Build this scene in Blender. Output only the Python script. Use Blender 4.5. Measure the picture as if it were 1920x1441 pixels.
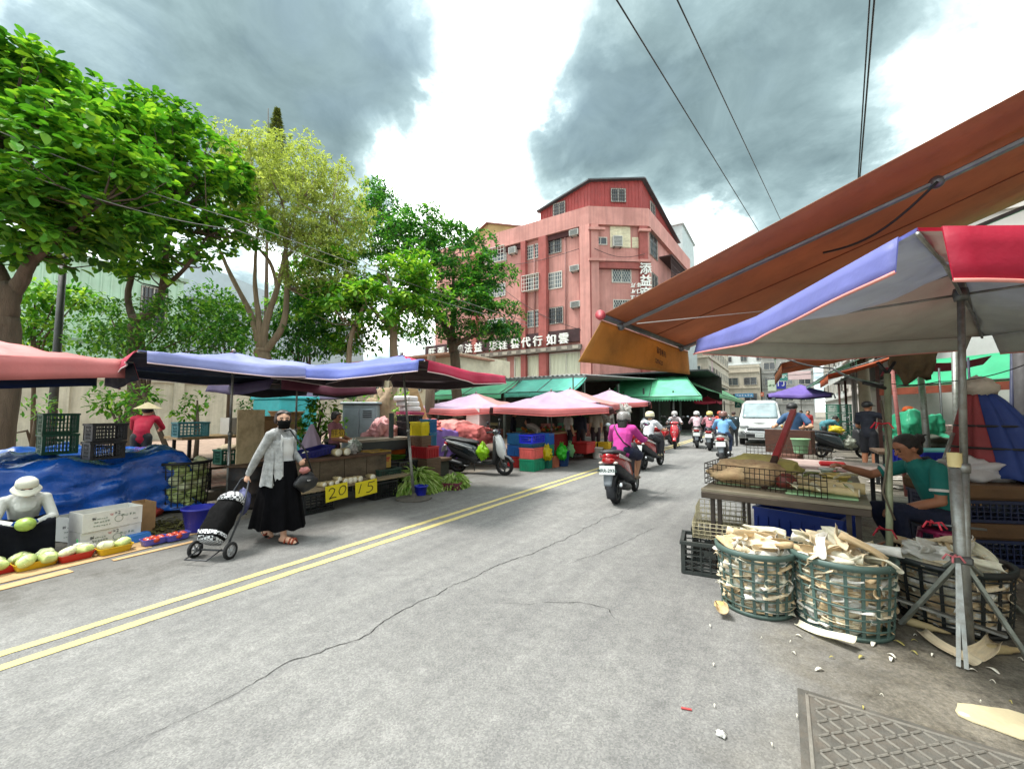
import bpy, bmesh, math, random
import numpy as np
from mathutils import Vector as V, Matrix as MX, noise as NZ
for o in list(bpy.data.objects): bpy.data.objects.remove(o)
RAD=math.radians; PI=math.pi; TAU=2*PI
C=bpy.context.scene.collection
SC=bpy.context.scene
# ---------------------------------------------------------------- camera (road runs along +Y, camera 1.52 m above it)
FPX=770.; CAMH=1.52; HZ=770.; YAW=RAD(33.4); PITCH=math.atan((HZ-720.5)/FPX)
cam=bpy.data.cameras.new('camera'); camo=bpy.data.objects.new('camera',cam); C.objects.link(camo)
cam.sensor_fit='HORIZONTAL'; cam.sensor_width=36; cam.lens=36*FPX/1920; cam.clip_start=.05; cam.clip_end=2000
camo.location=(0,0,CAMH); camo.rotation_euler=(PI/2+PITCH,0,YAW); SC.camera=camo
# ---------------------------------------------------------------- sky, sun, exposure
SUN_EL=RAD(64); SUN_AZ=RAD(-118)          # azimuth from +Y towards +X
SC.view_settings.view_transform='Standard'; SC.view_settings.look='None'; SC.view_settings.gamma=1
SC.view_settings.exposure=1.88; SC.view_settings.use_curve_mapping=False
W=bpy.data.worlds.new('World'); SC.world=W; W.use_nodes=True
nt=W.node_tree; nt.nodes.clear(); N=nt.nodes.new; LK=nt.links.new
def mth(t,op,a,b=None,c=None,cl=False):
    n=t.nodes.new('ShaderNodeMath'); n.operation=op; n.use_clamp=cl
    for i,x in enumerate((a,b,c)):
        if x is None: continue
        if isinstance(x,(int,float)): n.inputs[i].default_value=x
        else: t.links.new(x,n.inputs[i])
    return n.outputs[0]
def ramp(t,f,stops,interp='LINEAR'):
    n=t.nodes.new('ShaderNodeValToRGB'); n.color_ramp.interpolation=interp; e=n.color_ramp.elements
    while len(e)<len(stops): e.new(.5)
    for i,(p,c) in enumerate(stops): e[i].position=p; e[i].color=(*c,1) if len(c)==3 else c
    t.links.new(f,n.inputs[0]); return n.outputs[0]
def mixc(t,f,a,b,mode='MIX'):
    n=t.nodes.new('ShaderNodeMix'); n.data_type='RGBA'; n.blend_type=mode
    for i,x in ((0,f),(6,a),(7,b)):
        if isinstance(x,(int,float)): n.inputs[i].default_value=x
        elif isinstance(x,tuple): n.inputs[i].default_value=(*x,1)[:4]
        else: t.links.new(x,n.inputs[i])
    return n.outputs[2]
sky=N('ShaderNodeTexSky'); sky.sky_type='NISHITA'; sky.sun_disc=False; sky.sun_elevation=SUN_EL; sky.sun_rotation=SUN_AZ
tc=N('ShaderNodeTexCoord'); nrm=N('ShaderNodeVectorMath'); nrm.operation='NORMALIZE'; LK(tc.outputs['Generated'],nrm.inputs[0])
sep=N('ShaderNodeSeparateXYZ'); LK(nrm.outputs[0],sep.inputs[0])
zz=mth(nt,'ADD',mth(nt,'MAXIMUM',sep.outputs[2],0.0),.32)
cmb=N('ShaderNodeCombineXYZ'); LK(mth(nt,'DIVIDE',sep.outputs[0],zz),cmb.inputs[0]); LK(mth(nt,'DIVIDE',sep.outputs[1],zz),cmb.inputs[1])
def wn(scale,det,off,dist=.0,rough=.55):
    n=N('ShaderNodeTexNoise'); n.inputs['Scale'].default_value=scale; n.inputs['Detail'].default_value=det
    n.inputs['Roughness'].default_value=rough; n.inputs['Distortion'].default_value=dist
    a=N('ShaderNodeVectorMath'); a.operation='ADD'; a.inputs[1].default_value=off; LK(cmb.outputs[0],a.inputs[0]); LK(a.outputs[0],n.inputs['Vector']); return n.outputs[0]
def skydir(px,py):
    x=(px-960)/FPX; y=-(py-720.5)/FPX; f=math.cos(PITCH)-y*math.sin(PITCH); u=math.sin(PITCH)+y*math.cos(PITCH)
    return V((-math.sin(YAW)*f+math.cos(YAW)*x, math.cos(YAW)*f+math.sin(YAW)*x, u)).normalized()
base=mth(nt,'ADD',mth(nt,'MULTIPLY',wn(.75,3,(4.1,2.3,0.)),.16),mth(nt,'MULTIPLY',wn(2.9,12,(1.7,8.2,.5),.35,.62),.95))
# the cloud banks seen over the street: grey masses (+) and the bright gap between them (-)
wob=mth(nt,'MULTIPLY',mth(nt,'SUBTRACT',wn(3.4,9,(6.6,1.1,0.),.3),.5),.42)
for px,py,rad,amp in ((560,60,24,.20),(330,150,18,.16),(720,230,14,.20),(1090,230,10,.28),(1330,90,17,.22),(1000,300,6,.16),(1240,300,9,.20),
                      (1560,210,13,.16),(1800,150,18,.14),(1420,310,8,.10),(930,110,9,-.40),(880,330,11,-.34),(1000,30,8,-.22),(840,430,11,-.22),(150,60,14,.05),(1480,400,9,.16),(1620,290,10,-.30),(1360,400,7,-.16),(1880,60,10,-.14),(700,330,6,-.1),(1180,380,6,-.25),(60,20,12,-.12),(300,20,9,-.08)):
    d=N('ShaderNodeVectorMath'); d.operation='DOT_PRODUCT'; LK(nrm.outputs[0],d.inputs[0]); d.inputs[1].default_value=skydir(px,py)
    ang=mth(nt,'ADD',mth(nt,'ARCCOSINE',mth(nt,'MINIMUM',d.outputs['Value'],1.0)),wob)
    k=N('ShaderNodeMapRange'); k.interpolation_type='SMOOTHERSTEP'; LK(ang,k.inputs[0]); k.inputs[1].default_value=RAD(rad*1.25); k.inputs[2].default_value=RAD(rad*.25); k.inputs[3].default_value=0; k.inputs[4].default_value=amp
    base=mth(nt,'ADD',base,k.outputs[0])
cl=ramp(nt,base,[(.46,(13.,13.3,12.9)),(.545,(7.6,8.2,8.2)),(.61,(3.6,4.4,4.5)),(.69,(2.05,2.7,2.8)),(.81,(1.36,1.88,1.98)),(.98,(1.02,1.44,1.54))])
cl=mixc(nt,1.,cl,ramp(nt,wn(6.5,9,(2.2,5.1,1.),.5,.62),[(.32,(.80,.82,.83)),(.68,(1.22,1.20,1.19))]),'MULTIPLY')
blue=ramp(nt,wn(1.6,6,(9.,3.,2.),.4),[(.50,(0,0,0)),(.66,(1,1,1))])
mx=mixc(nt,mth(nt,'MULTIPLY',blue,.10),cl,sky.outputs[0])
bg=N('ShaderNodeBackground'); bg.inputs[1].default_value=.08; LK(mx,bg.inputs[0])
wo=N('ShaderNodeOutputWorld'); LK(bg.outputs[0],wo.inputs[0])
sl=bpy.data.lights.new('sun','SUN'); sl.energy=1.5; sl.angle=RAD(14); sl.color=(1,.96,.9)
so=bpy.data.objects.new('sun',sl); C.objects.link(so)
sd=V((math.sin(SUN_AZ)*math.cos(SUN_EL),math.cos(SUN_AZ)*math.cos(SUN_EL),math.sin(SUN_EL)))
so.rotation_euler=sd.to_track_quat('Z','Y').to_euler()
# ---------------------------------------------------------------- photograph pixel -> place
def ray(px,py):
    x=(px-960)/FPX; y=-(py-720.5)/FPX; f=math.cos(PITCH)-y*math.sin(PITCH); u=math.sin(PITCH)+y*math.cos(PITCH)
    return (-math.sin(YAW)*f+math.cos(YAW)*x, math.cos(YAW)*f+math.sin(YAW)*x, u)
def G(px,py,z=0):
    a,b,u=ray(px,py); t=(z-CAMH)/u; return (a*t,b*t,z)
def PT(px,py,d):
    a,b,u=ray(px,py); t=d/(-math.sin(YAW)*a+math.cos(YAW)*b); return V((a*t,b*t,CAMH+u*t))
def ATY(px,py,Y):
    a,b,u=ray(px,py); t=Y/b; return V((a*t,b*t,CAMH+u*t))
def ATX(px,py,X):
    a,b,u=ray(px,py); t=X/a; return V((a*t,b*t,CAMH+u*t))
# ---------------------------------------------------------------- mesh helpers
def rotz(a): return MX.Rotation(a,4,'Z')
def T(x,y,z): return MX.Translation((x,y,z))
def frame(p,q,up=(0,0,1)):
    p=V(p);q=V(q);z=(q-p).normalized();u=V(up)
    if abs(z.dot(u))>.98:u=V((1,0,0))
    x=u.cross(z).normalized();y=z.cross(x);m=MX((x,y,z)).transposed().to_4x4();m.translation=p;return m
class MB:
    def __init__(s): s.v=[];s.f=[];s.m=[];s.s=[]
    def add(s,vs,fs,mi=0,sm=False,M=None):
        o=len(s.v); s.v+=[tuple(M@V(p)) for p in vs] if M is not None else [tuple(p) for p in vs]
        for f in fs: s.f.append(tuple(i+o for i in f)); s.m.append(mi); s.s.append(sm)
        return s
    def box(s,c,d,M=None,mi=0,b=0):
        h=V(d)/2; c=V(c)
        if not b:
            vs=[c+V((x*h.x,y*h.y,z*h.z)) for z in(-1,1) for y in(-1,1) for x in(-1,1)]
            return s.add(vs,[(0,2,3,1),(4,5,7,6),(0,1,5,4),(2,6,7,3),(0,4,6,2),(1,3,7,5)],mi,False,M)
        b=min(b,min(h)*.9); vs=[];ix={}
        for x in(-1,1):
            for y in(-1,1):
                for z in(-1,1):
                    for a in range(3):
                        e=[h[i]-(0 if i==a else b) for i in range(3)]
                        ix[x,y,z,a]=len(vs); vs.append(c+V((x*e[0],y*e[1],z*e[2])))
        fs=[];S=(-1,1)
        for k in S:
            fs.append([ix[k,y,z,0] for y,z in((-1,-1),(1,-1),(1,1),(-1,1))]); fs.append([ix[x,k,z,1] for x,z in((-1,-1),(1,-1),(1,1),(-1,1))]); fs.append([ix[x,y,k,2] for x,y in((-1,-1),(1,-1),(1,1),(-1,1))])
            for l in S:
                fs.append([ix[k,l,-1,0],ix[k,l,1,0],ix[k,l,1,1],ix[k,l,-1,1]]); fs.append([ix[k,-1,l,0],ix[k,1,l,0],ix[k,1,l,2],ix[k,-1,l,2]]); fs.append([ix[-1,k,l,1],ix[1,k,l,1],ix[1,k,l,2],ix[-1,k,l,2]])
                for n in S: fs.append([ix[k,l,n,a] for a in range(3)])
        return s.add(vs,fs,mi,False,M)
    def bar(s,p,q,w,h,mi=0,up=(0,0,1),b=0):
        L=(V(q)-V(p)).length; return s.box((0,0,L/2),(w,h,L),frame(p,q,up),mi,b)
    def loft(s,rings,mi=0,sm=True,cap=True,close=True,M=None):
        n=len(rings[0]);vs=[p for r in rings for p in r];fs=[];e=n if close else n-1
        for i in range(len(rings)-1):
            for j in range(e):
                k=(j+1)%n; fs.append((i*n+j,i*n+k,(i+1)*n+k,(i+1)*n+j))
        if cap and close: fs.append(tuple(range(n))[::-1]); fs.append(tuple((len(rings)-1)*n+j for j in range(n)))
        return s.add(vs,fs,mi,sm,M)
    def tube(s,pts,r,n=8,mi=0,cap=True,M=None,sm=True):
        pts=[V(p) for p in pts];rs=r if isinstance(r,(list,tuple)) else [r]*len(pts);rings=[];x=None
        for i,p in enumerate(pts):
            t=(pts[min(i+1,len(pts)-1)]-pts[max(i-1,0)]).normalized()
            if x is None: x=(V((0,0,1)) if abs(t.z)<.9 else V((1,0,0))).cross(t).normalized()
            else: x=(x-t*x.dot(t)).normalized()
            y=t.cross(x); rings.append([p+(x*math.cos(TAU*j/n)+y*math.sin(TAU*j/n))*rs[i] for j in range(n)])
        return s.loft(rings,mi,sm,cap,True,M)
    def lathe(s,prof,n=16,M=None,mi=0,sm=True,cap=True,sx=1,sy=1):
        return s.loft([[(r*sx*math.cos(TAU*j/n),r*sy*math.sin(TAU*j/n),z) for j in range(n)] for r,z in prof],mi,sm,cap,True,M)
    def ell(s,c,r,M=None,mi=0,nu=12,nv=7):
        c=V(c);r=V(r) if not isinstance(r,(int,float)) else V((r,r,r)); rings=[[(c.x+r.x*math.sin(PI*i/nv)*math.cos(TAU*j/nu),c.y+r.y*math.sin(PI*i/nv)*math.sin(TAU*j/nu),c.z-r.z*math.cos(PI*i/nv)) for j in range(nu)] for i in range(1,nv)]
        o=[(c.x,c.y,c.z-r.z),(c.x,c.y,c.z+r.z)]; vs=[p for q in rings for p in q]+o; n=nu; fs=[]
        for i in range(nv-2):
            for j in range(n): fs.append((i*n+j,i*n+(j+1)%n,(i+1)*n+(j+1)%n,(i+1)*n+j))
        a=len(vs)-2;b=a+1;t=(nv-2)*n
        for j in range(n): fs.append((a,(j+1)%n,j)); fs.append((b,t+j,t+(j+1)%n))
        return s.add(vs,fs,mi,True,M)
    def prism(s,poly,z0,z1,M=None,mi=0,sm=False):
        n=len(poly);vs=[(x,y,z0) for x,y in poly]+[(x,y,z1) for x,y in poly]
        return s.add(vs,[tuple(range(n))[::-1],tuple(range(n,2*n))]+[(j,(j+1)%n,n+(j+1)%n,n+j) for j in range(n)],mi,sm,M)
    def grid(s,fn,nu,nv,mi=0,sm=True,M=None):
        vs=[fn(i/nu,j/nv) for i in range(nu+1) for j in range(nv+1)];w=nv+1
        return s.add(vs,[(i*w+j,(i+1)*w+j,(i+1)*w+j+1,i*w+j+1) for i in range(nu) for j in range(nv)],mi,sm,M)
    def sheet(s,fn,nu,nv,th,mi=0,mi2=None,M=None):
        o0=len(s.v); s.grid(fn,nu,nv,mi,True,M); w=nv+1; nvt=(nu+1)*w
        P=[V(p) for p in s.v[o0:]]
        nn=[]
        for i in range(nu+1):
            for j in range(w):
                a=P[min(i+1,nu)*w+j]-P[max(i-1,0)*w+j]; b=P[i*w+min(j+1,nv)]-P[i*w+max(j-1,0)]; k=a.cross(b); nn.append(k.normalized() if k.length>1e-9 else V((0,0,1)))
        q=[P[i]+nn[i]*th for i in range(nvt)]; fs=[(i*w+j+1,(i+1)*w+j+1,(i+1)*w+j,i*w+j) for i in range(nu) for j in range(nv)]
        s.add(q,fs,mi if mi2 is None else mi2,True)
        ed=[(i*w,(i+1)*w) for i in range(nu)]+[((i+1)*w+nv,i*w+nv) for i in range(nu)]+[(j+1,j) for j in range(nv)]+[(nu*w+j,nu*w+j+1) for j in range(nv)]
        for a,b in ed: s.f.append((o0+a,o0+b,o0+nvt+b,o0+nvt+a)); s.m.append(mi); s.s.append(False)
        return s
    def mesh(s,name,mats,recalc=True):
        me=bpy.data.meshes.new(name); me.from_pydata(s.v,[],s.f)
        for m in mats: me.materials.append(m)
        me.polygons.foreach_set('material_index',s.m); me.polygons.foreach_set('use_smooth',s.s)
        if recalc:
            b=bmesh.new(); b.from_mesh(me); bmesh.ops.recalc_face_normals(b,faces=b.faces); b.to_mesh(me); b.free()
        me.update(); return me
    def build(s,name,mats,parent=None,loc=None,rz=0,recalc=True,bev=0,rot=None):
        if not isinstance(mats,(list,tuple)): mats=[mats]
        return obj(name,s.mesh(name,mats,recalc),parent,loc,rz,bev,rot)
def obj(name,me,parent=None,loc=None,rz=0,bev=0,rot=None):
    o=bpy.data.objects.new(name,me); C.objects.link(o); o.parent=parent
    if loc is not None: o.location=loc
    if rz: o.rotation_euler=(0,0,rz)
    if rot is not None: o.rotation_euler=rot
    if bev:
        m=o.modifiers.new('bevel','BEVEL'); m.width=bev; m.segments=2; m.limit_method='ANGLE'
    return o
def tag(o,label=None,cat=None,group=None,kind=None):
    if label: o['label']=label
    if cat: o['category']=cat
    if group: o['group']=group
    if kind: o['kind']=kind
    return o
def thing(name,label,cat,loc=(0,0,0),rz=0,group=None):
    o=bpy.data.objects.new(name,None); o.empty_display_size=.1; C.objects.link(o); o.location=loc; o.rotation_euler=(0,0,rz); return tag(o,label,cat,group)
def copy_tree(o,parent=None):
    c=o.copy(); C.objects.link(c); c.parent=parent
    for ch in list(o.children): copy_tree(ch,c)
    return c
def text_mesh(s,size,mat,depth=.004,bold=0.0,align='CENTER'):
    cu=bpy.data.curves.new('t','FONT'); cu.body=s; cu.size=size; cu.extrude=depth; cu.align_x=align; cu.align_y='CENTER'; cu.offset=bold; cu.resolution_u=3
    o=bpy.data.objects.new('t',cu); C.objects.link(o); dg=bpy.context.evaluated_depsgraph_get(); me=bpy.data.meshes.new_from_object(o.evaluated_get(dg)); bpy.data.objects.remove(o)
    me.materials.clear(); me.materials.append(mat); return me
def scribble(n,size,mat,seed=0,vertical=False,depth=.002):
    # illegible small print: clusters of strokes that stand for characters too small to read
    r=random.Random(seed); mb=MB()
    for i in range(n):
        ox,oy=((0,-(i-(n-1)/2)*size*1.08) if vertical else ((i-(n-1)/2)*size*1.05,0))
        for k in range(r.randint(5,8)):
            hz=r.random()<.55; w=size*r.uniform(.35,.85); t=size*.085; x=ox+r.uniform(-.12,.12)*size if hz else ox+r.uniform(-.38,.38)*size; y=oy+(r.uniform(-.4,.4)*size if hz else r.uniform(-.1,.1)*size); rz=r.choice((0,0,0,.6,-.6)) if not hz else 0
            mb.box((0,0,k*depth*.05),(w if hz else t,t if hz else w,depth),T(x,y,0)@MX.Rotation(rz,4,'Z'))
    return mb.mesh('print',[mat])
def lerp(a,b,t): return a+(b-a)*t
def fbm(x,y,z=0,o=3): return NZ.fractal((x,y,z),1.,2.,o)
rnd=random.Random(11)
# ---------------------------------------------------------------- materials
def lin(c):
    return tuple((x/255/12.92 if x<=10 else ((x/255+.055)/1.055)**2.4) for x in c)
MC={}
def mat(rgb,rough=.6,var=.14,sc=5,bump=.0,bs=60,metal=0,dirt=0,dcol=(60,52,44),tl=0,spec=.5,grain=0,stretch=None,coat=0,streak=0):
    key=(rgb,rough,var,sc,bump,bs,metal,dirt,dcol,tl,spec,grain,stretch,coat,streak)
    if key in MC: return MC[key]
    m=bpy.data.materials.new('m_%d_%d_%d'%rgb); m.use_nodes=True; t=m.node_tree; b=t.nodes['Principled BSDF']; c=lin(rgb); MC[key]=m
    tcn=t.nodes.new('ShaderNodeTexCoord'); vec=tcn.outputs['Object']
    if stretch:
        mp=t.nodes.new('ShaderNodeMapping'); mp.inputs['Scale'].default_value=stretch; t.links.new(vec,mp.inputs[0]); vec=mp.outputs[0]
    def nz(scale,det=5,rg=.6):
        n=t.nodes.new('ShaderNodeTexNoise'); n.inputs['Scale'].default_value=scale; n.inputs['Detail'].default_value=det; n.inputs['Roughness'].default_value=rg; t.links.new(vec,n.inputs['Vector']); return n.outputs[0]
    n1=nz(sc)
    col=ramp(t,n1,[(.28,tuple(x*(1-var*1.5) for x in c)),(.72,tuple(min(1,x*(1+var)) for x in c))])
    if grain: col=mixc(t,1.0,col,ramp(t,nz(bs,3),[(.3,(1-grain,)*3),(.7,(1+grain,)*3)]),'MULTIPLY')
    oi=t.nodes.new('ShaderNodeObjectInfo'); k=mth(t,'MULTIPLY_ADD',oi.outputs['Random'],.16,.92)
    cb=t.nodes.new('ShaderNodeCombineXYZ'); [t.links.new(k,cb.inputs[i]) for i in range(3)]
    col=mixc(t,1.0,col,cb.outputs[0],'MULTIPLY')
    if dirt:
        f=ramp(t,nz(sc*1.7,8,.7),[(.45,(0,0,0)),(.75,(dirt,)*3)]); col=mixc(t,f,col,lin(dcol))
    if streak:   # rain streaks and soot running down the wall
        mp=t.nodes.new('ShaderNodeMapping'); mp.inputs['Scale'].default_value=(2.6,2.6,.14); t.links.new(tcn.outputs['Object'],mp.inputs[0]); n=t.nodes.new('ShaderNodeTexNoise'); n.inputs['Scale'].default_value=1.6; n.inputs['Detail'].default_value=9; n.inputs['Roughness'].default_value=.7; t.links.new(mp.outputs[0],n.inputs['Vector'])
        col=mixc(t,ramp(t,n.outputs[0],[(.46,(0,)*3),(.72,(streak,)*3)]),col,tuple(x*.42 for x in c)); col=mixc(t,ramp(t,n.outputs[0],[(.25,(streak*.5,)*3),(.42,(0,)*3)]),col,tuple(min(1,x*1.35+.03) for x in c))
    t.links.new(col,b.inputs['Base Color']); b.inputs['Metallic'].default_value=metal; b.inputs['Specular IOR Level'].default_value=spec; b.inputs['Coat Weight'].default_value=coat
    r2=ramp(t,nz(sc*2.3),[(.3,(max(.02,rough-.1),)*3),(.7,(min(1,rough+.1),)*3)]); t.links.new(r2,b.inputs['Roughness'])
    if bump:
        bp=t.nodes.new('ShaderNodeBump'); bp.inputs['Strength'].default_value=bump; bp.inputs['Distance'].default_value=.02; t.links.new(nz(bs,4),bp.inputs['Height']); t.links.new(bp.outputs[0],b.inputs['Normal'])
    if tl:
        tr=t.nodes.new('ShaderNodeBsdfTranslucent'); t.links.new(col,tr.inputs[0]); mxs=t.nodes.new('ShaderNodeMixShader'); mxs.inputs[0].default_value=tl
        t.links.new(b.outputs[0],mxs.inputs[1]); t.links.new(tr.outputs[0],mxs.inputs[2]); t.links.new(mxs.outputs[0],t.nodes['Material Output'].inputs[0])
    return m
def glassmat(rgb=(40,50,55),rough=.08):
    return mat(rgb,rough,.2,2,spec=.8)
GALV=mat((150,152,148),.45,.18,12,metal=.7,dirt=.5,dcol=(92,70,50))
STEEL=mat((105,108,108),.4,.15,9,metal=.8,dirt=.3)
BLACK=mat((22,23,25),.5,.2,8); DARK=mat((40,42,44),.6,.2,8); RUBBER=mat((24,24,25),.85,.2,20,bump=.2)
CARD=mat((168,132,92),.85,.12,6,bump=.1,bs=20,dirt=.25); WHITE=mat((212,212,206),.6,.06,6,dirt=.15)
WOODD=mat((88,66,46),.8,.3,3,bump=.4,bs=30,stretch=(1,12,12),dirt=.3); WOODL=mat((176,146,104),.75,.2,3,bump=.3,bs=30,stretch=(1,10,10),dirt=.25)
# ================================================================ THE SETTING
def groundmat(c1,c2,kind):
    m=bpy.data.materials.new('m_'+kind); m.use_nodes=True; t=m.node_tree; b=t.nodes['Principled BSDF']
    g=t.nodes.new('ShaderNodeNewGeometry'); pos=g.outputs['Position']
    def nz(s,d=6,r=.6,off=0,st=None):
        n=t.nodes.new('ShaderNodeTexNoise'); n.inputs['Scale'].default_value=s; n.inputs['Detail'].default_value=d; n.inputs['Roughness'].default_value=r
        mp=t.nodes.new('ShaderNodeMapping'); mp.inputs['Location'].default_value=(off,off*.7,0)
        if st: mp.inputs['Scale'].default_value=st
        t.links.new(pos,mp.inputs[0]); t.links.new(mp.outputs[0],n.inputs['Vector']); return n.outputs[0]
    col=ramp(t,nz(.55,7,.62),[(.3,lin(c1)),(.72,lin(c2))])
    vo=t.nodes.new('ShaderNodeTexVoronoi'); vo.inputs['Scale'].default_value=130 if kind=='asphalt' else 60; t.links.new(pos,vo.inputs['Vector'])
    bw=t.nodes.new('ShaderNodeRGBToBW'); t.links.new(vo.outputs['Color'],bw.inputs[0])
    sp=ramp(t,bw.outputs[0],[(.2,(.78,.78,.78)),(.55,(.99,.99,.99)),(.85,(1.22,1.21,1.19))]); col=mixc(t,1.,col,sp,'MULTIPLY')
    col=mixc(t,1.,col,ramp(t,nz(9,6,.7,3),[(.3,(.80,.80,.80)),(.7,(1.14,1.14,1.13))]),'MULTIPLY')
    col=mixc(t,1.,col,ramp(t,nz(1.1,5,.6,7,(5,.35,1)),[(.3,(.86,.86,.87)),(.7,(1.1,1.1,1.09))]),'MULTIPLY')
    sx=t.nodes.new('ShaderNodeSeparateXYZ'); t.links.new(pos,sx.inputs[0])
    if kind=='asphalt':   # drips and trodden-in market dirt in front of the stalls on both sides, smoother darker left lane
        def mr(v,a,bb):
            k=t.nodes.new('ShaderNodeMapRange'); t.links.new(v,k.inputs[0]); k.inputs[1].default_value=a; k.inputs[2].default_value=bb; k.interpolation_type='SMOOTHSTEP'; return k.outputs[0]
        wx=mth(t,'ADD',sx.outputs[0],mth(t,'MULTIPLY',mth(t,'SUBTRACT',nz(.9,5,.6,11),.5),1.6))
        rgt=mr(wx,-.35,.55); f=mth(t,'MULTIPLY',rgt,ramp(t,nz(3.6,11,.8,5),[(.42,(.0,)*3),(.62,(.85,)*3)]))
        col=mixc(t,mth(t,'MULTIPLY',rgt,.6),col,lin((122,114,97))); col=mixc(t,f,col,lin((64,60,51)))
        f2=mth(t,'MULTIPLY',rgt,ramp(t,nz(3.2,8,.7,17),[(.5,(0,)*3),(.72,(.4,)*3)])); col=mixc(t,f2,col,lin((156,147,126)))
        gr=ramp(t,nz(34,7,.82,9),[(.34,(.45,)*3),(.5,(1.,)*3),(.66,(1.5,1.47,1.4))]); col=mixc(t,mth(t,'MULTIPLY',rgt,.8),col,mixc(t,1.,col,gr,'MULTIPLY'))
        lft=mr(wx,-4.1,-5.6); col=mixc(t,mth(t,'MULTIPLY',lft,.42),col,lin((92,89,83)))
        f3=mth(t,'MULTIPLY',lft,ramp(t,nz(2.2,8,.7,23),[(.48,(0,)*3),(.7,(.7,)*3)])); col=mixc(t,f3,col,lin((58,54,47)))
        f4=ramp(t,nz(.5,4,.5,31,(2.2,.5,1)),[(.52,(0,)*3),(.70,(.42,)*3)]); col=mixc(t,f4,col,lin((92,91,89)))
    t.links.new(col,b.inputs['Base Color']); b.inputs['Roughness'].default_value=.88; b.inputs['Specular IOR Level'].default_value=.3
    bp=t.nodes.new('ShaderNodeBump'); bp.inputs['Strength'].default_value=.55; bp.inputs['Distance'].default_value=.008
    h=mth(t,'ADD',mth(t,'MULTIPLY',bw.outputs[0],.7),nz(45,4)); t.links.new(h,bp.inputs['Height']); t.links.new(bp.outputs[0],b.inputs['Normal']); return m
ASPH=groundmat((114,114,113),(136,136,134),'asphalt'); CONC=groundmat((112,106,96),(138,131,119),'concrete')
def flat(name,x0,x1,y0,y1,z,m,parent=None): return MB().add([(x0,y0,z),(x1,y0,z),(x1,y1,z),(x0,y1,z)],[(0,1,2,3)]).build(name,m,parent,recalc=False)
tag(flat('ground',-400,400,-60,700,-.012,CONC),kind='structure')
road=tag(flat('road',-6.4,3.4,-20,330,0,ASPH),kind='structure')
YEL=bpy.data.materials.new('m_yellow_paint'); YEL.use_nodes=True
def yel():
    t=YEL.node_tree; b=t.nodes['Principled BSDF']; g=t.nodes.new('ShaderNodeNewGeometry')
    n=t.nodes.new('ShaderNodeTexNoise'); n.inputs['Scale'].default_value=14; n.inputs['Detail'].default_value=9; n.inputs['Roughness'].default_value=.75; t.links.new(g.outputs['Position'],n.inputs['Vector'])
    n2=t.nodes.new('ShaderNodeTexNoise'); n2.inputs['Scale'].default_value=1.2; n2.inputs['Detail'].default_value=4; t.links.new(g.outputs['Position'],n2.inputs['Vector'])
    c=ramp(t,n2.outputs[0],[(.3,lin((186,170,104))),(.7,lin((200,186,126)))]); c=mixc(t,ramp(t,n.outputs[0],[(.52,(0,)*3),(.64,(.85,)*3)]),c,lin((126,123,114)))
    t.links.new(c,b.inputs['Base Color']); b.inputs['Roughness'].default_value=.8
yel()
def strip(name,x0,x1,y0,y1,z,m):
    r=random.Random(int(x0*100)); n=400; mb=MB(); vs=[];fs=[]
    for i in range(n+1):
        y=lerp(y0,y1,(i/n)**1.8); vs+=[(x0+r.uniform(-.006,.006),y,z),(x1+r.uniform(-.006,.006),y,z)]
        if i: fs.append((2*i-2,2*i-1,2*i+1,2*i))
    return mb.add(vs,fs).build(name,m,road,recalc=False)
for x0,x1 in ((-3.88,-3.97),(-4.10,-4.185)): strip('yellow_line',x1,x0,-12,120,.004,YEL)
# cracks
CRK=mat((42,41,40),.95,.2,10)
def crack(pts,w,seed):
    r=random.Random(seed); P=[V(G(*p)) for p in pts]; Q=[]
    for a,b in zip(P,P[1:]):
        k=max(2,int((b-a).length/.035))
        for i in range(k): Q.append(a.lerp(b,i/k))
    Q.append(P[-1]); vs=[];fs=[]
    for i,q in enumerate(Q):
        d=(Q[min(i+1,len(Q)-1)]-Q[max(i-1,0)]).normalized(); n=V((-d.y,d.x,0)); e=min(1,8*min(i,len(Q)-1-i)/len(Q)+.1)
        q=q+n*(fbm(q.x*2.2,q.y*2.2,seed,4)*.06+r.uniform(-.008,.008)); ww=w*e*r.uniform(.25,1)
        vs+=[(q+n*ww)[:2]+(.0035,),(q-n*ww)[:2]+(.0035,)]
        if i: fs.append((2*i-2,2*i-1,2*i+1,2*i))
    MB().add(vs,fs).build('crack',CRK,road,recalc=False)
crack([(140,1441),(330,1365),(480,1285),(540,1240),(600,1222),(680,1190),(740,1150),(800,1122),(900,1075),(1000,1035),(1060,1010),(1130,975),(1200,945),(1280,905)],.0048,1)
crack([(1010,1130),(1090,1128),(1140,1142),(1150,1160)],.004,2); crack([(1060,1060),(1150,1025),(1240,985)],.003,3); crack([(930,1132),(1010,1130)],.002,4)
crack([(700,1020),(760,985),(850,965)],.003,5)
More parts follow.
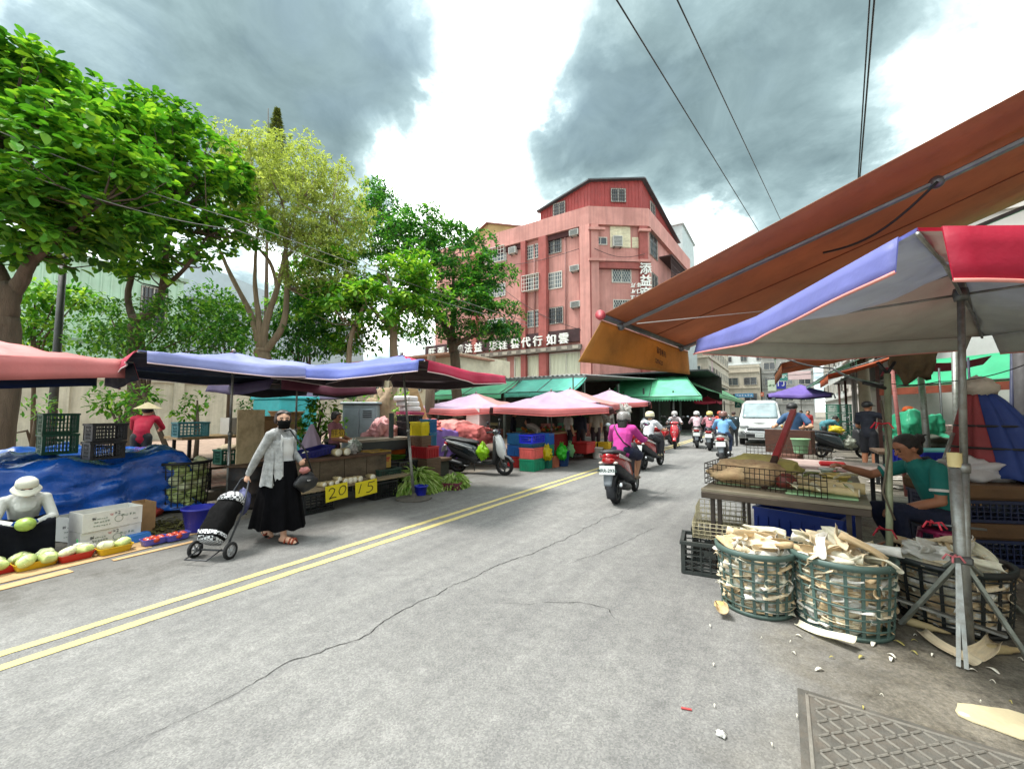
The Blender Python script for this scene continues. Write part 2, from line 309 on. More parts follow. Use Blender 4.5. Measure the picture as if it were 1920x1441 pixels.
# manhole cover
mh=thing('manhole_cover','rusty rectangular cast iron cover with raised herringbone bars set in the asphalt','manhole cover',(0.04,2.78,.0))
IRON=mat((92,90,84),.85,.3,6,bump=.5,bs=90,dirt=.5,dcol=(104,88,72)); IRON2=mat((122,119,111),.8,.25,8,bump=.4,bs=90,dirt=.5,dcol=(98,84,70))
MB().box((.50,-.42,.002),(1.06,.94,.012),b=.004).build('frame',IRON,mh); MB().box((.50,-.42,.0105),(.97,.85,.008),b=.003).build('plate',IRON,mh)
bm_=MB().box((0,0,0),(.060,.013,.012),b=.004).mesh('raised_bar',[IRON2])
for i in range(18):
    for j in range(16):
        x=.065+i*.0515; y=-.045-j*.0515
        o=obj('raised_bar',bm_,mh,(x,y,.0165)); o.rotation_euler=(0,0,RAD(45) if (i+j)%2 else RAD(-45))
for c_,d_ in (((.50,-.005,.014),(.99,.016,.012)),((.012,-.42,.014),(.016,.84,.012)),((.988,-.42,.014),(.016,.84,.012))): MB().box(c_,d_,b=.003).build('rim',IRON2,mh)
# pavement of the park on the left, with kerb and bricks
pv=tag(MB().box((-27.0,10,-.02),(37.2,60,.28)).build('pavement',mat((150,128,112),.9,.15,3,bump=.3,bs=30,dirt=.5)),kind='structure')
KERB=mat((140,136,126),.9,.12,4,bump=.4,bs=40,dirt=.5)
kb=MB().box((0,0,0),(.16,.97,.2),b=.02).mesh('kerb_stone',[KERB])
for k in range(24): obj('kerb_stone',kb,pv,(-8.34,-3.5+k*.99,.05))
bk=[MB().box((0,0,0),(.192,.094,.03),b=.004).mesh('brick',[mat(c,.9,.15,5,bump=.4,bs=60,dirt=.35)]) for c in ((150,112,96),(138,120,108),(160,128,110))]
for i in range(14):
    for j in range(20):
        a=V((-8.53-i*.2,3.0+j*.102+(.05 if i%2 else 0),.126)); obj('brick',rnd.choice(bk),pv,a)
# ---------------------------------------------------------------- helpers for facades
def plane(p0,p1,off=0):
    p0=V((p0[0],p0[1],0));p1=V((p1[0],p1[1],0)); x=(p1-p0).normalized(); n=x.cross(V((0,0,1))); m=MX((x,V((0,0,1)),n)).transposed().to_4x4(); m.translation=p0+n*off; return m
def onpl(M,px,py):
    r=V(ray(px,py)); n=M.col[2].to_3d(); o=V((0,0,CAMH)); t=(M.translation-o).dot(n)/r.dot(n); return M.inverted()@(o+r*t)
WFR=mat((196,192,182),.6,.1,6,dirt=.3); PANE=mat((74,86,90),.12,.3,1.5,spec=.8); PANED=mat((38,44,48),.12,.3,1.5,spec=.8); GRL=mat((206,204,196),.5,.08,6,dirt=.3); GRD=mat((82,76,72),.6,.15,6)
def window(par,M,rect,style='grille',pane=PANE,fr=WFR,depth=.06,nb=7,nh=4):
    a=onpl(M,rect[0],rect[3]); b=onpl(M,rect[2],rect[1]); w=abs(b.x-a.x); h=abs(b.y-a.y); c=(a+b)/2; Mw=M@T(c.x,c.y,0)
    return window_wh(par,Mw,w,h,style,pane,fr,depth,nb,nh)
def window_wh(par,Mw,w,h,style='grille',pane=PANE,fr=WFR,depth=.06,nb=7,nh=4):
    t=.07; mb=MB()
    for s in(-1,1): mb.box((s*(w/2-t/2),0,depth/2),(t,h,depth),Mw); mb.box((0,s*(h/2-t/2),depth/2+.002),(w-2*t+.02,t,depth),Mw)
    mb.box((0,0,depth*.3),(.05,h-2*t,depth*.5),Mw)
    f=mb.build('window',fr,par); MB().box((0,0,.012),(w-2*t,h-2*t,.012),Mw).build('pane',pane,f)
    if style in('grille','bay','dark'):
        g=MB(); z=depth+.03 if style!='bay' else .55; m=GRD if style=='dark' else GRL
        for i in range(nb+1): g.box((lerp(-w/2,w/2,i/nb),0,z),(.03,h,.02),Mw)
        for i in range(nh+1): g.box((0,lerp(-h/2,h/2,i/nh),z+.004),(w+.03,.03,.02),Mw)
        if style=='bay':
            for s in(-1,1):
                for i in range(4): g.box((s*w/2,0,lerp(.06,z,i/3)),(.02,h,.03),Mw)
                for i in range(nh+1): g.box((s*w/2,lerp(-h/2,h/2,i/nh),z/2),(.02,.03,z),Mw)
            g.box((0,-h/2-.02,z/2),(w,.03,z),Mw); g.box((0,h/2+.02,z/2),(w+.1,.03,z+.1),Mw)
        g.build('grille',m,f)
    if style=='diamond':
        g=MB(); z=depth+.02
        for i in range(-5,11):
            for s in(-1,1):
                x0=lerp(-w/2,w/2,i/8); x1=x0+s*h*.5
                p=[max(-w/2,min(w/2,x0)),max(-w/2,min(w/2,x1))]
                if abs(p[0]-p[1])<.05: continue
                y=lambda x:lerp(-h/2,h/2,(x-x0)/(x1-x0))
                g.bar(Mw@V((p[0],y(p[0]),z)),Mw@V((p[1],y(p[1]),z)),.02,.02)
        g.build('grille',GRL,f)
    return f
def acunit(par,M,rect):
    a=onpl(M,rect[0],rect[3]); b=onpl(M,rect[2],rect[1]); w=abs(b.x-a.x); h=abs(b.y-a.y); c=(a+b)/2; Mw=M@T(c.x,c.y,0)
    mb=MB().box((0,0,.22),(w,h,.5),Mw,b=.02); o=mb.build('air_conditioner',mat((186,186,180),.6,.08,5,dirt=.4),par)
    g=MB(); [g.box((0,lerp(-h*.38,h*.38,i/6),.475),(w*.84,h*.05,.02),Mw) for i in range(7)]; g.build('vent',DARK,o)
    s=MB(); [s.box((k*w*.35,-h/2-.05,.2),(.04,.06,.42),Mw) for k in(-1,1)]; s.build('bracket',GRD,o)
# ---------------------------------------------------------------- the red apartment building
A0=(-31.,32.); A1=(-13.25,32.); A2=(-9.32,35.0); A3=(-8.7,49.); TOP=18.75
STUC=mat((190,136,127),.9,.16,.5,bump=.6,bs=26,dirt=.4,dcol=(146,92,86),streak=.5); STUD=mat((152,82,76),.85,.15,1.2,bump=.3,bs=20,dirt=.3,streak=.4); REDM=mat((152,56,52),.6,.12,1.5,dirt=.25,dcol=(100,44,40),streak=.4)
rb=thing('apartment_building','tall weathered red stucco apartment block with red metal rooftop storey and white character sign','building',(A1[0],A1[1],0))
off=V((-A1[0],-A1[1],0)); base_M=T(*off)
def rbuild(mb,name,m,par=None,**k):
    o=mb.build(name,m,par or rb,**k); return o
foot=[A0,A1,A2,A3,(-31,49)]
class RB(MB):
    pass
def loc(p): return (p[0]-A1[0],p[1]-A1[1])
MB().prism([loc(p) for p in foot],0,17.2).build('wall',STUC,rb)
def offs(pts,d):   # push outwards A0-A1-A2-A3
    return [(pts[0][0]-d,pts[0][1]-d),(pts[1][0]+d*.33,pts[1][1]-d),(pts[2][0]+d*.8,pts[2][1]-d*.45),(pts[3][0]+d,pts[3][1]+d),(pts[4][0]-d,pts[4][1]+d)]
MB().prism([loc(p) for p in offs(foot,.42)],17.2,TOP).build('parapet',STUC,rb)
PA=plane(loc(A0),loc(A1)); PB=plane(loc(A1),loc(A2)); PC=plane(loc(A2),loc(A3))
def wpl(M): return T(A1[0],A1[1],0)@M      # world version for pixel lookups
_on=onpl
def onpl(M,px,py): return _on(wpl(M),px,py) if M in (PA,PB,PC) else _on(M,px,py)
# pilasters and ledges, with shade strips painted under the parapet
for px,w in ((894,.55),(985,.5),(1021,.75),(1100,.9)):
    x=onpl(PA,px,500).x; MB().box((x,8.6,.22),(w,17.19,.44),PA).build('pilaster',STUD if w<.8 else STUC,rb)
    if w>.6: [MB().box((x+s*(w/2+.03),8.6,.1),(.1,17.18,.5),PA).build('pilaster_edge',STUD,rb) for s in (-1,1)]
x1=(V(A2)-V(A1)).length
for x in (.35,x1-.35): MB().box((x,8.6,.2),(.7,17.19,.4),PB).build('pilaster',STUC if x<1 else STUD,rb)
for z in (13.75,): MB().box((x1/2,z,.18),(x1-1.4,.55,.36),PB).build('ledge',STUD,rb); MB().box((x1/2,z+.4,.24),(x1-.5,.2,.46),PB).build('ledge',STUC,rb)
for z in (13.75,16.4): 
    MB().box((.5,z+.35,.5),(1.4,.22,.3),PB).build('ledge',STUC,rb); MB().box((x1-.3,z+.35,.5),(1.0,.22,.3),PB).build('ledge',STUC,rb)
for px0,px1 in ((905,982),(1027,1094)): 
    a=onpl(PA,px0,450).x; b=onpl(PA,px1,430).x; MB().box(((a+b)/2,16.95,.1),(b-a,.45,.2),PA).build('ledge',mat((70,34,34),.9,.2,2),rb)  # near-black strips put the parapet overhang's shadow band into the colour
for r,st,pn in (((914,463,950,499),'bay',PANE),((988,456,1014,488),'grille',PANE),((1025,443,1053,479),'dark',PANED),((984,515,1015,549),'bay',PANE),((1026,508,1054,544),'grille',PANE),((986,580,1017,615),'grille',PANE),((1028,574,1056,609),'dark',PANED),((915,530,948,560),'grille',PANE),((915,595,948,625),'grille',PANE)):
    window(rb,PA,r,st,pn)
for r in ((958,464,971,479),(1071,431,1088,446),(1072,498,1089,512),(1073,565,1091,579)): acunit(rb,PA,r)
window(rb,PB,(1114,445,1138,459),'none',PANED); window(rb,PB,(1147,494,1183,530),'diamond'); window(rb,PB,(1150,562,1184,600),'diamond',PANED)
CREAM=mat((214,206,178),.7,.1,3,dirt=.3)
for rc in ((1144,416,1181,464),(1185,446,1211,465)):
    a=onpl(PB,rc[0],rc[3]); b=onpl(PB,rc[2],rc[1]); w=b.x-a.x; h=b.y-a.y; n=2; 
    s=MB().box(((a.x+b.x)/2,(a.y+b.y)/2,.04),(w,h,.06),PB).build('shutter',CREAM,rb)
    for k in range(n):
        for j in range(int(h/.14)): MB().box((a.x+w*(k+.5)/n,a.y+.1+j*.14,.085),(w/n-.14,.07,.04),PB).build('slat',CREAM,s)
acunit(rb,PB,(1147,446,1164,465))
for rc in ((1218,440,1231,476),(1222,520,1232,560)): window(rb,PC,rc,'dark',PANED)
# balcony cage on the side
ba=MB(); z0,z1=13.2,15.6
for i in range(16): ba.box((4.0+i*.32,(z0+z1)/2,1.0),(.05,z1-z0,.05),PC)
for k in range(5): ba.box((6.5,lerp(z0,z1,k/4),1.0),(5.2,.06,.06),PC)
ba.box((6.5,z1+.15,.5),(5.6,.1,1.3),PC); ba.box((6.5,z0-.1,.5),(5.4,.2,1.05),PC); ba.build('balcony',mat((66,46,46),.8,.2,3,dirt=.4),rb)
MB().box((6.5,10.0,.5),(5.4,.2,1.05),PC).build('balcony_slab',STUD,rb)
# second floor: curtained windows, ledge with tiles, white characters
CURT=mat((206,206,182),.8,.12,2.0,stretch=(6,6,.2),dirt=.15)
for px0,px1 in ((838,868),(903,950),(966,1019),(1032,1094)):
    a=onpl(PA,px0,672 if px0>900 else 690); b=onpl(PA,px1,648); xa,xb=a.x,b.x; z0,z1=4.6,6.55
    f=MB(); [f.box((x,(z0+z1)/2,.06),(.1,z1-z0,.12),PA) for x in (xa,xb)]; [f.box(((xa+xb)/2,z,.062),(xb-xa-.1,.1,.12),PA) for z in (z0+.05,z1-.05)]
    w=f.build('window',WFR,rb); mb=MB(); n=9
    def fn(u,v): return PA@V((lerp(xa+.05,xb-.05,u),lerp(z0+.1,z1-.1,v),.02+.02*math.sin(u*TAU*n)))
    mb.grid(fn,72,1).build('curtain',CURT,w); MB().box(((xa+xb)/2,(z0+z1)/2,.075),(.05,z1-z0-.2,.03),PA).build('mullion',WFR,w)
xs0=onpl(PA,800,660).x; xs1=onpl(PA,1095,640).x
MB().box(((xs0+xs1)/2,6.85,.35),(xs1-xs0,.42,.7),PA).build('sign_ledge',mat((112,104,96),.85,.25,3,dirt=.4),rb)
MB().box(((xs0+xs1)/2,7.95,.12),(xs1-xs0,1.1,.24),PA).build('sign_back',mat((60,38,40),.85,.2,2),rb)
tl=MB().box((0,0,0),(.52,.26,.03)).mesh('ledge_tile',[mat((160,152,138),.8,.2,6,dirt=.3)])
k=0
while xs0+.6+k*1.02<xs1-.3:
    o=obj('ledge_tile',tl,rb); o.matrix_local=PA@T(xs0+.6+k*1.02,6.86,.712); k+=1
SGW=mat((224,224,218),.5,.04,5,dirt=.15)
for ch,px,py in zip('旺張宅傳法益彩鞋雲代行如雲',(818,835,853,869,886,904,933,950,973,993,1015,1040,1063),(668,668,666,663,661,658,656,654,652,647,644,640,637)):
    c=onpl(PA,px,py); me=text_mesh(ch,.98,SGW,.09,.012); o=obj('sign_character',me,rb); o.matrix_local=PA@T(c.x,7.62,.62)
for col,px,py,s in (('添益商',1206,509,.98),('###',1193,538,.5),('###',1182,538,.5)):
    for i,ch in enumerate(col):
        c=onpl(PB,px,py); me=text_mesh(ch,s*1.05,SGW,.08,.012) if ch!='#' else scribble(1,s*.9,SGW,i+px,False,.16); o=obj('sign_character',me,rb); o.matrix_local=PB@T(c.x,c.y-i*s*1.05,.5)
for px in (1061,1003): x=onpl(PA,px,500).x; MB().tube([PA@V((x,16.8,.1)),PA@V((x,7.6,.1))],.06,8).build('drain_pipe',mat((150,104,98),.6,.15,3,dirt=.4),rb)
for k,(pxa,ya,pxb,yb) in enumerate(((905,500,1090,470),(950,545,1094,620),(1112,470,1205,480))):
    M_=PA if k<2 else PB; a=onpl(M_,pxa,ya); b=onpl(M_,pxb,yb); MB().tube([M_@V((lerp(a.x,b.x,i/10),lerp(a.y,b.y,i/10)-.5*math.sin(PI*i/10),.5)) for i in range(11)],.025,5).build('loose_cable',mat((60,48,48),.7,.1,5),rb)
# penthouse of red sheet metal
def pent():
    a=loc((-18.2,32.35)); b=loc((-13.3,32.35)); c=loc((-9.6,35.1)); d=loc((-9.0,46)); e=loc((-18.2,46))
    zt=[19.9,21.3,21.6,19.6,18.9]; P=[a,b,c,d,e]; mb=MB(); n=5
    vs=[(p[0],p[1],TOP-.1) for p in P]+[(p[0],p[1],z) for p,z in zip(P,zt)]
    mb.add(vs,[(i,(i+1)%n,n+(i+1)%n,n+i) for i in range(n)]+[(5,6,7),(5,7,9),(7,8,9)])
    o=mb.build('rooftop_storey',REDM,rb)
    r=MB(); r2=MB()
    for i in range(3):
        p,q=V((*P[i],0)),V((*P[i+1],0)); L=(q-p).length; M=plane(P[i],P[i+1]); k=0
        while .15+k*.3<L:
            x=.15+k*.3; z=lerp(zt[i],zt[i+1],x/L); r.box((x,(TOP-.1+z)/2,.02),(.06,z-TOP+.1,.04),M); k+=1
        r2.bar(M@V((-.2,zt[i],.15)),M@V((L+.1,zt[i+1],.15)),.5,.12)
    r.build('rib',REDM,o); r2.build('roof_edge',mat((72,76,80),.5,.15,3),o)
    return o
po=pent()
PA2=plane(loc((-31,32.35)),loc((-13.3,32.35)))
for (M_,w,h,c) in ((plane(loc((-18.2,32.33)),loc((-13.3,32.33))),1.2,1.25,(2.0,19.6)),(plane(loc((-13.3,32.33)),loc((-9.6,35.08))),1.3,1.2,(2.5,20.1)),(plane(loc((-9.58,35.1)),loc((-8.98,46))),1.3,1.3,(2.6,19.9))):
    window_wh(po,M_@T(c[0],c[1],.03),w,h,'dark',PANED)
# neighbours behind
def bldg(name,label,x0,x1,y0,y1,h,m,cat='building',roofm=None,gable=0):
    t=thing(name,label,cat,((x0+x1)/2,(y0+y1)/2,0)); w=(x1-x0);d=(y1-y0)
    MB().box((0,0,h/2),(w,d,h)).build('wall',m,t)
    if roofm:
        if gable:
            mb=MB(); hw=w/2+.3;hd=d/2+.3
            mb.prism([(-hd,h),(0,h+gable),(hd,h),(hd,h-.15),(0,h+gable-.2),(-hd,h-.15)],-hw,hw,MX(((0,0,1,0),(1,0,0,0),(0,1,0,0),(0,0,0,1))))
            mb.build('roof',roofm,t)
            MB().prism([(-d/2,h),(d/2,h),(0,h+gable-.2)],-w/2,w/2,MX(((0,0,1,0),(1,0,0,0),(0,1,0,0),(0,0,0,1)))).build('gable_wall',m,t)
        else: MB().box((0,0,h+.1),(w+.4,d+.4,.2)).build('roof',roofm,t)
    return t
def ribs(t,x0,x1,yf,z0,z1,m,step=.5,axis=0,name='rib',par=None):
    mb=MB(); k=0
    while x0+k*step<=x1:
        x=x0+k*step
        mb.box((x,yf,(z0+z1)/2) if axis==0 else (yf,x,(z0+z1)/2),(.07,.06,z1-z0) if axis==0 else (.06,.07,z1-z0)); k+=1
    return tag(mb.build(name,m,t),kind='stuff')
TAN=mat((158,134,84),.7,.12,1.5,dirt=.3); p=PT(862,455,52); q=PT(962,455,49)
tb=bldg('rooftop_shed','tan sheet metal rooftop house with shallow gable behind the red building','building',q.x-13,q.x,q.y,q.y+9,22.6,TAN,roofm=mat((128,92,80),.6,.15,2),gable=1.6) if False else None
t=thing('rooftop_house','tan sheet metal rooftop house with brown gable roof rising behind red parapet','building',(-29,44,0))
MB().box((0,0,11.5),(9,8,23)).build('wall',TAN,t); MB().prism([(-4.5,23),(4.5,23),(-1.0,24.8)],-4,4,MX(((1,0,0,0),(0,0,1,0),(0,1,0,0),(0,0,0,1)))).build('gable',TAN,t)
mb=MB(); mb.bar((-4.8,-0,22.95),(-1.0,0,24.9),8.6,.14); mb.bar((-1.0,0,24.9),(4.8,0,22.9),8.6,.14); mb.build('roof',mat((120,84,74),.6,.15,2),t)
ribs(t,-4.4,4.4,-4.02,17,23,mat((140,118,72),.7,.1,2),.35)
for x in (-3.3,1.2): window_wh(t,MX(((1,0,0,x),(0,0,-1,-4.05),(0,1,0,20.6),(0,0,0,1))),1.3,1.5,'none',mat((104,148,138),.3,.1,2),mat((96,140,128),.5,.1,2))
t=bldg('tall_white_building','pale blue white metal clad block behind the red building corner',-13.4,-9.5,52,60,24.2,mat((168,180,180),.6,.1,1.5,dirt=.25),roofm=mat((180,186,186),.6,.1,1))
for z in (13,16.2,19.4): window_wh(t,MX(((1,0,0,1.0),(0,0,-1,-4.02),(0,1,0,z),(0,0,0,1))),1.6,1.3,'dark',PANED)
# left: green sheet metal factory and grey gable
GREENM=mat((176,206,184),.6,.08,1.0,dirt=.22,dcol=(160,172,150),streak=.3)
t=bldg('metal_factory','large pale green corrugated metal factory hall behind the trees',-46,-30.5,-6,9.6,9.4,GREENM,roofm=mat((150,170,156),.6,.1,1))
ribs(t,-7.6,7.6,7.78,.5,9.3,GREENM,.42,axis=1); MB().box((7.8,0,5.2),(.1,15.2,.16)).build('flashing',mat((128,150,136),.6,.1,2),t)
window_wh(t,MX(((0,0,1,7.8),(1,0,0,6.4),(0,1,0,7.4),(0,0,0,1))),1.2,2.6,'dark',PANED)
t=bldg('gable_warehouse','plain grey blue warehouse with dark gable edge behind the trees',-48,-35,11,26,9.4,mat((168,182,190),.7,.06,.8,dirt=.15),roofm=mat((92,96,100),.6,.1,1))
t.children[0].rotation_euler=(0,0,0)
mb=MB(); mb.prism([(-7.5,9.4),(7.5,9.4),(-7.5,12.4)],-6.5,6.5,MX(((0,0,1,0),(1,0,0,0),(0,1,0,0),(0,0,0,1)))); mb.build('gable_wall',mat((168,182,190),.7,.06,.8,dirt=.15),t)
# park wall of rendered concrete behind the stalls
t=thing('park_wall','long mossy rendered concrete wall at the back of the small park','wall',(-25.5,8,.1))
CW=mat((208,204,188),.9,.12,.7,bump=.3,bs=20,dirt=.45,dcol=(120,122,98),streak=.5)
MB().box((0,0,1.4),(.25,34,2.8)).build('wall',CW,t); MB().box((0,0,2.86),(.4,34,.12)).build('coping',CW,t)
for k in range(9): MB().box((.17,-16+k*4,1.4),(.14,.4,2.79)).build('pier',CW,t)
t=thing('low_house','low cream house with tiled lean-to roof beyond the park','house',(-24,22.5,0))
CRM=mat((196,188,166),.85,.1,1,bump=.2,dirt=.3)
MB().box((0,0,2.6),(14,6,5.2)).build('wall',CRM,t); mb=MB(); mb.bar((-7.4,-1.8,5.0),(7.4,-1.8,5.0),4.6,.12); mb.build('roof',mat((150,112,92),.8,.2,4,dirt=.4),t)
for x in (-4,-.5,3.2): window_wh(t,MX(((1,0,0,x),(0,0,-1,-3.02),(0,1,0,3.4),(0,0,0,1))),1.5,1.2,'grille')
# ---------------------------------------------------------------- market hall under the red building
mk=thing('market_hall','open market shed with grey corrugated roof in front of the red building','market hall',(-7.4,17.2,0))
COR=mat((150,154,152),.5,.12,2,metal=.2,dirt=.4)
def cor(u,v): x=lerp(-9.5,0,u); return V((x,lerp(0,14.6,v),3.15+.7*v+.03*math.sin(x*26)))
MB().sheet(cor,240,2,.02).build('roof',COR,mk); MB().box((-4.75,.02,3.0),(9.5,.08,.26)).build('fascia',mat((120,126,126),.6,.15,3,dirt=.3),mk)
for x in (-9.2,-4.6,-.2):
    for y in (.3,5,10,14): MB().box((x,y,1.5),(.1,.1,3)).build('post',STEEL,mk)
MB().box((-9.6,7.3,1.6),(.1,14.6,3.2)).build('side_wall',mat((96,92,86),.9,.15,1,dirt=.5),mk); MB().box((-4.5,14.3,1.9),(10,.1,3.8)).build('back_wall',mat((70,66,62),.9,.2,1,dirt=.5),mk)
TEAL=mat((110,206,186),.55,.12,1.5,tl=.35,dirt=.15); GRN=mat((128,222,178),.55,.1,1.5,tl=.4,dirt=.15); GRN2=mat((130,204,150),.55,.1,1.5,tl=.3,dirt=.15)
def awn(name,label,p0,p1,p2,p3,m,val=.22,sc=0,frm=True,seed=1,sag=.1,cat='awning'):
    """p0,p1 = back/top edge, p3,p2 = front/bottom edge"""
    p0,p1,p2,p3=map(V,(p0,p1,p2,p3)); o0=(p0+p1)/2; o0.z=0; t=thing(name,label,cat,o0); q=[p-o0 for p in (p0,p1,p2,p3)]
    def fn(u,v):
        a=q[0].lerp(q[1],u); b=q[3].lerp(q[2],u); p=a.lerp(b,v); p.z-=sag*math.sin(PI*v)*(.6+.4*math.sin(u*19+seed))+.02*fbm(u*6,v*3,seed); return p
    MB().sheet(fn,28,8,.006).build('canopy',m,t)
    if val:
        L=(q[2]-q[3]).length; ns=int(L/.16) if sc else 1
        def fv(u,v): p=q[3].lerp(q[2],u); p=fn(u,1); p=V(p); p.z-=val*v*(1-(sc*.3*abs(math.sin(u*PI*ns)) if sc else 0)); p.y-=.02*math.sin(u*40)*v; return p
        MB().sheet(fv,max(24,ns*4),2,.004).build('valance',m,t)
    if frm:
        mb=MB(); mb.tube([q[3],q[2]],.02,6); [mb.tube([q[0].lerp(q[1],k),q[3].lerp(q[2],k)],.018,6) for k in (.02,.5,.98)]; mb.build('frame',STEEL,t)
    return t
awn('shop_awning','bright green fabric awning along the left front of the market shed',(-15.6,17.15,3.02),(-10.9,17.15,3.02),(-10.9,15.6,2.32),(-15.6,15.6,2.32),GRN)
awn('shop_awning','teal fabric awning beside the bright green one on the market shed',(-10.8,17.15,3.02),(-7.3,17.15,3.02),(-7.3,15.7,2.36),(-10.8,15.7,2.36),TEAL)
awn('shop_awning','broad mint green awning with scalloped valance over the dark market front',(-10.2,30.8,4.0),(-5.6,30.8,4.0),(-4.0,26.6,2.42),(-10.2,26.6,2.42),GRN,.34,1)
awn('shop_awning','long dark green awning running up the left side of the far street',(-6.4,60,4.2),(-6.4,31.2,4.0),(-3.6,31.2,2.7),(-3.8,60,2.6),GRN2,.3)
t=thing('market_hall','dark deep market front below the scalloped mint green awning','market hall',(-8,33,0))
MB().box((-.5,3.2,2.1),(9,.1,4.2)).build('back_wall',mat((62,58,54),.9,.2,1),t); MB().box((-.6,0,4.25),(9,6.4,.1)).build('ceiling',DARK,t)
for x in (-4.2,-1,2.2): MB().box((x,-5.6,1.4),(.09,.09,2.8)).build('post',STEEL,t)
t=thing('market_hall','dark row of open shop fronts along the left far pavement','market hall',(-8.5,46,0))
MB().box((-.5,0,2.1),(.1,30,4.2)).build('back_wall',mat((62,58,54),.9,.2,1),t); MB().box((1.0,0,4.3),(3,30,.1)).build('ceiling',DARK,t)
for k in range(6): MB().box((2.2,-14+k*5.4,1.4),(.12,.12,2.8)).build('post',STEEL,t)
# ---------------------------------------------------------------- far street
def farb(label,x0,x1,y,h,m,rows,cols,seed,depth=12,side=None,name='city_building',fl=3.1,z0=3.6,ww=1.3,wh=1.3):
    t=thing(name,label,'building',((x0+x1)/2,y+depth/2,0)); w=x1-x0; MB().box((0,0,h/2),(w,depth,h)).build('wall',m,t); r=random.Random(seed)
    def wins(M,L,nc):
        for i in range(rows):
            for j in range(nc):
                window_wh(t,M@T(L*(j+.5)/nc-L/2,z0+i*fl+.6,.02),min(ww,L/nc*.7),wh,'none' if r.random()<.6 else 'dark',r.choice((PANE,PANED)),WFR,.08,5,3)
        for i in range(rows+1): MB().box((0,z0+i*fl-.7,.1),(L,.18,.2),M).build('ledge',m,t)
    wins(MX(((1,0,0,0),(0,0,-1,-depth/2-.01),(0,1,0,0),(0,0,0,1))),w,cols)
    if side=='L': wins(MX(((0,0,-1,-w/2-.01),(-1,0,0,0),(0,1,0,0),(0,0,0,1))),depth,max(2,int(depth/3)))
    if side=='R': wins(MX(((0,0,1,w/2+.01),(1,0,0,0),(0,1,0,0),(0,0,0,1))),depth,max(2,int(depth/3)))
    MB().box((0,0,h+.25),(w+.1,depth+.1,.5)).build('parapet',m,t)
    return t
WB=mat((196,200,198),.8,.06,.4,dirt=.15,streak=.3); CB=mat((180,172,156),.8,.08,.4,dirt=.25,streak=.5); GB=mat((158,158,154),.8,.08,.4,dirt=.3,streak=.5)
farb('plain white high block with few small windows at the end of the street',-15,-2.5,108,27,WB,6,4,1)
farb('beige four storey corner building with wide dark shop windows far down the street',-13,-3.6,92,10,CB,2,3,2,ww=2.6,wh=1.5)
farb('grey building with pink and blue shop boards far down the street',-3.4,5,96,12,GB,3,3,3,ww=2,wh=1.5)
farb('white tiled building on the right far side of the street',5.2,14,52,15,WB,4,3,4,depth=24,side='L')
farb('pale building with balconies on the right behind the leaning awnings',5.0,15,32,12.5,mat((196,190,184),.8,.06,.4,dirt=.2),3,3,5,depth=18,side='L')
farb('cream building beyond the red block on the left far side',-18,-8.6,63,14,CB,4,3,6,depth=26,side='R')
def sign(label,c,w,h,bgc,fg,txt,ori='S',size=None,vertical=False,name='shop_sign',frame_m=None):
    """ori S: faces -Y (towards camera along the street)"""
    M=MX(((1,0,0,0),(0,0,-1,0),(0,1,0,0),(0,0,0,1))) if ori=='S' else (MX(((0,0,-1,0),(-1,0,0,0),(0,1,0,0),(0,0,0,1))) if ori=='W' else MX(((0,0,1,0),(1,0,0,0),(0,1,0,0),(0,0,0,1))))
    t=thing(name,label,'sign',c); MB().box((0,h/2,0),(w,h,.16),M,b=.02).build('board',mat(bgc,.5,.06,3,dirt=.1),t)
    if txt:
        if txt[0]=='#':
            n=int(txt[1:]); o=obj('lettering',scribble(n,min(h*.7,w*.85/n) if not vertical else min(w*.8,h*.85/n),mat(fg,.5,.04,3),int(c[0]*10),vertical,.02),t); o.matrix_local=M@T(0,h/2,.085); return t
        chars=list(txt) if vertical else [txt]; s=size or (min(w*.8,h/len(chars)*.85) if vertical else h*.7)
        for i,ch in enumerate(chars):
            o=obj('lettering',text_mesh(ch,s,mat(fg,.5,.04,3),.01,.01),t); o.matrix_local=M@T(0,(h*(1-(i+.5)/len(chars)) if vertical else h/2),.085)
    return t
def signpx(label,px0,py0,px1,py1,d,bgc,fg,txt,**k):
    a=PT(px0,py1,d); b=PT(px1,py0,d); c=(a+b)/2; Y=c.y; a=ATY(px0,py1,Y); b=ATY(px1,py0,Y); return sign(label,(c.x,Y,a.z),abs(b.x-a.x),b.z-a.z,bgc,fg,txt,**k)
signpx('blue vertical sign with white star on the left far side of street',1311,688,1325,716,60,(44,84,180),(235,235,235),'★')
signpx('pink and lilac hanging sign above the blue star sign',1313,668,1335,698,61,(206,150,190),(120,70,140),'#2')
signpx('narrow yellow sign beside the blue star sign',1326,697,1333,716,62,(216,186,70),(150,60,40),'#1')
signpx('narrow white vertical sign with dark characters on far left',1301,688,1308,712,58,(214,208,196),(60,60,60),'#3',vertical=True)
signpx('pale pink billboard over a blue band on grey building',1388,711,1414,723,90,(222,178,190),(180,80,100),'#2')
signpx('light blue band sign below the pink billboard',1388,724,1413,735,90,(92,140,190),(235,235,235),'#2')
signpx('long sky blue overhead street sign with white characters',1378,737,1412,745,70,(70,142,190),(240,240,240),'#6')
signpx('small orange red shop sign beside the overhead blue sign',1414,735,1432,743,80,(210,110,84),(245,220,200),'#3')
signpx('yellow vertical shop sign down the street',1416,715,1423,732,82,(222,180,80),(150,60,40),'#1')
signpx('dark blue vertical sign with large white character on right far side',1456,705,1473,729,55,(40,50,160),(240,240,240),'行')
signpx('teal bracket sign beside the dark blue sign on the right',1463,697,1476,714,54,(60,130,120),(220,230,225),'#1')
signpx('pale green white sign column left of the dark blue sign',1440,712,1455,733,60,(190,206,186),(90,120,90),'#2')
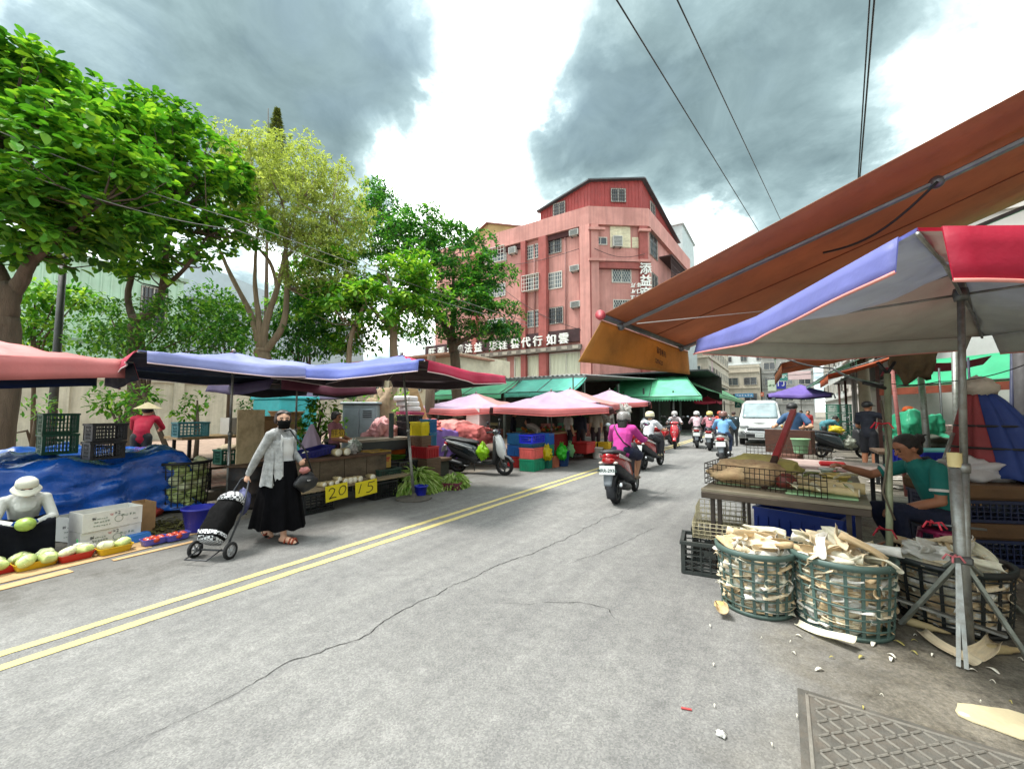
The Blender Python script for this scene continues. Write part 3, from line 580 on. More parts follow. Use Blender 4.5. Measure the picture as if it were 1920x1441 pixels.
signpx('wide pale pink shop board on the right pale building',1478,695,1520,712,46,(222,196,198),(190,110,120),'')
signpx('small teal direction sign above the dark shop fronts',1378,752,1390,764,50,(70,150,150),(230,240,240),'A')
# ================================================================ TREES
def leafmesh(name,L,W,m,fold=.25,droop=.18):
    vs=[(0,0,0),(.0,L*.5,-droop*L*.15),(0,L,-droop*L)]
    for s in(-1,1): vs+=[(s*W*.30,L*.25,fold*W*.3),(s*W*.5,L*.62,fold*W*.5-droop*L*.25),(s*W*.32,L*.9,fold*W*.25-droop*L*.75)]
    fs=[(0,3,4,1),(1,4,5,2),(0,1,7,6),(1,2,8,7)]
    return vs,fs
def foliage(P,D,S,L,W,fold=.25,droop=.2):
    """P positions, D directions (unit), S scales -> verts, faces (numpy, one mesh of leaves)"""
    n=len(P); vs,fs=leafmesh('l',L,W,None,fold,droop); vs=np.array(vs); k=len(vs); D=D/np.linalg.norm(D,axis=1)[:,None]
    up=np.tile([0,0,1.],(n,1)); X=np.cross(D,up); X/=np.linalg.norm(X,axis=1)[:,None]+1e-6; Z=np.cross(X,D)
    vv=P[:,None,:]+S[:,None,None]*(vs[None,:,0,None]*X[:,None,:]+vs[None,:,1,None]*D[:,None,:]+vs[None,:,2,None]*Z[:,None,:])
    ff=(np.arange(n)[:,None,None]*k+np.array(fs)[None]).reshape(-1,4); return vv.reshape(-1,3),ff
def npmesh(name,v,f,m):
    me=bpy.data.meshes.new(name); nf=len(f); me.vertices.add(len(v)); me.vertices.foreach_set('co',v.astype(np.float32).ravel())
    me.loops.add(nf*4); me.loops.foreach_set('vertex_index',f.astype(np.int32).ravel()); me.polygons.add(nf); me.polygons.foreach_set('loop_start',np.arange(nf,dtype=np.int32)*4)
    me.update(calc_edges=True); me.validate(); me.materials.append(m); return me
def leafmat(c1,c2,c3,tl=.35,rough=.4,sc=1.3):
    m=bpy.data.materials.new('m_leaf'); m.use_nodes=True; t=m.node_tree; b=t.nodes['Principled BSDF']
    g=t.nodes.new('ShaderNodeNewGeometry'); rn=g.outputs['Random Per Island']
    n=t.nodes.new('ShaderNodeTexNoise'); n.inputs['Scale'].default_value=sc; n.inputs['Detail'].default_value=3; t.links.new(g.outputs['Position'],n.inputs['Vector'])
    f=mth(t,'ADD',mth(t,'MULTIPLY',rn,.55),mth(t,'MULTIPLY',n.outputs[0],.5)); c=ramp(t,f,[(.2,lin(c1)),(.55,lin(c2)),(.88,lin(c3))])
    t.links.new(c,b.inputs['Base Color']); b.inputs['Roughness'].default_value=rough+.14; b.inputs['Specular IOR Level'].default_value=.28
    tr=t.nodes.new('ShaderNodeBsdfTranslucent'); c2_=mixc(t,1.,c,(1.25,1.3,.55),'MULTIPLY'); t.links.new(c2_,tr.inputs[0]); mx=t.nodes.new('ShaderNodeMixShader'); mx.inputs[0].default_value=tl
    t.links.new(b.outputs[0],mx.inputs[1]); t.links.new(tr.outputs[0],mx.inputs[2]); t.links.new(mx.outputs[0],t.nodes['Material Output'].inputs[0]); return m
BARK=mat((92,78,64),.95,.25,2.5,bump=.9,bs=18,stretch=(3,3,.6),dirt=.3,dcol=(70,72,58)); BARKL=mat((150,132,110),.95,.2,3,bump=.7,bs=18,stretch=(3,3,.6),dirt=.3)
def crown_pts(blobs,dens,rng,shell=.55,pad=0):
    if pad:   # foliage gathers in flat pads at the branch ends, with gaps between them
        k=13; C0,N0=crown_pts(blobs,dens/k*1.15,rng,shell); m=len(C0); a=rng.random((m,k))*TAU; q=np.sqrt(rng.random((m,k)))*pad*rng.uniform(.6,1.25,(m,1)); o=np.stack([q*np.cos(a),q*np.sin(a),.10*pad*rng.normal(size=(m,k))-.45*q*q/pad],2)
        n=np.repeat(N0[:,None,:]*.45,k,1)+o/pad*.5+np.array([0,0,.75]); n/=np.linalg.norm(n,axis=2)[...,None]; return (C0[:,None,:]+o).reshape(-1,3),n.reshape(-1,3)
    P=[];Nn=[]
    for c,r in blobs:
        c=np.array(c);r=np.array(r); n=int(dens*(r[0]*r[1]+r[0]*r[2]+r[1]*r[2]))
        d=rng.normal(size=(n,3)); d/=np.linalg.norm(d,axis=1)[:,None]; rad=shell+(1.06-shell)*rng.random(n)**.6
        lump=1+.16*np.sin(d[:,0]*5+c[0])*np.cos(d[:,1]*6+c[1])+.1*np.sin(d[:,2]*9+c[2]); P.append(c+d*r*(rad*lump)[:,None]); q=d/r; Nn.append(q/np.linalg.norm(q,axis=1)[:,None])
    return np.concatenate(P),np.concatenate(Nn)
def tree(name,label,base,limbs,blobs,leaf,m,dens=30,whorl=7,seed=1,bark=BARK,spread=.9,nleafobj=0,group=None,upb=.25,keepgap=0.0,shell=.55,pad=0):
    """limbs: list of (pts, r0, r1) in world space; blobs: (centre, radii) world"""
    rng=np.random.default_rng(seed); t=thing(name,label,'tree',base,group=group); b=V(base)
    mb=MB()
    for pts,r0,r1 in limbs:
        pp=[V(p) for p in pts]; Q=[]
        for i in range(len(pp)-1):
            for k in range(5):
                s=k/5; p0=pp[max(i-1,0)];p1=pp[i];p2=pp[i+1];p3=pp[min(i+2,len(pp)-1)]
                Q.append(.5*((2*p1)+(p2-p0)*s+(2*p0-5*p1+4*p2-p3)*s*s+(3*p1-p0-3*p2+p3)*s**3))
        Q.append(pp[-1]); n=len(Q)
        Q=[q-b+V((fbm(q.z*1.3,i*.3,seed)*.5*r1,fbm(q.z*1.1,i*.3,seed+5)*.5*r1,0)) for i,q in enumerate(Q)]
        mb.tube(Q,[lerp(r0,r1,(i/(n-1))**.8)*(1+.08*fbm(i*.6,seed,1)) for i in range(n)],10)
    trunk=mb.build('trunk',bark,t)
    P,Nn=crown_pts(blobs,dens,rng,shell,pad)
    # twigs from limb ends to a share of whorls
    ends=[V(l[0][-1]) for l in limbs]+[V(l[0][len(l[0])//2]) for l in limbs[1:]]
    tw=MB(); E=np.array([list(e) for e in ends])
    for i in rng.choice(len(P),min(len(P),110),replace=False):
        d=np.linalg.norm(E-P[i],axis=1); j=int(d.argmin()); a=ends[j]-b; q=V(P[i])-b
        if .3<d[j]<4: tw.tube([a,a.lerp(q,.5)+V((0,0,-.12*d[j])),q],[.03,.018,.006],5)
    if tw.v: tw.build('branches',bark,trunk)
    L,W=leaf; K=whorl; n=len(P)
    a=rng.random((n,K))*TAU; el=rng.normal(.25,.45,(n,K))
    ax=Nn*(1-upb)+np.array([0,0,upb*1.6]); ax/=np.linalg.norm(ax,axis=1)[:,None]
    u=np.cross(ax,[.31,.77,.2]); u/=np.linalg.norm(u,axis=1)[:,None]; w=np.cross(ax,u)
    D=(np.cos(a)[...,None]*u[:,None,:]+np.sin(a)[...,None]*w[:,None,:])*spread+ax[:,None,:]*el[...,None]
    PP=P[:,None,:]+D*L*.1+rng.normal(size=(n,K,3))*L*.22; S=rng.uniform(.6,1.15,(n,K))
    PP=PP.reshape(-1,3)-np.array(list(b)); D=D.reshape(-1,3); S=S.reshape(-1)
    if nleafobj:   # the leaves that show largest are parts of their own
        Mx=np.array([list(r) for r in camo.matrix_basis.inverted()])
        Wp=PP+np.array(list(b)); dist=np.linalg.norm(Wp-np.array([0,0,CAMH]),axis=1); nn=np.repeat(Nn,K,axis=0)
        face=-(nn*(Wp-np.array([0,0,CAMH]))).sum(1)/dist; sc=dist-3.2*face; hd=np.array([-math.sin(YAW),math.cos(YAW)]); fw=Wp[:,:2]@hd; rt=Wp[:,:2]@np.array([math.cos(YAW),math.sin(YAW)])
        vis=(rt/fw>-1.27)&((Wp[:,2]-CAMH)/fw<1.0); sc=np.where(vis,sc,99); idx=np.argsort(sc)[:nleafobj*3]; idx=rng.choice(idx,nleafobj,replace=False); mask=np.ones(len(PP),bool); mask[idx]=False
        vs,fs=leafmesh('leaf',L,W,m); me=MB().add(vs,fs).mesh('leaf',[m],False)
        for i in idx:
            d=V(D[i]).normalized(); x=d.cross(V((0,0,1))).normalized(); z=x.cross(d); o=obj('leaf',me,t); mm=MX((x,d,z)).transposed().to_4x4()*1; s=S[i]
            o.matrix_local=T(*PP[i])@mm@MX.Scale(s,4)
        PP=PP[mask];D=D[mask];S=S[mask]
    v,f=foliage(PP,D,S,L,W); o=obj('crown',npmesh('crown',v,f,m),t); o['kind']='stuff'
    return t
# ================================================================ UMBRELLAS
def umbrella(label,c,R,zr,za,th,cols,under,val=.22,poleh=None,sag=.12,base='plate',polec=(0,0),group=None,lean=(0,0),bulge=0.0,pole=True,name='market_umbrella',valrand=.03,trim=None,tls=.25,utl=.12,valc=None):
    t=thing(name,label,'umbrella',(c[0],c[1],0),group=group); cor=[V((R*math.cos(RAD(th+90*k)),R*math.sin(RAD(th+90*k)),zr)) for k in range(4)]; ap=V((lean[0],lean[1],za))
    rr=random.Random(int(abs(c[0]*97+c[1]*31)))
    ms=[mat(k,.6,.14,1.2,bump=.5,bs=6,tl=tls,dirt=.5,dcol=tuple(int(q*.72+30) for q in k)) for k in cols]; um=mat(under,.8,.12,2,tl=utl,dirt=.2)
    mb=MB()
    for k in range(4):
        a,b=cor[k],cor[(k+1)%4]
        def fn(u,v,a=a,b=b):
            e=a.lerp(b,u); mid=1-abs(2*u-1); e=e+(-e.normalized()*0) ; p=ap.lerp(e,v); p.z-=sag*math.sin(PI*v)*(.35+.65*mid)-bulge*math.sin(PI*v); p.z-=.05*mid*v; p.z+=(.045*fbm(p.x*2.6+c[0],p.y*2.6,3.,4)+.013*math.sin(u*PI*9)*v)*math.sin(PI*v); return p
        mb.sheet(fn,26,14,.014,k%len(ms)+1,0)
    # sheet(): first side = outside? make outside by height
    o=mb.build('canopy',[um]+ms,t)
    vb=MB(); tb=MB()
    for k in range(4):
        a,b=cor[k],cor[(k+1)%4]; nrm_=((a+b)/2); nrm_.z=0; nrm_.normalize(); ph=rr.uniform(0,6); fl=rr.uniform(.05,.16)
        def fv(u,v,a=a,b=b,k=k):
            uu=.03+.94*u; e=a.lerp(b,uu); mid=1-abs(2*uu-1); e.z-=.05*mid; return e+nrm_*(.012+v*(fl*.4+valrand*math.sin(u*11+ph)+valrand*.6*math.sin(u*23+ph)))-V((0,0,(val[k] if isinstance(val,tuple) else val)*v*(1-.1*math.cos(u*PI*2))))
        vb.sheet(fv,26,3,.005,k%len(ms)+1,0)
        if trim: tb.tube([fv(i/26,1) for i in range(27)],.008,5)
    vb.build('valance',[um]+(ms if not valc else [mat(valc,.65,.12,1.5,bump=.2,bs=5,tl=tls,dirt=.3,dcol=(160,90,90))]*4),t)
    if trim: tb.build('trim',mat(trim,.7,.05,4),t)
    if pole:
        p0=V((polec[0],polec[1],0)); mb=MB(); j=p0.lerp(ap,.93 if poleh is None else poleh/za); mb.tube([p0,p0.lerp(ap,.48)],.024,10); mb.tube([p0.lerp(ap,.47),ap+V((0,0,.03))],.019,10); mb.lathe([(.03,-.03),(.034,0),(.03,.03)],10,T(*p0.lerp(ap,.47))); mb.ell(ap+V((0,0,.03)),.03)
        mb.build('pole',GALV,t); hub=p0.lerp(ap,(zr+.06)/za)
        hb=MB().lathe([(.035,-.04),(.042,0),(.035,.04)],10,T(*hub)).build('hub',STEEL,t)
        for k in range(4):
            MB().tube([ap-V((0,0,.03)),ap.lerp(cor[k],.5)-V((0,0,.03+sag*.4)),cor[k]-V((0,0,.025))],.009,6).build('rib',GALV,t)
            MB().tube([hub,ap.lerp(cor[k],.52)-V((0,0,.03+sag*.38))],.009,6).build('strut',GALV,t)
        if base=='plate': MB().lathe([(.0,.0),(.30,.0),(.31,.012),(.27,.03),(.06,.04),(.03,.10)],24,T(*p0)).build('base',mat((84,80,74),.8,.2,6,dirt=.6),t)
    return t
# ================================================================ CRATES, BOXES AND OTHER GOODS
def crate(label,loc_,size,rgb,rz=0,nx=7,nz=4,group=None,tilt=None,lid=False,solid=False,cat='crate',name='plastic_crate',dirt=.25):
    L,Wd,Hh=size; m=mat(rgb,.45,.1,5,dirt=dirt,dcol=(70,64,56)); mb=MB(); t=.012; tp=1.0
    def side(Lx,off,ax):
        Mx=(T(0,off,0) if ax==0 else T(off,0,0)@rotz(PI/2))
        if solid:
            mb.box((0,0,Hh*.5),(Lx-.01,t,Hh*.96),Mx); [mb.box((lerp(-Lx/2+.04,Lx/2-.04,i/nx),(1 if off>0 else -1)*(1 if ax==0 else -1)*.012,Hh*.42),(.014,.016,Hh*.72),Mx) for i in range(nx+1)]
        else:
            for i in range(nx+1): mb.box((lerp(-Lx/2+.02,Lx/2-.02,i/nx),0,Hh/2),(.010 if 0<i<nx else .034,t,Hh-.02),Mx)
            for i in range(nz+1): mb.box((0,.001,lerp(.02,Hh-.02,i/nz)),(Lx-.02,t*.8,.010 if 0<i<nz else .030),Mx)
            mb.box((0,.002,Hh*.68),(Lx*.2,t*.9,Hh*.12),Mx)
        mb.box((0,0,Hh-.014),(Lx+.012,.034,.028),Mx)
    side(L,Wd/2-.012,0); side(L,-Wd/2+.012,0); side(Wd-.05,L/2-.013,1); side(Wd-.05,-L/2+.013,1)
    if solid: mb.box((0,0,.012),(L-.03,Wd-.03,.016))
    else:
        for i in range(nx+1): mb.box((lerp(-L/2+.03,L/2-.03,i/nx),0,.012),(.016,Wd-.05,.012))
        for i in range(5): mb.box((0,lerp(-Wd/2+.03,Wd/2-.03,i/4),.0125),(L-.05,.016,.011))
    if lid: mb.box((0,0,Hh+.012),(L+.01,Wd+.01,.02))
    me_key=('crate',size,rgb,nx,nz,lid,solid)
    o=mb.build(name,m,None,loc_,rz); tag(o,label,cat,group)
    if tilt: o.rotation_euler=(tilt[0],tilt[1],rz)
    return o
def carton(label,loc_,size,rz=0,m=None,flaps=True,open_=True,cat='box',name='cardboard_box',group=None,tilt=None):
    L,Wd,Hh=size; m=m or CARD; t=thing(name,label,cat,loc_,rz,group); mb=MB(); th=.006
    for s in(-1,1): mb.box((0,s*(Wd/2-th/2),Hh/2),(L,th,Hh)); mb.box((s*(L/2-th/2),0,Hh/2),(th,Wd-2*th,Hh-.002))
    mb.box((0,0,.004),(L-.014,Wd-.014,.006)); mb.build('body',m,t)
    if not open_: MB().box((0,0,Hh+.004),(L,Wd,.006)).build('lid',m,t); MB().box((0,0,Hh+.009),(L+.002,.05,.002)).build('tape',mat((190,170,120),.3,.05,4),t)
    elif flaps:
        for s in(-1,1):
            f=MB().box((0,0,.06),(L*.98,.005,.12)).build('flap',m,t,(0,s*(Wd/2),Hh),0); f.rotation_euler=(-s*RAD(rnd.uniform(40,110)),0,0)
            f=MB().box((0,0,.06),(.005,Wd*.96,.12)).build('flap',m,t,(s*L/2,0,Hh),0); f.rotation_euler=(0,s*RAD(rnd.uniform(30,100)),0)
    if tilt: t.rotation_euler=(tilt[0],tilt[1],rz)
    return t
def bucket(label,loc_,r,h,rgb,cat='bucket',handle=True,name='bucket',group=None,tilt=None,sx=1):
    m=mat(rgb,.35,.08,5,dirt=.15); t=thing(name,label,cat,loc_,group=group)
    MB().lathe([(.0,.004),(r*.74,.004),(r*.76,.02),(r,h-.02),(r+.016,h-.02),(r+.016,h),(r-.01,h),(r*.72,.02),(0,.02)],22,cap=False,sx=sx).build('body',m,t)
    if handle: MB().tube([((r+.01)*sx*math.cos(a),.05*math.sin(a),h-.03-.10*math.sin(a)*.9) for a in [PI*i/10 for i in range(11)]],.005,6).build('handle',STEEL,t)
    if tilt: t.rotation_euler=tilt
    return t
def tray(label,loc_,L,Wd,h,rgb,rz=0,group=None):
    m=mat(rgb,.4,.08,6,dirt=.12); mb=MB(); n=24
    def ring(sx,sy,z): 
        return [(sx*math.copysign(abs(math.cos(a))**.35,math.cos(a)),sy*math.copysign(abs(math.sin(a))**.35,math.sin(a)),z) for a in [TAU*i/n for i in range(n)]]
    mb.loft([ring(L*.42,Wd*.40,.002),ring(L*.5,Wd*.5,h),ring(L*.52,Wd*.53,h),ring(L*.52,Wd*.53,h-.008),ring(L*.505,Wd*.505,h-.008),ring(L*.43,Wd*.41,.002)],0,False,False)
    mb.add(ring(L*.42,Wd*.40,.006),[tuple(range(n))])
    for i in range(n): a=TAU*i/n
    return tag(mb.build('plastic_tray',m,None,loc_,rz),label,'tray',group)
def blobmesh(name,r,m,seed=0,amp=.18,fr=1.6,nu=20,nv=12,pinch=None,crinkle=0):
    mb=MB(); mb.ell((0,0,0),(1,1,1),None,0,nu,nv); out=[]
    for p in mb.v:
        p=V(p); k=1+amp*fbm(p.x*fr+seed,p.y*fr,p.z*fr,3)+crinkle*abs(fbm(p.x*5+seed,p.y*5,p.z*5,2)); q=V((p.x*r[0]*k,p.y*r[1]*k,p.z*r[2]*k))
        if pinch and p.z>.2: s=1-(p.z-.2)/.8*pinch; q.x*=s; q.y*=s
        out.append(tuple(q))
    mb.v=out; return mb.mesh(name,[m] if not isinstance(m,list) else m)
def blob(name,label,cat,loc_,r,m,seed=0,amp=.18,fr=1.6,rz=0,group=None,pinch=None,crinkle=0,rot=None,nu=20,nv=12):
    o=obj(name,blobmesh(name,r,m,seed,amp,fr,nu,nv,pinch,crinkle),None,loc_,rz,0,rot); return tag(o,label,cat,group)
BAGW=mat((206,204,200),.35,.08,4,tl=.4); 
def bag(label,loc_,r,m=BAGW,seed=0,group=None,rz=0):
    t=thing('plastic_bag',label,'bag',loc_,rz,group); obj('body',blobmesh('body',r,m,seed,.55,2.6,30,20,.55,.35),t,(0,0,r[2]*.9))
    mb=MB(); [mb.tube([(s*r[0]*.25,0,r[2]*1.6),(s*r[0]*.42,0,r[2]*2.15),(s*r[0]*.1,0,r[2]*2.25)],[.012,.008,.005],6) for s in(-1,1)]; mb.build('handles',m,t); return t
def drape(name,label,cat,loc_,L,Wd,Hh,m,rz=0,drop=None,amp=.05,seed=0,group=None,topamp=.06,front_only=False,nf=9,wr=.03):
    """cloth over a pile: top with lumps and hanging folded sides"""
    drop=Hh*.95 if drop is None else drop; mb=MB(); nu,nv=80,64
    def fn(u,v):
        x=(u-.5)*(L+2*drop); y=(v-.5)*(Wd+2*drop); ox=max(0,abs(x)-L/2); oy=max(0,abs(y)-Wd/2); o=math.hypot(ox,oy) if (ox and oy) else max(ox,oy)
        sx=math.copysign(min(abs(x),L/2),x); sy=math.copysign(min(abs(y),Wd/2),y); s=sx*4.1+sy*3.7
        fold=amp*min(1,o/(.3*drop+.01))*math.sin(s*nf/4+2.0*fbm(s*.6,seed))+.04*o*fbm(x*2,y*2,seed)+wr*min(1,o*4)*fbm(s*.9+seed,o*5.5,seed,4)
        k=.10*o+fold
        return V((sx+(math.copysign(k,x) if ox else 0),sy+(math.copysign(k,y) if oy else 0),Hh-min(o,Hh-.02)+topamp*fbm(x*1.6,y*1.6,seed+3)*max(0,1-o/(drop*.6+.01))+(.03*fbm(x*6,y*6,seed) if o<.05 else 0)))
    mb.sheet(fn,nu,nv,.004); return tag(mb.build(name,m,None,loc_,rz),label,cat,group)
# ================================================================ PEOPLE
def capsule(a,b,ra,rb,side=None,fl=1.0,n=12):
    """tapered capsule as rings; fl flattens the direction across `side`"""
    a=V(a);b=V(b); d=b-a
    if d.length<1e-5: d=V((0,0,1e-3)); b=a+d
    z=d.normalized(); s=V(side) if side is not None else (V((1,0,0)) if abs(z.x)<.9 else V((0,1,0))); x=(s-z*s.dot(z)).normalized(); y=z.cross(x); rings=[]
    for k in (1.0,.7,.35): rings.append((a-z*ra*math.sin(k*PI/2)*.97,ra*math.cos(k*PI/2*.97)+1e-4))
    for k in (0,.25,.5,.75,1.): rings.append((a.lerp(b,k),lerp(ra,rb,k)))
    for k in (.35,.7,1.): rings.append((b+z*rb*math.sin(k*PI/2)*.97,rb*math.cos(k*PI/2*.97)+1e-4))
    return [[p+(x*math.cos(TAU*j/n)+y*fl*math.sin(TAU*j/n))*r for j in range(n)] for p,r in rings]
def remesh(mb,vox,smooth=4):
    me=mb.mesh('tmp',[]); o=bpy.data.objects.new('tmp',me); C.objects.link(o); r=o.modifiers.new('r','REMESH'); r.mode='VOXEL'; r.voxel_size=vox; r.use_smooth_shade=True
    s=o.modifiers.new('s','SMOOTH'); s.factor=.5; s.iterations=smooth; dg=bpy.context.evaluated_depsgraph_get(); dg.update(); out=bpy.data.meshes.new_from_object(o.evaluated_get(dg)); bpy.data.objects.remove(o); return out
def skinbody(prims,vox,mats,smooth=3):
    """prims: (a,b,ra,rb,tag,side,flat) -> one continuous mesh; every face takes the material of the limb piece it lies on"""
    mb=MB(); [mb.loft(capsule(p[0],p[1],p[2],p[3],p[5],p[6])) for p in prims]
    me=remesh(mb,vox,smooth); names=list(mats); [me.materials.append(mats[k]) for k in names]; nf=len(me.polygons); c=np.empty(nf*3); me.polygons.foreach_get('center',c); c=c.reshape(-1,3)
    best=np.full(nf,9e9); idx=np.zeros(nf,np.int32)
    for p in prims:
        a=np.array(p[0]);b=np.array(p[1]); d=b-a; l=max(1e-9,d@d); t=np.clip(((c-a)@d)/l,0,1); r=p[2]+(p[3]-p[2])*t; q=c-(a+t[:,None]*d)
        if p[5] is not None and p[6]!=1:
            zz_=d/math.sqrt(l); s=np.array(p[5],float); s=s-zz_*(s@zz_); s/=np.linalg.norm(s); yv=np.cross(zz_,s); q=q+np.outer((q@yv)*(1/p[6]-1),yv)
        e=np.linalg.norm(q,axis=1)-r; w=e<best; best[w]=e[w]; idx[w]=names.index(p[4])
    me.polygons.foreach_set('material_index',idx); me.polygons.foreach_set('use_smooth',np.ones(nf,bool)); me.update(); return me
SKIN=mat((196,148,118),.55,.06,8,spec=.4); SKIN2=mat((164,112,84),.55,.06,8,spec=.4); HAIR=mat((30,26,25),.5,.2,30,stretch=(6,6,1),bump=.5,bs=60)
def hand(pr,w,el,side_s,nrm_,curl=.5,tag_='skin',k=1.0):
    w=V(w);d=(w-V(el)).normalized(); n=V(nrm_); n=(n-d*n.dot(d)).normalized(); s=d.cross(n)*side_s
    pr.append((w,w+d*.075*k,.026*k,.034*k,tag_,s,.5)); b=w+d*.085*k
    for i,(o,l) in enumerate(((-.030,.062),(-.010,.074),(.011,.070),(.030,.052))):
        p0=b+s*o*k*-1; c1=curl*.9; m1=p0+(d*math.cos(c1)+n*math.sin(c1))*l*.5*k; c2=c1+curl*1.2; m2=m1+(d*math.cos(c2)+n*math.sin(c2))*l*.55*k
        pr.append((p0-d*.015*k,m1,.0095*k,.0088*k,tag_,None,1)); pr.append((m1,m2,.0088*k,.0075*k,tag_,None,1))
    p0=w+d*.028*k+s*.028*k; m1=p0+(d*.6+s*.6+n*.35*curl).normalized()*.04*k; m2=m1+(d*.8+n*.7*curl+s*.1).normalized()*.032*k
    pr.append((p0,m1,.012*k,.0105*k,tag_,None,1)); pr.append((m1,m2,.0105*k,.0085*k,tag_,None,1))
STAND=dict(pel=(0,0,.90),wa=(0,.0,1.03),ch=(0,.01,1.2),nk=(0,.0,1.36),hd=(0,.03,1.49),shL=(-.165,0,1.32),shR=(.165,0,1.32),elL=(-.2,-.02,1.06),elR=(.2,-.02,1.06),wrL=(-.2,.07,.84),wrR=(.2,.07,.84),
           hpL=(-.085,0,.88),hpR=(.085,0,.88),knL=(-.09,.02,.48),knR=(.09,.02,.48),anL=(-.09,-.02,.08),anR=(.09,-.02,.08),tL=(-.1,.13,.03),tR=(.1,.13,.03))
RIDE=dict(pel=(0,-.22,.86),wa=(0,-.2,.99),ch=(0,-.15,1.12),nk=(0,-.1,1.27),hd=(0,-.06,1.39),shL=(-.175,-.12,1.23),shR=(.175,-.12,1.23),elL=(-.29,.1,1.03),elR=(.29,.1,1.03),wrL=(-.3,.33,1.03),wrR=(.3,.33,1.03),
          hpL=(-.1,-.18,.83),hpR=(.1,-.18,.83),knL=(-.16,.2,.73),knR=(.16,.2,.73),anL=(-.15,.16,.36),anR=(.15,.16,.36),tL=(-.16,.32,.325),tR=(.16,.32,.325))
def person(label,loc_,rz=0,pose=STAND,over={},look={},vox=.014,scale=1.0,group=None,build=1.0,face=True,pitch=0,yaw=0):
    """returns the Empty; pose in a body frame facing +Y"""
    J={k:V(v) for k,v in {**pose,**over}.items()}; g=look.get; t=thing('person',label,'person',loc_,rz,group); t.scale=(scale,)*3
    long_s=g('sleeve','long'); leg=g('leg','long'); pr=[]; X=(J['shR']-J['shL']).normalized(); B=build; ct='shirt'; th=.010
    pr.append((J['pel']-X*.05,J['pel']+X*.05,.105*B,.105*B,'pants',X,1)); pr.append((J['pel'],J['wa'],.145*B,.130*B,g('belly','shirt'),X,.76)); pr.append((J['wa'],J['ch'],.132*B,.155*B,ct,X,.72))
    pr.append((J['ch'],J['nk']-V((0,0,.07)),.155*B,.13*B,ct,X,.68)); pr.append((J['shL'],J['shR'],.064*B,.064*B,ct,None,1)); pr.append((J['ch']-V((0,0,.03)),J['shL']*.6+J['nk']*.4,.1*B,.07,ct,None,1)); pr.append((J['ch']-V((0,0,.03)),J['shR']*.6+J['nk']*.4,.1*B,.07,ct,None,1))
    pr.append((J['nk']-V((0,0,.03)),J['hd']-V((0,0,.02)),.052,.050,g('neck','skin'),None,1))
    HM=rotz(yaw)@MX.Rotation(pitch,4,'X'); H=lambda x,y,z: J['hd']+HM.to_3x3()@V((x,y,z))
    sk=g('headtag','skin')
    pr+= [(H(0,-.012,.03),H(0,.012,.035),.088,.083,sk,(1,0,0),1),(H(0,.025,-.02),H(0,.035,-.065),.068,.045,sk,(1,0,0),1),(H(0,.095,.012),H(0,.110,-.014),.010,.013,sk,None,1),
          (H(-.083,0,.01),H(-.083,-.005,-.02),.014,.012,sk,None,1),(H(.083,0,.01),H(.083,-.005,-.02),.014,.012,sk,None,1),(H(-.02,.085,-.045),H(.02,.085,-.045),.012,.012,'lip' if 'lip' in look else sk,None,1)]
    for S in 'LR':
        s=-1 if S=='L' else 1; a,e,w=J['sh'+S],J['el'+S],J['wr'+S]
        up='shirt'; fo='shirt' if long_s=='long' else 'skin'
        if long_s=='short':
            m=a.lerp(e,.62); pr.append((a,m,.066*B,.066*B,'shirt',None,1)); pr.append((a.lerp(e,.45),e,.045*B,.039,'skin',None,1))
        else: pr.append((a,e,.060*B,.050*B,'shirt',None,1))
        pr.append((e,e.lerp(w,.4),.042 if fo=='skin' else .049*B,.041 if fo=='skin' else .047*B,fo,None,1)); pr.append((e.lerp(w,.4),w,.041 if fo=='skin' else .047*B,.026 if fo=='skin' else .036,fo,None,1))
        hand(pr,w,e,s,g('palm',{}).get(S,(-s,.2,-.1)) ,g('curl',.6),g('glove','skin'))
        h,k,an,to=J['hp'+S],J['kn'+S],J['an'+S],J['t'+S]
        lo='pants' if leg=='long' else 'skin'; sc='pants'
        if leg=='short': m=h.lerp(k,.9); pr.append((h,m,.094*B,.086*B,'pants',None,1)); pr.append((h.lerp(k,.7),k,.06,.055,'skin',None,1))
        else: pr.append((h,k,.092*B,.068*B,sc,None,1))
        pr.append((k,k.lerp(an,.4),.058 if lo=='skin' else .066,.055 if lo=='skin' else .062,lo,None,1)); pr.append((k.lerp(an,.4),an,.054 if lo=='skin' else .062,.034 if lo=='skin' else .05,lo,None,1))
        ft=g('foot','shoe'); hl=an+(an-to).normalized()*.035; hl.z=to.z if abs(to.z-an.z)<.12 else an.z-.05
        pr.append((an,an.lerp(to,.3)-V((0,0,.01)),.036,.034,ft,None,1)); pr.append((hl+V((0,0,.012)),to,.033,.030,ft,None,1)); pr.append((an.lerp(to,.5),to+ (to-an).normalized()*.03,.036,.026,ft,None,1))
    mats=dict(shirt=g('shirt',WHITE),pants=g('pants',BLACK),skin=g('skin',SKIN),shoe=g('shoe',DARK)); 
    for k in ('lip','hat','glove_m','extra'): 
        if k in look: mats[k]=look[k]
    pr=[p for p in pr]
    for p in g('more',[]): pr.append(p)
    obj('body',skinbody(pr,vox,mats),t)
    hm=HM.copy(); hm.translation=J['hd']
    if face:
        for s in(-1,1): 
            e=MB().ell((s*.031,.083,.012),(.013,.008,.007)).build('eye',mat((28,22,20),.2,.1,5),t); e.matrix_local=hm
            e=MB().tube([(s*.05,.082,.034),(s*.032,.091,.039),(s*.014,.092,.034)],.005,5).build('eyebrow',HAIR,t); e.matrix_local=hm
    hs=g('hair','short'); hmat=g('hairm',HAIR)
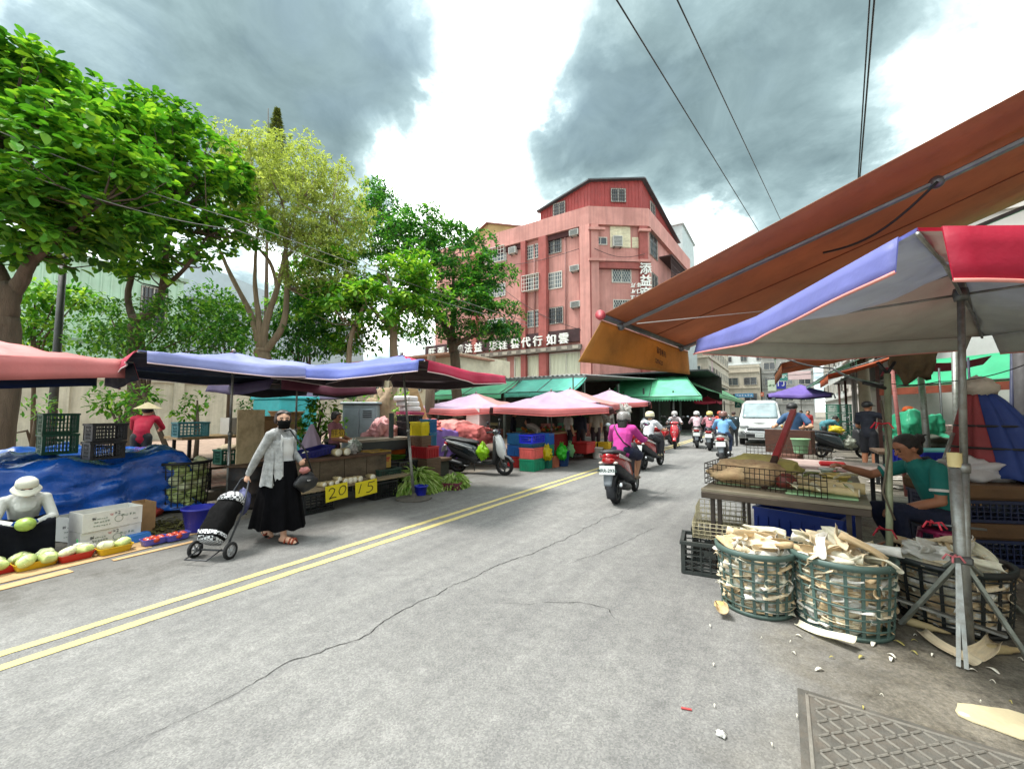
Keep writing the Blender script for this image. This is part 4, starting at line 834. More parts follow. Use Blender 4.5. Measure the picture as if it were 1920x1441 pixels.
    if hs:
        mb=MB(); mb.ell((0,-.018,.052),(.097,.10,.090),nu=16,nv=10)
        if hs=='bob': 
            for s in(-1,1): mb.ell((s*.080,-.012,.012),(.022,.055,.055))
            mb.ell((0,-.062,.0),(.078,.045,.075)); [mb.ell((s*.045,.062,.085),(.045,.03,.03)) for s in(-1,1)]
        if hs in('long','pony','wavy'): 
            mb.ell((0,-.07,-.01),(.075,.05,.08))
            n=8 if hs!='wavy' else 9
            for i in range(n): q=i/(n-1); mb.ell(((.015*math.sin(i) if hs!='wavy' else 0),-.10-.025*q,.0-.34*q*(1 if hs=='pony' else .62)),(.032*(1-.5*q) if hs=='pony' else .095-.02*q,.03 if hs=='pony' else .045,.05))
        if hs=='bun': mb.ell((0,-.125,.045),(.045,.05,.05)); mb.ell((0,-.06,-.02),(.07,.05,.07)); [mb.tube([(s*.02,-.12,.05),(s*.05,-.17,.08),(s*.06,-.19,.05)],[.014,.01,.004],5) for s in(-1,0,1)]
        # keep the face free
        mb.v=[(x,min(y,.045+.9*max(0,z-.06)) if z<.10 else y,z) for x,y,z in mb.v]
        o=obj('hair',remesh(mb,.010,2),t); o.data.materials.append(hmat); o.matrix_local=hm
    hc=g('head')
    if hc=='helmet':
        c=g('helmetm',WHITE); mb=MB(); mb.lathe([(.116,-.055),(.122,-.02),(.124,.03),(.116,.08),(.094,.114),(.056,.134),(0.001,.140)],22,T(0,-.01,.02),sy=1.1); mb.lathe([(.114,-.055),(.108,-.05),(.11,.05)],22,T(0,-.01,.02),sy=1.1,cap=False); o=mb.build('helmet',c,t); o.matrix_local=hm
        b=MB().lathe([(.122,-.05),(.127,-.045),(.127,-.02),(.124,-.015)],22,T(0,-.01,.02),sy=1.1,cap=False).build('band',BLACK,o)
        v=MB().grid(lambda u,w:V((.142*math.sin((u-.5)*2.5),-.01+.158*math.cos((u-.5)*2.5),lerp(.07,-.06,w)+.02)),14,4).build('visor',mat((60,66,72),.1,.1,3,spec=.8),o) if g('visor') else None
        for s in(-1,1): MB().tube([(s*.118,.0,-.03),(s*.09,.04,-.10),(0,.05,-.115)],.006,5).build('strap',BLACK,o)
    if hc=='cone':
        o=MB().lathe([(.235,-.0),(.17,.035),(.09,.085),(.02,.13),(.001,.135),(.02,.125),(.17,.025),(.235,-.004)],26,T(0,-.01,.075),cap=False).build('hat',mat((206,188,150),.85,.1,14,bump=.4,bs=80),t); o.matrix_local=hm
    if hc=='cap':
        mb=MB().lathe([(.104,0),(.106,.03),(.095,.075),(.05,.105),(.001,.11)],20,T(0,-.01,.03)); mb.sheet(lambda u,w:V((.085*(u-.5)*2*(1-.2*w),.09+.085*w*math.sqrt(max(.05,1-((u-.5)*1.8)**2)),.04-.012*w)),8,5,.004); o=mb.build('cap',g('capm',BLACK),t); o.matrix_local=hm
    if hc=='sunhat':
        mb=MB().lathe([(.100,-.0),(.104,.03),(.098,.07),(.075,.098),(.001,.108)],24,T(0,-.012,.03)); mb.sheet(lambda u,w:V(((.100+.035*w)*math.sin((u-.5)*5.4),-.012+(.102+(.025+.06*max(0,math.cos((u-.5)*5.4)))*w)*math.cos((u-.5)*5.4),.034-.05*w)),28,5,.004)
        o=mb.build('sun_hat',g('hatm',WHITE),t); o.matrix_local=hm
    if g('mask'):
        o=MB().sheet(lambda u,w:V((.076*math.sin((u-.5)*2.6)*(1-.2*w),.036+.084*math.cos((u-.5)*2.3)+.014*math.sin(PI*w),lerp(.004,-.100,w))),12,6,.003).build('face_mask',g('mask'),t); o.matrix_local=hm
        s=MB(); [s.tube([(q*.076,.04,-.03),(q*.087,.0,.0)],.003,4) for q in(-1,1)]; s.build('ear_loop',g('mask'),o)
    return t
# ================================================================ SCOOTERS
def ringxz(y,z,hw,hh,n=14,e=.75,cx=0): return [(cx+hw*math.copysign(abs(math.cos(a))**e,math.cos(a)),y,z+hh*math.copysign(abs(math.sin(a))**e,math.sin(a))) for a in [TAU*i/n for i in range(n)]]
def ringxy(z,y,hw,hd,n=14,e=.75): return [(hw*math.copysign(abs(math.cos(a))**e,math.cos(a)),y+hd*math.copysign(abs(math.sin(a))**e,math.sin(a)),z) for a in [TAU*i/n for i in range(n)]]
CHROME=mat((190,192,194),.15,.05,5,metal=.95); PLATE=mat((206,212,210),.4,.04,5,dirt=.1); TXTD=mat((40,60,58),.6,.05,5)
TAIL=mat((176,20,22),.15,.1,6,spec=.8,coat=.5); LAMP=mat((210,214,214),.08,.05,5,spec=.9)
def scooter(label,loc_,rz,c1,c2,trim=(40,42,44),plate=None,group=None,steer=0,lean=0,mirror=True,seat=(34,34,36),cowl=None):
    t=thing('motor_scooter',label,'scooter',loc_,rz,group); t.rotation_euler=(0,lean,rz)
    P1=mat(c1,.18,.05,4,coat=.8,dirt=.12); P2=mat(c2,.22,.05,4,coat=.6,dirt=.12); TR=mat(trim,.55,.1,6,dirt=.2)
    def wheel(nm,y,r,w,par):
        M=T(0,y,r)@MX.Rotation(PI/2,4,'Y'); n=28; tr=MB(); tr.lathe([(r-.062,-w*.36),(r-.03,-w/2),(r-.008,-w*.36),(r,-w*.12),(r,w*.12),(r-.008,w*.36),(r-.03,w/2),(r-.062,w*.36)],n,M,cap=False)
        for k in range(26): a=TAU*k/26; tr.box((r*math.cos(a),r*math.sin(a),(w*.2 if k%2 else -w*.2)),(.008,.012,w*.34),M@T(0,0,0))
        o=tr.build(nm,RUBBER,par); ri=MB(); ri.lathe([(r-.064,-w*.36),(r-.075,-w*.3),(r-.075,w*.3),(r-.064,w*.36)],n,M,cap=False); ri.lathe([(.0,-w*.4),(.04,-w*.4),(.045,w*.4),(0,w*.4)],12,M)
        for k in range(5): a=TAU*k/5; ri.bar(M@V((.03*math.cos(a),.03*math.sin(a),0)),M@V(((r-.07)*math.cos(a),(r-.07)*math.sin(a),0)),.035,.03)
        ri.build('rim',mat((70,72,74),.4,.1,5,metal=.5),o); MB().lathe([(.05,0),(.085,0),(.085,.005),(.05,.005)],18,M@T(0,0,w*.45),cap=False).build('brake_disc',STEEL,o); return o
    wheel('rear_wheel',-.60,.225,.11,t)
    wheel('front_wheel',.64,.225,.095,t)
    mb=MB(); mb.loft([ringxz(-.93,.80,.035,.03),ringxz(-.88,.785,.09,.06),ringxz(-.74,.745,.15,.10),ringxz(-.52,.68,.175,.145),ringxz(-.28,.60,.172,.185),ringxz(-.10,.52,.155,.20),ringxz(.0,.42,.15,.13)]); mb.build('rear_body',P1,t)
    mb=MB(); mb.loft([ringxz(-.86,.70,.07,.06),ringxz(-.72,.60,.13,.10),ringxz(-.45,.50,.15,.12),ringxz(-.2,.42,.15,.14),ringxz(-.02,.33,.16,.08)]); mb.build('lower_panel',TR,t)
    for s in(-1,1):
        MB().sheet(lambda u,v,s=s:V((s*(.168+.012*math.sin(PI*u)),lerp(-.82,-.12,u),lerp(.80,.66,u)+lerp(-.03,.035,v)*(1-.5*u)-.02*u)),12,3,.006).build('side_trim',P2,t)
    mb=MB(); mb.loft([ringxz(-.9,.85,.06,.02),ringxz(-.82,.86,.125,.04),ringxz(-.55,.825,.15,.052),ringxz(-.38,.795,.15,.05),ringxz(-.2,.785,.135,.045),ringxz(-.06,.76,.10,.035),ringxz(-.02,.74,.06,.02)]); mb.build('seat',mat(seat,.6,.1,10,bump=.15,bs=90),t)
    MB().tube([(-.13,-.62,.83),(-.15,-.86,.86),(-.1,-.97,.87),(.1,-.97,.87),(.15,-.86,.86),(.13,-.62,.83)],.012,8).build('grab_rail',mat((60,62,64),.4,.1,5,metal=.5),t)
    mb=MB(); mb.loft([ringxz(-.08,.30,.15,.055),ringxz(.1,.285,.165,.045),ringxz(.32,.29,.165,.045),ringxz(.42,.34,.15,.07)]); mb.build('floorboard',TR,t)
    mb=MB(); mb.loft([ringxy(.26,.41,.13,.05),ringxy(.42,.43,.185,.05),ringxy(.62,.455,.205,.05),ringxy(.80,.455,.185,.055),ringxy(.93,.435,.12,.05)]); mb.build('leg_shield',TR,t)
    mb=MB(); mb.loft([ringxy(.38,.62,.055,.05),ringxy(.48,.585,.12,.10),ringxy(.62,.555,.165,.105),ringxy(.78,.525,.165,.095),ringxy(.92,.48,.12,.075),ringxy(.98,.455,.07,.05)]); fo=mb.build('front_cowl',P1 if cowl is None else mat(cowl,.2,.05,4,coat=.6,dirt=.1),t)
    for s in(-1,1): MB().sheet(lambda u,v,s=s:V((s*lerp(.03,.135,v)*(1-.35*u),lerp(.655,.545,u)-.06*v*v,lerp(.66,.86,u))),6,5,.006).build('headlight' if False else 'turn_signal',LAMP,fo)
    # front fender
    def fen(u,v): a=lerp(RAD(20),RAD(165),u); w=(v-.5)*2; r=.262-.035*w*w; return V((w*.068,.64+r*math.cos(a),.225+r*math.sin(a)))
    MB().sheet(fen,14,6,.006).build('front_fender',P1,t)
    def fen2(u,v): a=lerp(RAD(75),RAD(205),u); w=(v-.5)*2; r=.27-.02*w*w; return V((w*.075,-.60+r*math.cos(a),.225+r*math.sin(a)))
    MB().sheet(fen2,12,5,.006).build('rear_fender',TR,t)
    MB().sheet(lambda u,v:V(((v-.5)*lerp(.17,.12,u),lerp(-.90,-.985,u)+.0,lerp(.56,.34,u))),6,3,.008).build('mud_flap',mat((112,120,126),.5,.1,5,dirt=.2),t)
    mb=MB(); [mb.tube([(s*.075,.64,.225),(s*.07,.56,.45),(s*.03,.48,.85)],.02,8) for s in(-1,1)]; mb.build('fork',STEEL,t)
    mb=MB(); mb.loft([ringxy(.96,.45,.08,.06),ringxy(1.0,.46,.16,.075),ringxy(1.05,.455,.17,.075),ringxy(1.09,.44,.10,.05)]); hb=mb.build('handlebar_cover',P1,t)
    MB().tube([(-.36,.36,1.045),(-.2,.42,1.045),(.2,.42,1.045),(.36,.36,1.045)],.014,8).build('handlebar',STEEL,t)
    for s in(-1,1):
        MB().tube([(s*.36,.36,1.045),(s*.24,.405,1.045)],.021,8).build('grip',RUBBER,t); MB().tube([(s*.34,.42,1.04),(s*.2,.46,1.04)],.007,6).build('brake_lever',STEEL,t)
        if mirror:
            m=MB().tube([(s*.22,.42,1.05),(s*.27,.42,1.16),(s*.33,.40,1.24)],.007,6).build('mirror',BLACK,t); MB().ell((s*.36,.40,1.27),(.062,.014,.042)).build('mirror_housing',BLACK,m); MB().ell((s*.36,.391,1.27),(.055,.008,.036)).build('mirror_glass',mat((150,160,164),.05,.05,3,metal=.9),m)
    MB().sheet(lambda u,v:V((lerp(-.1,.1,u),.535-.03*abs(2*u-1)-.015*v,lerp(.99,1.06,v))),8,3,.008).build('headlight',LAMP,t)
    MB().loft([ringxz(-.945,.735,.06,.035),ringxz(-.90,.725,.10,.05),ringxz(-.84,.72,.12,.05)]).build('tail_light',TAIL,t)
    for s in(-1,1): MB().ell((s*.12,-.885,.69),(.04,.035,.022)).build('turn_signal',mat((200,190,180),.15,.05,5,spec=.8),t)
    pl=MB().box((0,0,0),(.25,.006,.14),b=.002).build('licence_plate',PLATE,t,(0,-.975,.585),0,rot=(RAD(-14),0,0))
    if plate: o=obj('lettering',text_mesh(plate,.072,TXTD,.001,.002),pl); o.matrix_local=MX(((1,0,0,0),(0,0,-1,-.0045),(0,1,0,-.01),(0,0,0,1)))
    mb=MB(); mb.box((0,-.42,.30),(.17,.36,.17),b=.04); mb.box((-.11,-.45,.27),(.10,.5,.14),b=.04); mb.build('engine',mat((52,54,56),.5,.15,8,metal=.3,dirt=.3),t)
    ex=MB().tube([(.10,-.22,.22),(.15,-.3,.2),(.165,-.42,.24)],.02,8).build('exhaust_pipe',STEEL,t)
    m=MB(); m.tube([(.17,-.38,.25),(.17,-.44,.255),(.175,-.80,.33),(.175,-.86,.345)],[.045,.062,.066,.05],14); m.build('muffler',mat((46,48,50),.45,.1,6,metal=.4),ex); MB().lathe([(.0,0),(.034,0),(.034,.01),(.015,.012)],14,frame((.175,-.86,.345),(.175,-.9,.355))).build('muffler_tip',CHROME,ex)
    MB().tube([(-.1,-.2,.2),(-.17,-.24,.02)],.012,6).build('side_stand',STEEL,t)
    return t
# ================================================================ TREES AND SHRUBS OF THE PARK
def BL(px,py,d,rx,rz,ry=None):
    c=PT(px,py,d); k=d/FPX; return (tuple(c),(rx*k,(ry or rx)*k,rz*k))
def LP(*a): return [PT(*p) for p in a]
LM1=leafmat((38,86,30),(86,146,46),(168,204,70),.38,.38); LM2=leafmat((36,80,34),(76,134,50),(142,184,70),.36,.4); LM3=leafmat((126,140,76),(160,172,100),(198,206,138),.42,.6,.9); LM4=leafmat((28,74,36),(56,118,50),(124,176,68),.36,.42,.7); LM5=leafmat((46,98,34),(96,156,52),(176,206,80),.40,.4)
b=PT(10,700,9.3); b.z=.1
tree('almond_tree','broad almond tree with large glossy paddle leaves arching over the pink umbrella',b,
 [([b,PT(8,640,9.3),PT(10,590,9.3),PT(15,540,9.3)],.30,.22),(LP((12,570,9.3),(0,520,9.3),(-30,440,9.2),(-20,330,9.2),(20,220,9.4)),.2,.06),(LP((14,560,9.3),(40,525,9.3),(60,480,9.2),(90,400,9.2),(140,300,9.4)),.18,.05),(LP((60,490,9.3),(120,440,9.0),(190,380,8.8)),.10,.03),(LP((-25,430,9.2),(30,330,8.8),(90,250,8.6)),.1,.03)],
 [BL(25,110,9.6,70,55),BL(-30,190,9.6,120,110),BL(110,190,10,110,65),BL(40,270,8.9,130,85),BL(170,260,9.5,110,85),BL(-20,390,8.9,110,85),BL(110,350,8.9,120,65),BL(70,425,9.1,110,55),BL(210,330,9.3,75,75),BL(190,415,9.2,80,60)],(.27,.165),LM1,dens=34,whorl=8,seed=3,nleafobj=300,shell=.5,pad=.62)
b=PT(258,720,12.2); b.z=.1
tree('almond_tree','dark trunked almond tree forking low behind the blue and white umbrella',b,
 [([b,PT(256,660,12.2),PT(250,620,12.2),PT(262,590,12.2)],.22,.17),(LP((255,600,12.2),(290,580,12),(305,540,12),(312,470,12),(330,390,12)),.15,.05),(LP((256,610,12.2),(240,560,12.4),(250,480,12.4),(230,400,12.4)),.12,.04),(LP((305,540,12),(350,500,11.8),(390,440,11.8)),.08,.03)],
 [BL(250,200,12.5,100,60),BL(340,280,12,95,75),BL(250,320,12.3,110,70),BL(360,370,11.6,85,60),BL(285,470,12.2,70,60),BL(370,440,11.8,55,48),BL(330,215,12.6,55,38),BL(225,400,12.5,70,50),BL(390,290,12.2,45,60)],(.27,.165),LM1,dens=30,whorl=8,seed=5,shell=.5,pad=.62)
# the tops that stand out above
b=PT(500,720,15); b.z=.1
tree('feathery_tree','tall yellow green fine leaved tree with several slanting pale stems',b,
 [([b,PT(497,690,15),PT(490,655,15)],.30,.24),(LP((488,660,15),(470,590,15),(430,510,15),(408,460,15)),.13,.05),(LP((492,660,15),(500,600,15),(520,540,15),(540,450,15),(560,380,15)),.16,.04),(LP((495,660,15),(530,610,15),(538,540,15),(536,470,15),(530,380,15)),.15,.04),(LP((490,650,15),(484,590,15),(478,530,15),(480,470,15),(490,380,15)),.13,.03),(LP((538,480,15),(580,440,15),(620,400,15)),.07,.03),(LP((520,540,15),(505,490,15),(460,440,15),(430,400,15)),.08,.03)],
 [BL(490,300,15,80,50),BL(560,320,15.4,85,50),BL(440,350,15,60,60),BL(520,380,14.5,100,60),BL(620,350,15.5,65,40),BL(640,410,15.4,60,45),BL(470,420,14.6,55,40),BL(580,450,14.6,65,45),BL(540,430,14.4,60,40),BL(625,500,14.8,55,45),BL(650,440,15.4,45,45),BL(640,545,14.8,40,28),BL(425,420,15,42,40),BL(560,520,14.6,35,25),BL(455,300,15.2,50,38)],(.135,.05),LM3,dens=66,whorl=11,seed=7,bark=BARKL,spread=.8,shell=.4,upb=.05)
b=PT(740,730,15.5); b.z=.1
tree('broadleaf_tree','rounded bright green broad leaved tree behind the blue and red umbrella',b,
 [([b,PT(738,680,15.5),PT(738,620,15.5),PT(735,580,15.5)],.17,.13),(LP((738,620,15.5),(700,580,15.3),(670,540,15.3)),.1,.04),(LP((737,600,15.5),(770,560,15.5),(790,520,15.5)),.1,.04),(LP((735,585,15.5),(730,530,15.5),(720,500,15.5)),.1,.03),([PT(655,735,15),PT(655,660,15),PT(665,610,15),PT(690,560,15)],.12,.05)],
 [BL(660,520,15.2,65,45),BL(740,510,15,75,45),BL(700,570,14.6,85,50),BL(790,560,15.3,50,50),BL(630,570,15.3,50,45),BL(640,625,15.5,45,35),BL(780,500,15.6,35,25)],(.22,.12),LM5,dens=46,whorl=8,seed=9,bark=BARKL,shell=.5,pad=.6)
b=PT(858,735,19.5); b.z=.1
tree('spreading_tree','large dark green spreading tree in front of the red building',b,
 [([b,PT(855,690,19.5),PT(850,655,19.5),PT(848,640,19.5)],.26,.22),(LP((850,650,19.5),(880,632,19),(930,622,18.6),(960,610,18.5)),.13,.05),(LP((850,645,19.5),(810,560,20),(770,480,20.5),(740,420,21)),.18,.06),(LP((848,640,19.5),(850,560,19.5),(850,480,19.5)),.16,.05),(LP((850,560,19.5),(890,520,19.3),(910,480,19.3)),.1,.04)],
 [BL(760,460,21,75,60),BL(720,400,22,50,45),BL(800,430,20.5,70,40),BL(850,450,20,55,35),BL(840,520,19.5,85,50),BL(900,520,19.3,60,45),BL(900,590,18.8,85,42),BL(820,600,19.3,60,45),BL(935,595,18.6,45,40),BL(700,360,22.5,30,28),BL(690,450,22,40,45)],(.21,.10),LM4,dens=38,whorl=9,seed=11,shell=.45,pad=.75)
# conifer tip far behind
b=PT(505,600,27); b.z=0; tp=PT(503,203,27)
t=thing('conifer','slender conifer tip standing above the yellow green tree','tree',b); MB().tube([(0,0,0),tuple(tp-V(b))],[.2,.02],8).build('trunk',BARK,t)
rng=np.random.default_rng(4); n=5200; q=rng.random(n)**.8; zt=(tp.z-b.z)*(.72+.28*q); r=(1-q)*1.7*(.35+.65*np.abs(np.sin(q*42)))*(.3+.7*rng.random(n)); a=rng.random(n)*TAU
P=np.stack([r*np.cos(a),r*np.sin(a),zt],1); D=np.stack([np.cos(a),np.sin(a),-.25+.6*rng.random(n)],1); v,f=foliage(P,D,rng.uniform(.6,1.2,n),.2,.05); o=obj('crown',npmesh('crown',v,f,leafmat((70,84,44),(98,108,58),(126,130,72),.3,.6)),t); o['kind']='stuff'
def shrub(label,px,py,d,blobs,m,leaf=(.13,.07),dens=60,seed=1,name='shrub',cat='shrub',stem=True,z0=.12):
    b=PT(px,py,d); b.z=z0; t=thing(name,label,cat,b); rng=np.random.default_rng(seed); bl=[BL(*q) for q in blobs]; P,Nn=crown_pts(bl,dens,rng,.35); n=len(P); K=6
    D=Nn[:,None,:]*.5+rng.normal(size=(n,K,3))*.6; PP=P[:,None,:]+rng.normal(size=(n,K,3))*leaf[0]*.4; v,f=foliage(PP.reshape(-1,3)-np.array(list(b)),D.reshape(-1,3),rng.uniform(.6,1.2,n*K),*leaf)
    o=obj('foliage',npmesh('foliage',v,f,m),t); o['kind']='stuff'
    if stem:
        mb=MB(); c=V(bl[0][0])-b; mb.tube([(0,0,0),tuple(c*.5+V((.1,0,0))),tuple(c)],[.07,.05,.02],8)
        for q in bl[1:]: mb.tube([tuple(c*.4),tuple(c*.5+(V(q[0])-b)*.25),tuple(V(q[0])-b)],[.045,.03,.012],7)
        mb.build('stem',BARK,t)
    return t
shrub('young tree with scattered leaf tufts in front of the green factory wall',70,720,14,[(65,560,14,45,25),(50,600,14,40,18),(85,610,14,35,18),(70,640,14,35,15),(110,550,14,50,12),(150,560,14,40,14)],LM5,(.22,.12),44,2,'young_tree','tree')
shrub('dense rounded green shrub right of the dark forked tree trunk',330,720,11.5,[(210,600,12.5,60,40),(330,590,11.5,55,38),(400,610,11.5,65,45),(285,640,11.5,75,32),(420,645,11.5,55,30),(200,640,12,55,28)],LM2,(.13,.075),80,3)
shrub('leafy shrub between the slanting pale stems and the round tree',560,720,16.5,[(560,590,16.5,55,45),(530,640,16.5,45,35),(590,640,16,50,35),(620,600,17,45,60),(560,540,17,40,35)],LM4,(.15,.08),90,4)
shrub('light green young tree in front of the grey blue warehouse',585,720,18,[(575,520,18,48,38),(605,470,18,45,32),(545,575,18,40,35),(600,560,17.5,45,35)],LM5,(.17,.09),60,21,'young_tree','tree')
shrub('leafy low tree between the forked trunk and the slanting stems',430,720,15.5,[(430,590,15.5,50,34),(395,560,15.5,40,26),(460,620,15.5,40,30),(370,620,14,45,30)],LM2,(.17,.09),60,22,'young_tree','tree')
shrub('bushy green sapling under the umbrellas beside the grey cabinet',225,800,9.5,[(225,760,9.5,35,28),(200,750,9.5,30,22),(262,745,9.5,32,26)],LM5,(.14,.08),60,5)
shrub('small bush growing against the rendered wall below the pink umbrella',60,800,10.5,[(68,770,10.5,30,22),(10,815,10,28,14)],LM2,(.16,.06),40,6)
shrub('bright climbing vine hanging beside the turquoise box',600,820,9.2,[(590,790,9.2,32,30),(605,765,9.2,30,18),(580,815,9.2,26,18),(625,800,9.4,20,30)],LM5,(.12,.08),80,7,'climbing_vine','vine')
shrub('green creeper on the post behind the black crates',758,800,10.4,[(758,765,10.4,13,30),(760,740,10.4,12,20)],LM5,(.1,.06),110,8,'creeper','creeper')
shrub('low plant with yellow leaves beside the boulder',690,800,10.5,[(670,750,10.8,28,12),(720,745,10.8,25,8)],LM5,(.12,.06),60,9)
shrub('small leafy tree growing in front of the concrete wall',370,790,11.5,[(370,750,11.5,24,14),(352,775,11.5,22,12)],LM5,(.14,.08),60,10)
shrub('green clump behind the plywood board and the trunk',520,780,12,[(530,765,12,40,22),(470,765,12.5,28,16)],LM4,(.14,.07),50,12)
# dark lamp post
p=PT(104,700,12); t=thing('lamp_post','dark tapered steel post rising behind the pink umbrella','post',(p.x,p.y,0)); h=PT(110,470,12).z
MB().tube([(0,0,0),(0,0,h)],[.11,.08],12).build('pole',mat((56,60,60),.6,.15,4,dirt=.3),t); MB().box((.12,-.05,2.9),(.35,.16,.14),b=.03).build('camera_box',WHITE,t); [MB().lathe([(.115,-.03),(.12,0),(.115,.03)],12,T(0,0,z),cap=False).build('band',STEEL,t) for z in (2.6,3.1)]
# overhead wires
def wire(label,pts,r=.012,sag=.25,name='overhead_cable',m=BLACK):
    P=[V(p) for p in pts]; Q=[]
    for a,b in zip(P,P[1:]):
        for k in range(14): s=k/14; q=a.lerp(b,s); q.z-=sag*4*s*(1-s); Q.append(q)
    Q.append(P[-1]); tag(MB().tube(Q,r,6).build(name,m),label,'cable','overhead cables')
wire('thin black cable rising from the brown awning to the upper left, longer of the pair',[PT(1150,-10,7),PT(1425,437,22),(6.,34.,12.9)],.016,.0); wire('thin black cable rising from the awning beside the longer one, shorter of the pair',[PT(1265,-10,8),PT(1465,415,24),(6.5,36.,12.9)],.016,.0)
wire('thick black cable hanging steeply above the brown awning',[PT(1641,-20,9),PT(1612,336,14),tuple(PT(1627,850,15.5).xy)+(8.9,)],.022,.0); wire('second strand of the thick cable above the brown awning',[PT(1632,-20,9),PT(1609,336,14),tuple(PT(1627,850,15.5).xy)+(8.7,)],.018,.0)
CABG=mat((120,120,116),.6,.1,4)
wire('long pale cable sagging through the trees, upper of two',[PT(-20,238,7.5),PT(440,410,11),PT(1000,606,18.5)],.011,.12,m=CABG); wire('long pale cable sagging through the trees, lower of two',[PT(-20,300,7.3),PT(440,430,11),PT(1000,612,18.5)],.012,.2,m=CABG)
# ================================================================ LEFT SIDE: STALLS ALONG THE PARK
def support(x,y,z,sx,sy,lb,rz=0): tag(MB().box((0,0,z/2),(sx,sy,z-.004),b=.012).build('wooden_box',WOODD,None,(x,y,0),rz),lb,'box')
def AX(px,py,X): return ATX(px,py,X)
BLU=(112,122,196); PALE=(176,184,206); RED=(190,44,76); NAVY=(38,44,62); 
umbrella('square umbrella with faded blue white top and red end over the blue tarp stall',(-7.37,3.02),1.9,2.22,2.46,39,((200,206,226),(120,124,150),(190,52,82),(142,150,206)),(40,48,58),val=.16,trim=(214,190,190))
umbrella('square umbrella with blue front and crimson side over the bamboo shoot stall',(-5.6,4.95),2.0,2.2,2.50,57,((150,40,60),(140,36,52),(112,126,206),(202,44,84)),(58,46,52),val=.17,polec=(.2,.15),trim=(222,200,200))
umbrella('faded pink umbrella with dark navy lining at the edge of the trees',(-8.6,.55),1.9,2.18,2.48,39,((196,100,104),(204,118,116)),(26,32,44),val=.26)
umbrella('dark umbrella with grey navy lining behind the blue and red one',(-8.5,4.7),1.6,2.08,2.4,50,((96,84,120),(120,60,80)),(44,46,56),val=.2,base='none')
umbrella('pale lilac umbrella far behind the blue tarp stall',(-15.5,9.5),1.7,2.15,2.6,20,((176,166,204),),(120,110,140),val=.12,base='none')
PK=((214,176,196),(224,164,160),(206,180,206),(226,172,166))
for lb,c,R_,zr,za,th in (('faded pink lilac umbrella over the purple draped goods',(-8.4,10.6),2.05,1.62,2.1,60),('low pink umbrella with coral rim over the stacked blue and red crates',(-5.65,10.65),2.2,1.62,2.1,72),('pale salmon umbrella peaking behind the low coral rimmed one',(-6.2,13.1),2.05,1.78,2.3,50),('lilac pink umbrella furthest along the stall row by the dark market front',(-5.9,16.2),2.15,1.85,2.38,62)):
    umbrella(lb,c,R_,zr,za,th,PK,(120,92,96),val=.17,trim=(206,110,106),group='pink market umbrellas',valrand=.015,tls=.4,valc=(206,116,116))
# blue tarp stall
TARP=mat((24,96,198),.28,.25,1.6,bump=1.0,bs=5,spec=.7,dirt=.08,coat=.5)
drape('blue_tarp','shiny blue tarpaulin covering a long stall at the kerb','tarpaulin',(-9.0,.75,0),2.4,3.7,.84,TARP,0,.80,.05,4,topamp=.16,wr=.13)
def stack(n,label,loc_,size,rgb,rz,**k):
    for i in range(n): crate(label[i] if isinstance(label,(list,tuple)) else label,(loc_[0]+rnd.uniform(-.01,.01),loc_[1]+rnd.uniform(-.01,.01),loc_[2]+i*(size[2]+.003)),size,rgb,rz+rnd.uniform(-.04,.04),**k)
p=G(107,851,.88); stack(2,('green lattice crate standing on the blue tarp, lower of two','green lattice crate on top of another on the blue tarp'),(p[0],p[1],.88),(.38,.30,.30),(38,96,70),RAD(96),nx=9,nz=4)
p=G(194,860,.88); stack(2,('black lattice crate standing on the blue tarp, lower of two','black lattice crate on top of another on the blue tarp'),(p[0],p[1],.88),(.36,.28,.235),(26,28,34),RAD(98),nx=9,nz=4)
def basket(label,loc_,r,h,rgb,nr=22,nh=7,sy=1.0,rz=0,top=1.12,rim=True,tilt=None,w=.022):
    m=mat(rgb,.5,.1,6,dirt=.25); t=thing('basket',label,'basket',loc_,rz); rad=lambda z:r*lerp(.88,1.0,(z/h)**.7)
    MB().lathe([(rad(h)+.004,h-.045),(rad(h)+.016,h-.04),(rad(h)+.018,h),(rad(h)-.006,h),(rad(h)-.008,h-.045)],36,sy=sy,cap=False).build('rim',m,t)
    MB().lathe([(0,.004),(rad(0)+.01,.004),(rad(0)+.012,.03),(rad(0)-.004,.03),(0,.014)],36,sy=sy,cap=False).build('bottom',m,t)
    for k in range(nr):
        a=TAU*k/nr; pts=[]; d=V((math.cos(a),math.sin(a)*sy,0)); tn=V((-math.sin(a),math.cos(a)*sy,0)).normalized(); vs=[]
        for i in range(7):
            z=lerp(.02,h-.02,i/6); c=V((rad(z)*math.cos(a),rad(z)*math.sin(a)*sy,z)); n_=V((math.cos(a),math.sin(a),0)); vs.append([c+tn*w/2+n_*.004,c+tn*w/2-n_*.004,c-tn*w/2-n_*.004,c-tn*w/2+n_*.004])
        MB().loft(vs,0,False).build('rib',m,t)
    for k in range(1,nh):
        z=h*k/nh; R_=rad(z); MB().lathe([(R_+.001,z-.3*w),(R_+.007,z-.25*w),(R_+.007,z+.25*w),(R_+.001,z+.3*w)],36,sy=sy,cap=False).build('hoop',m,t)
    if tilt: t.rotation_euler=(tilt[0],tilt[1],rz)
    return t
CAB=mat((222,226,180),.55,.12,6,bump=.5,bs=14,dirt=.12,dcol=(120,150,80)); CABG=mat((190,206,130),.5,.15,6,bump=.5,bs=12)
cabv=[]
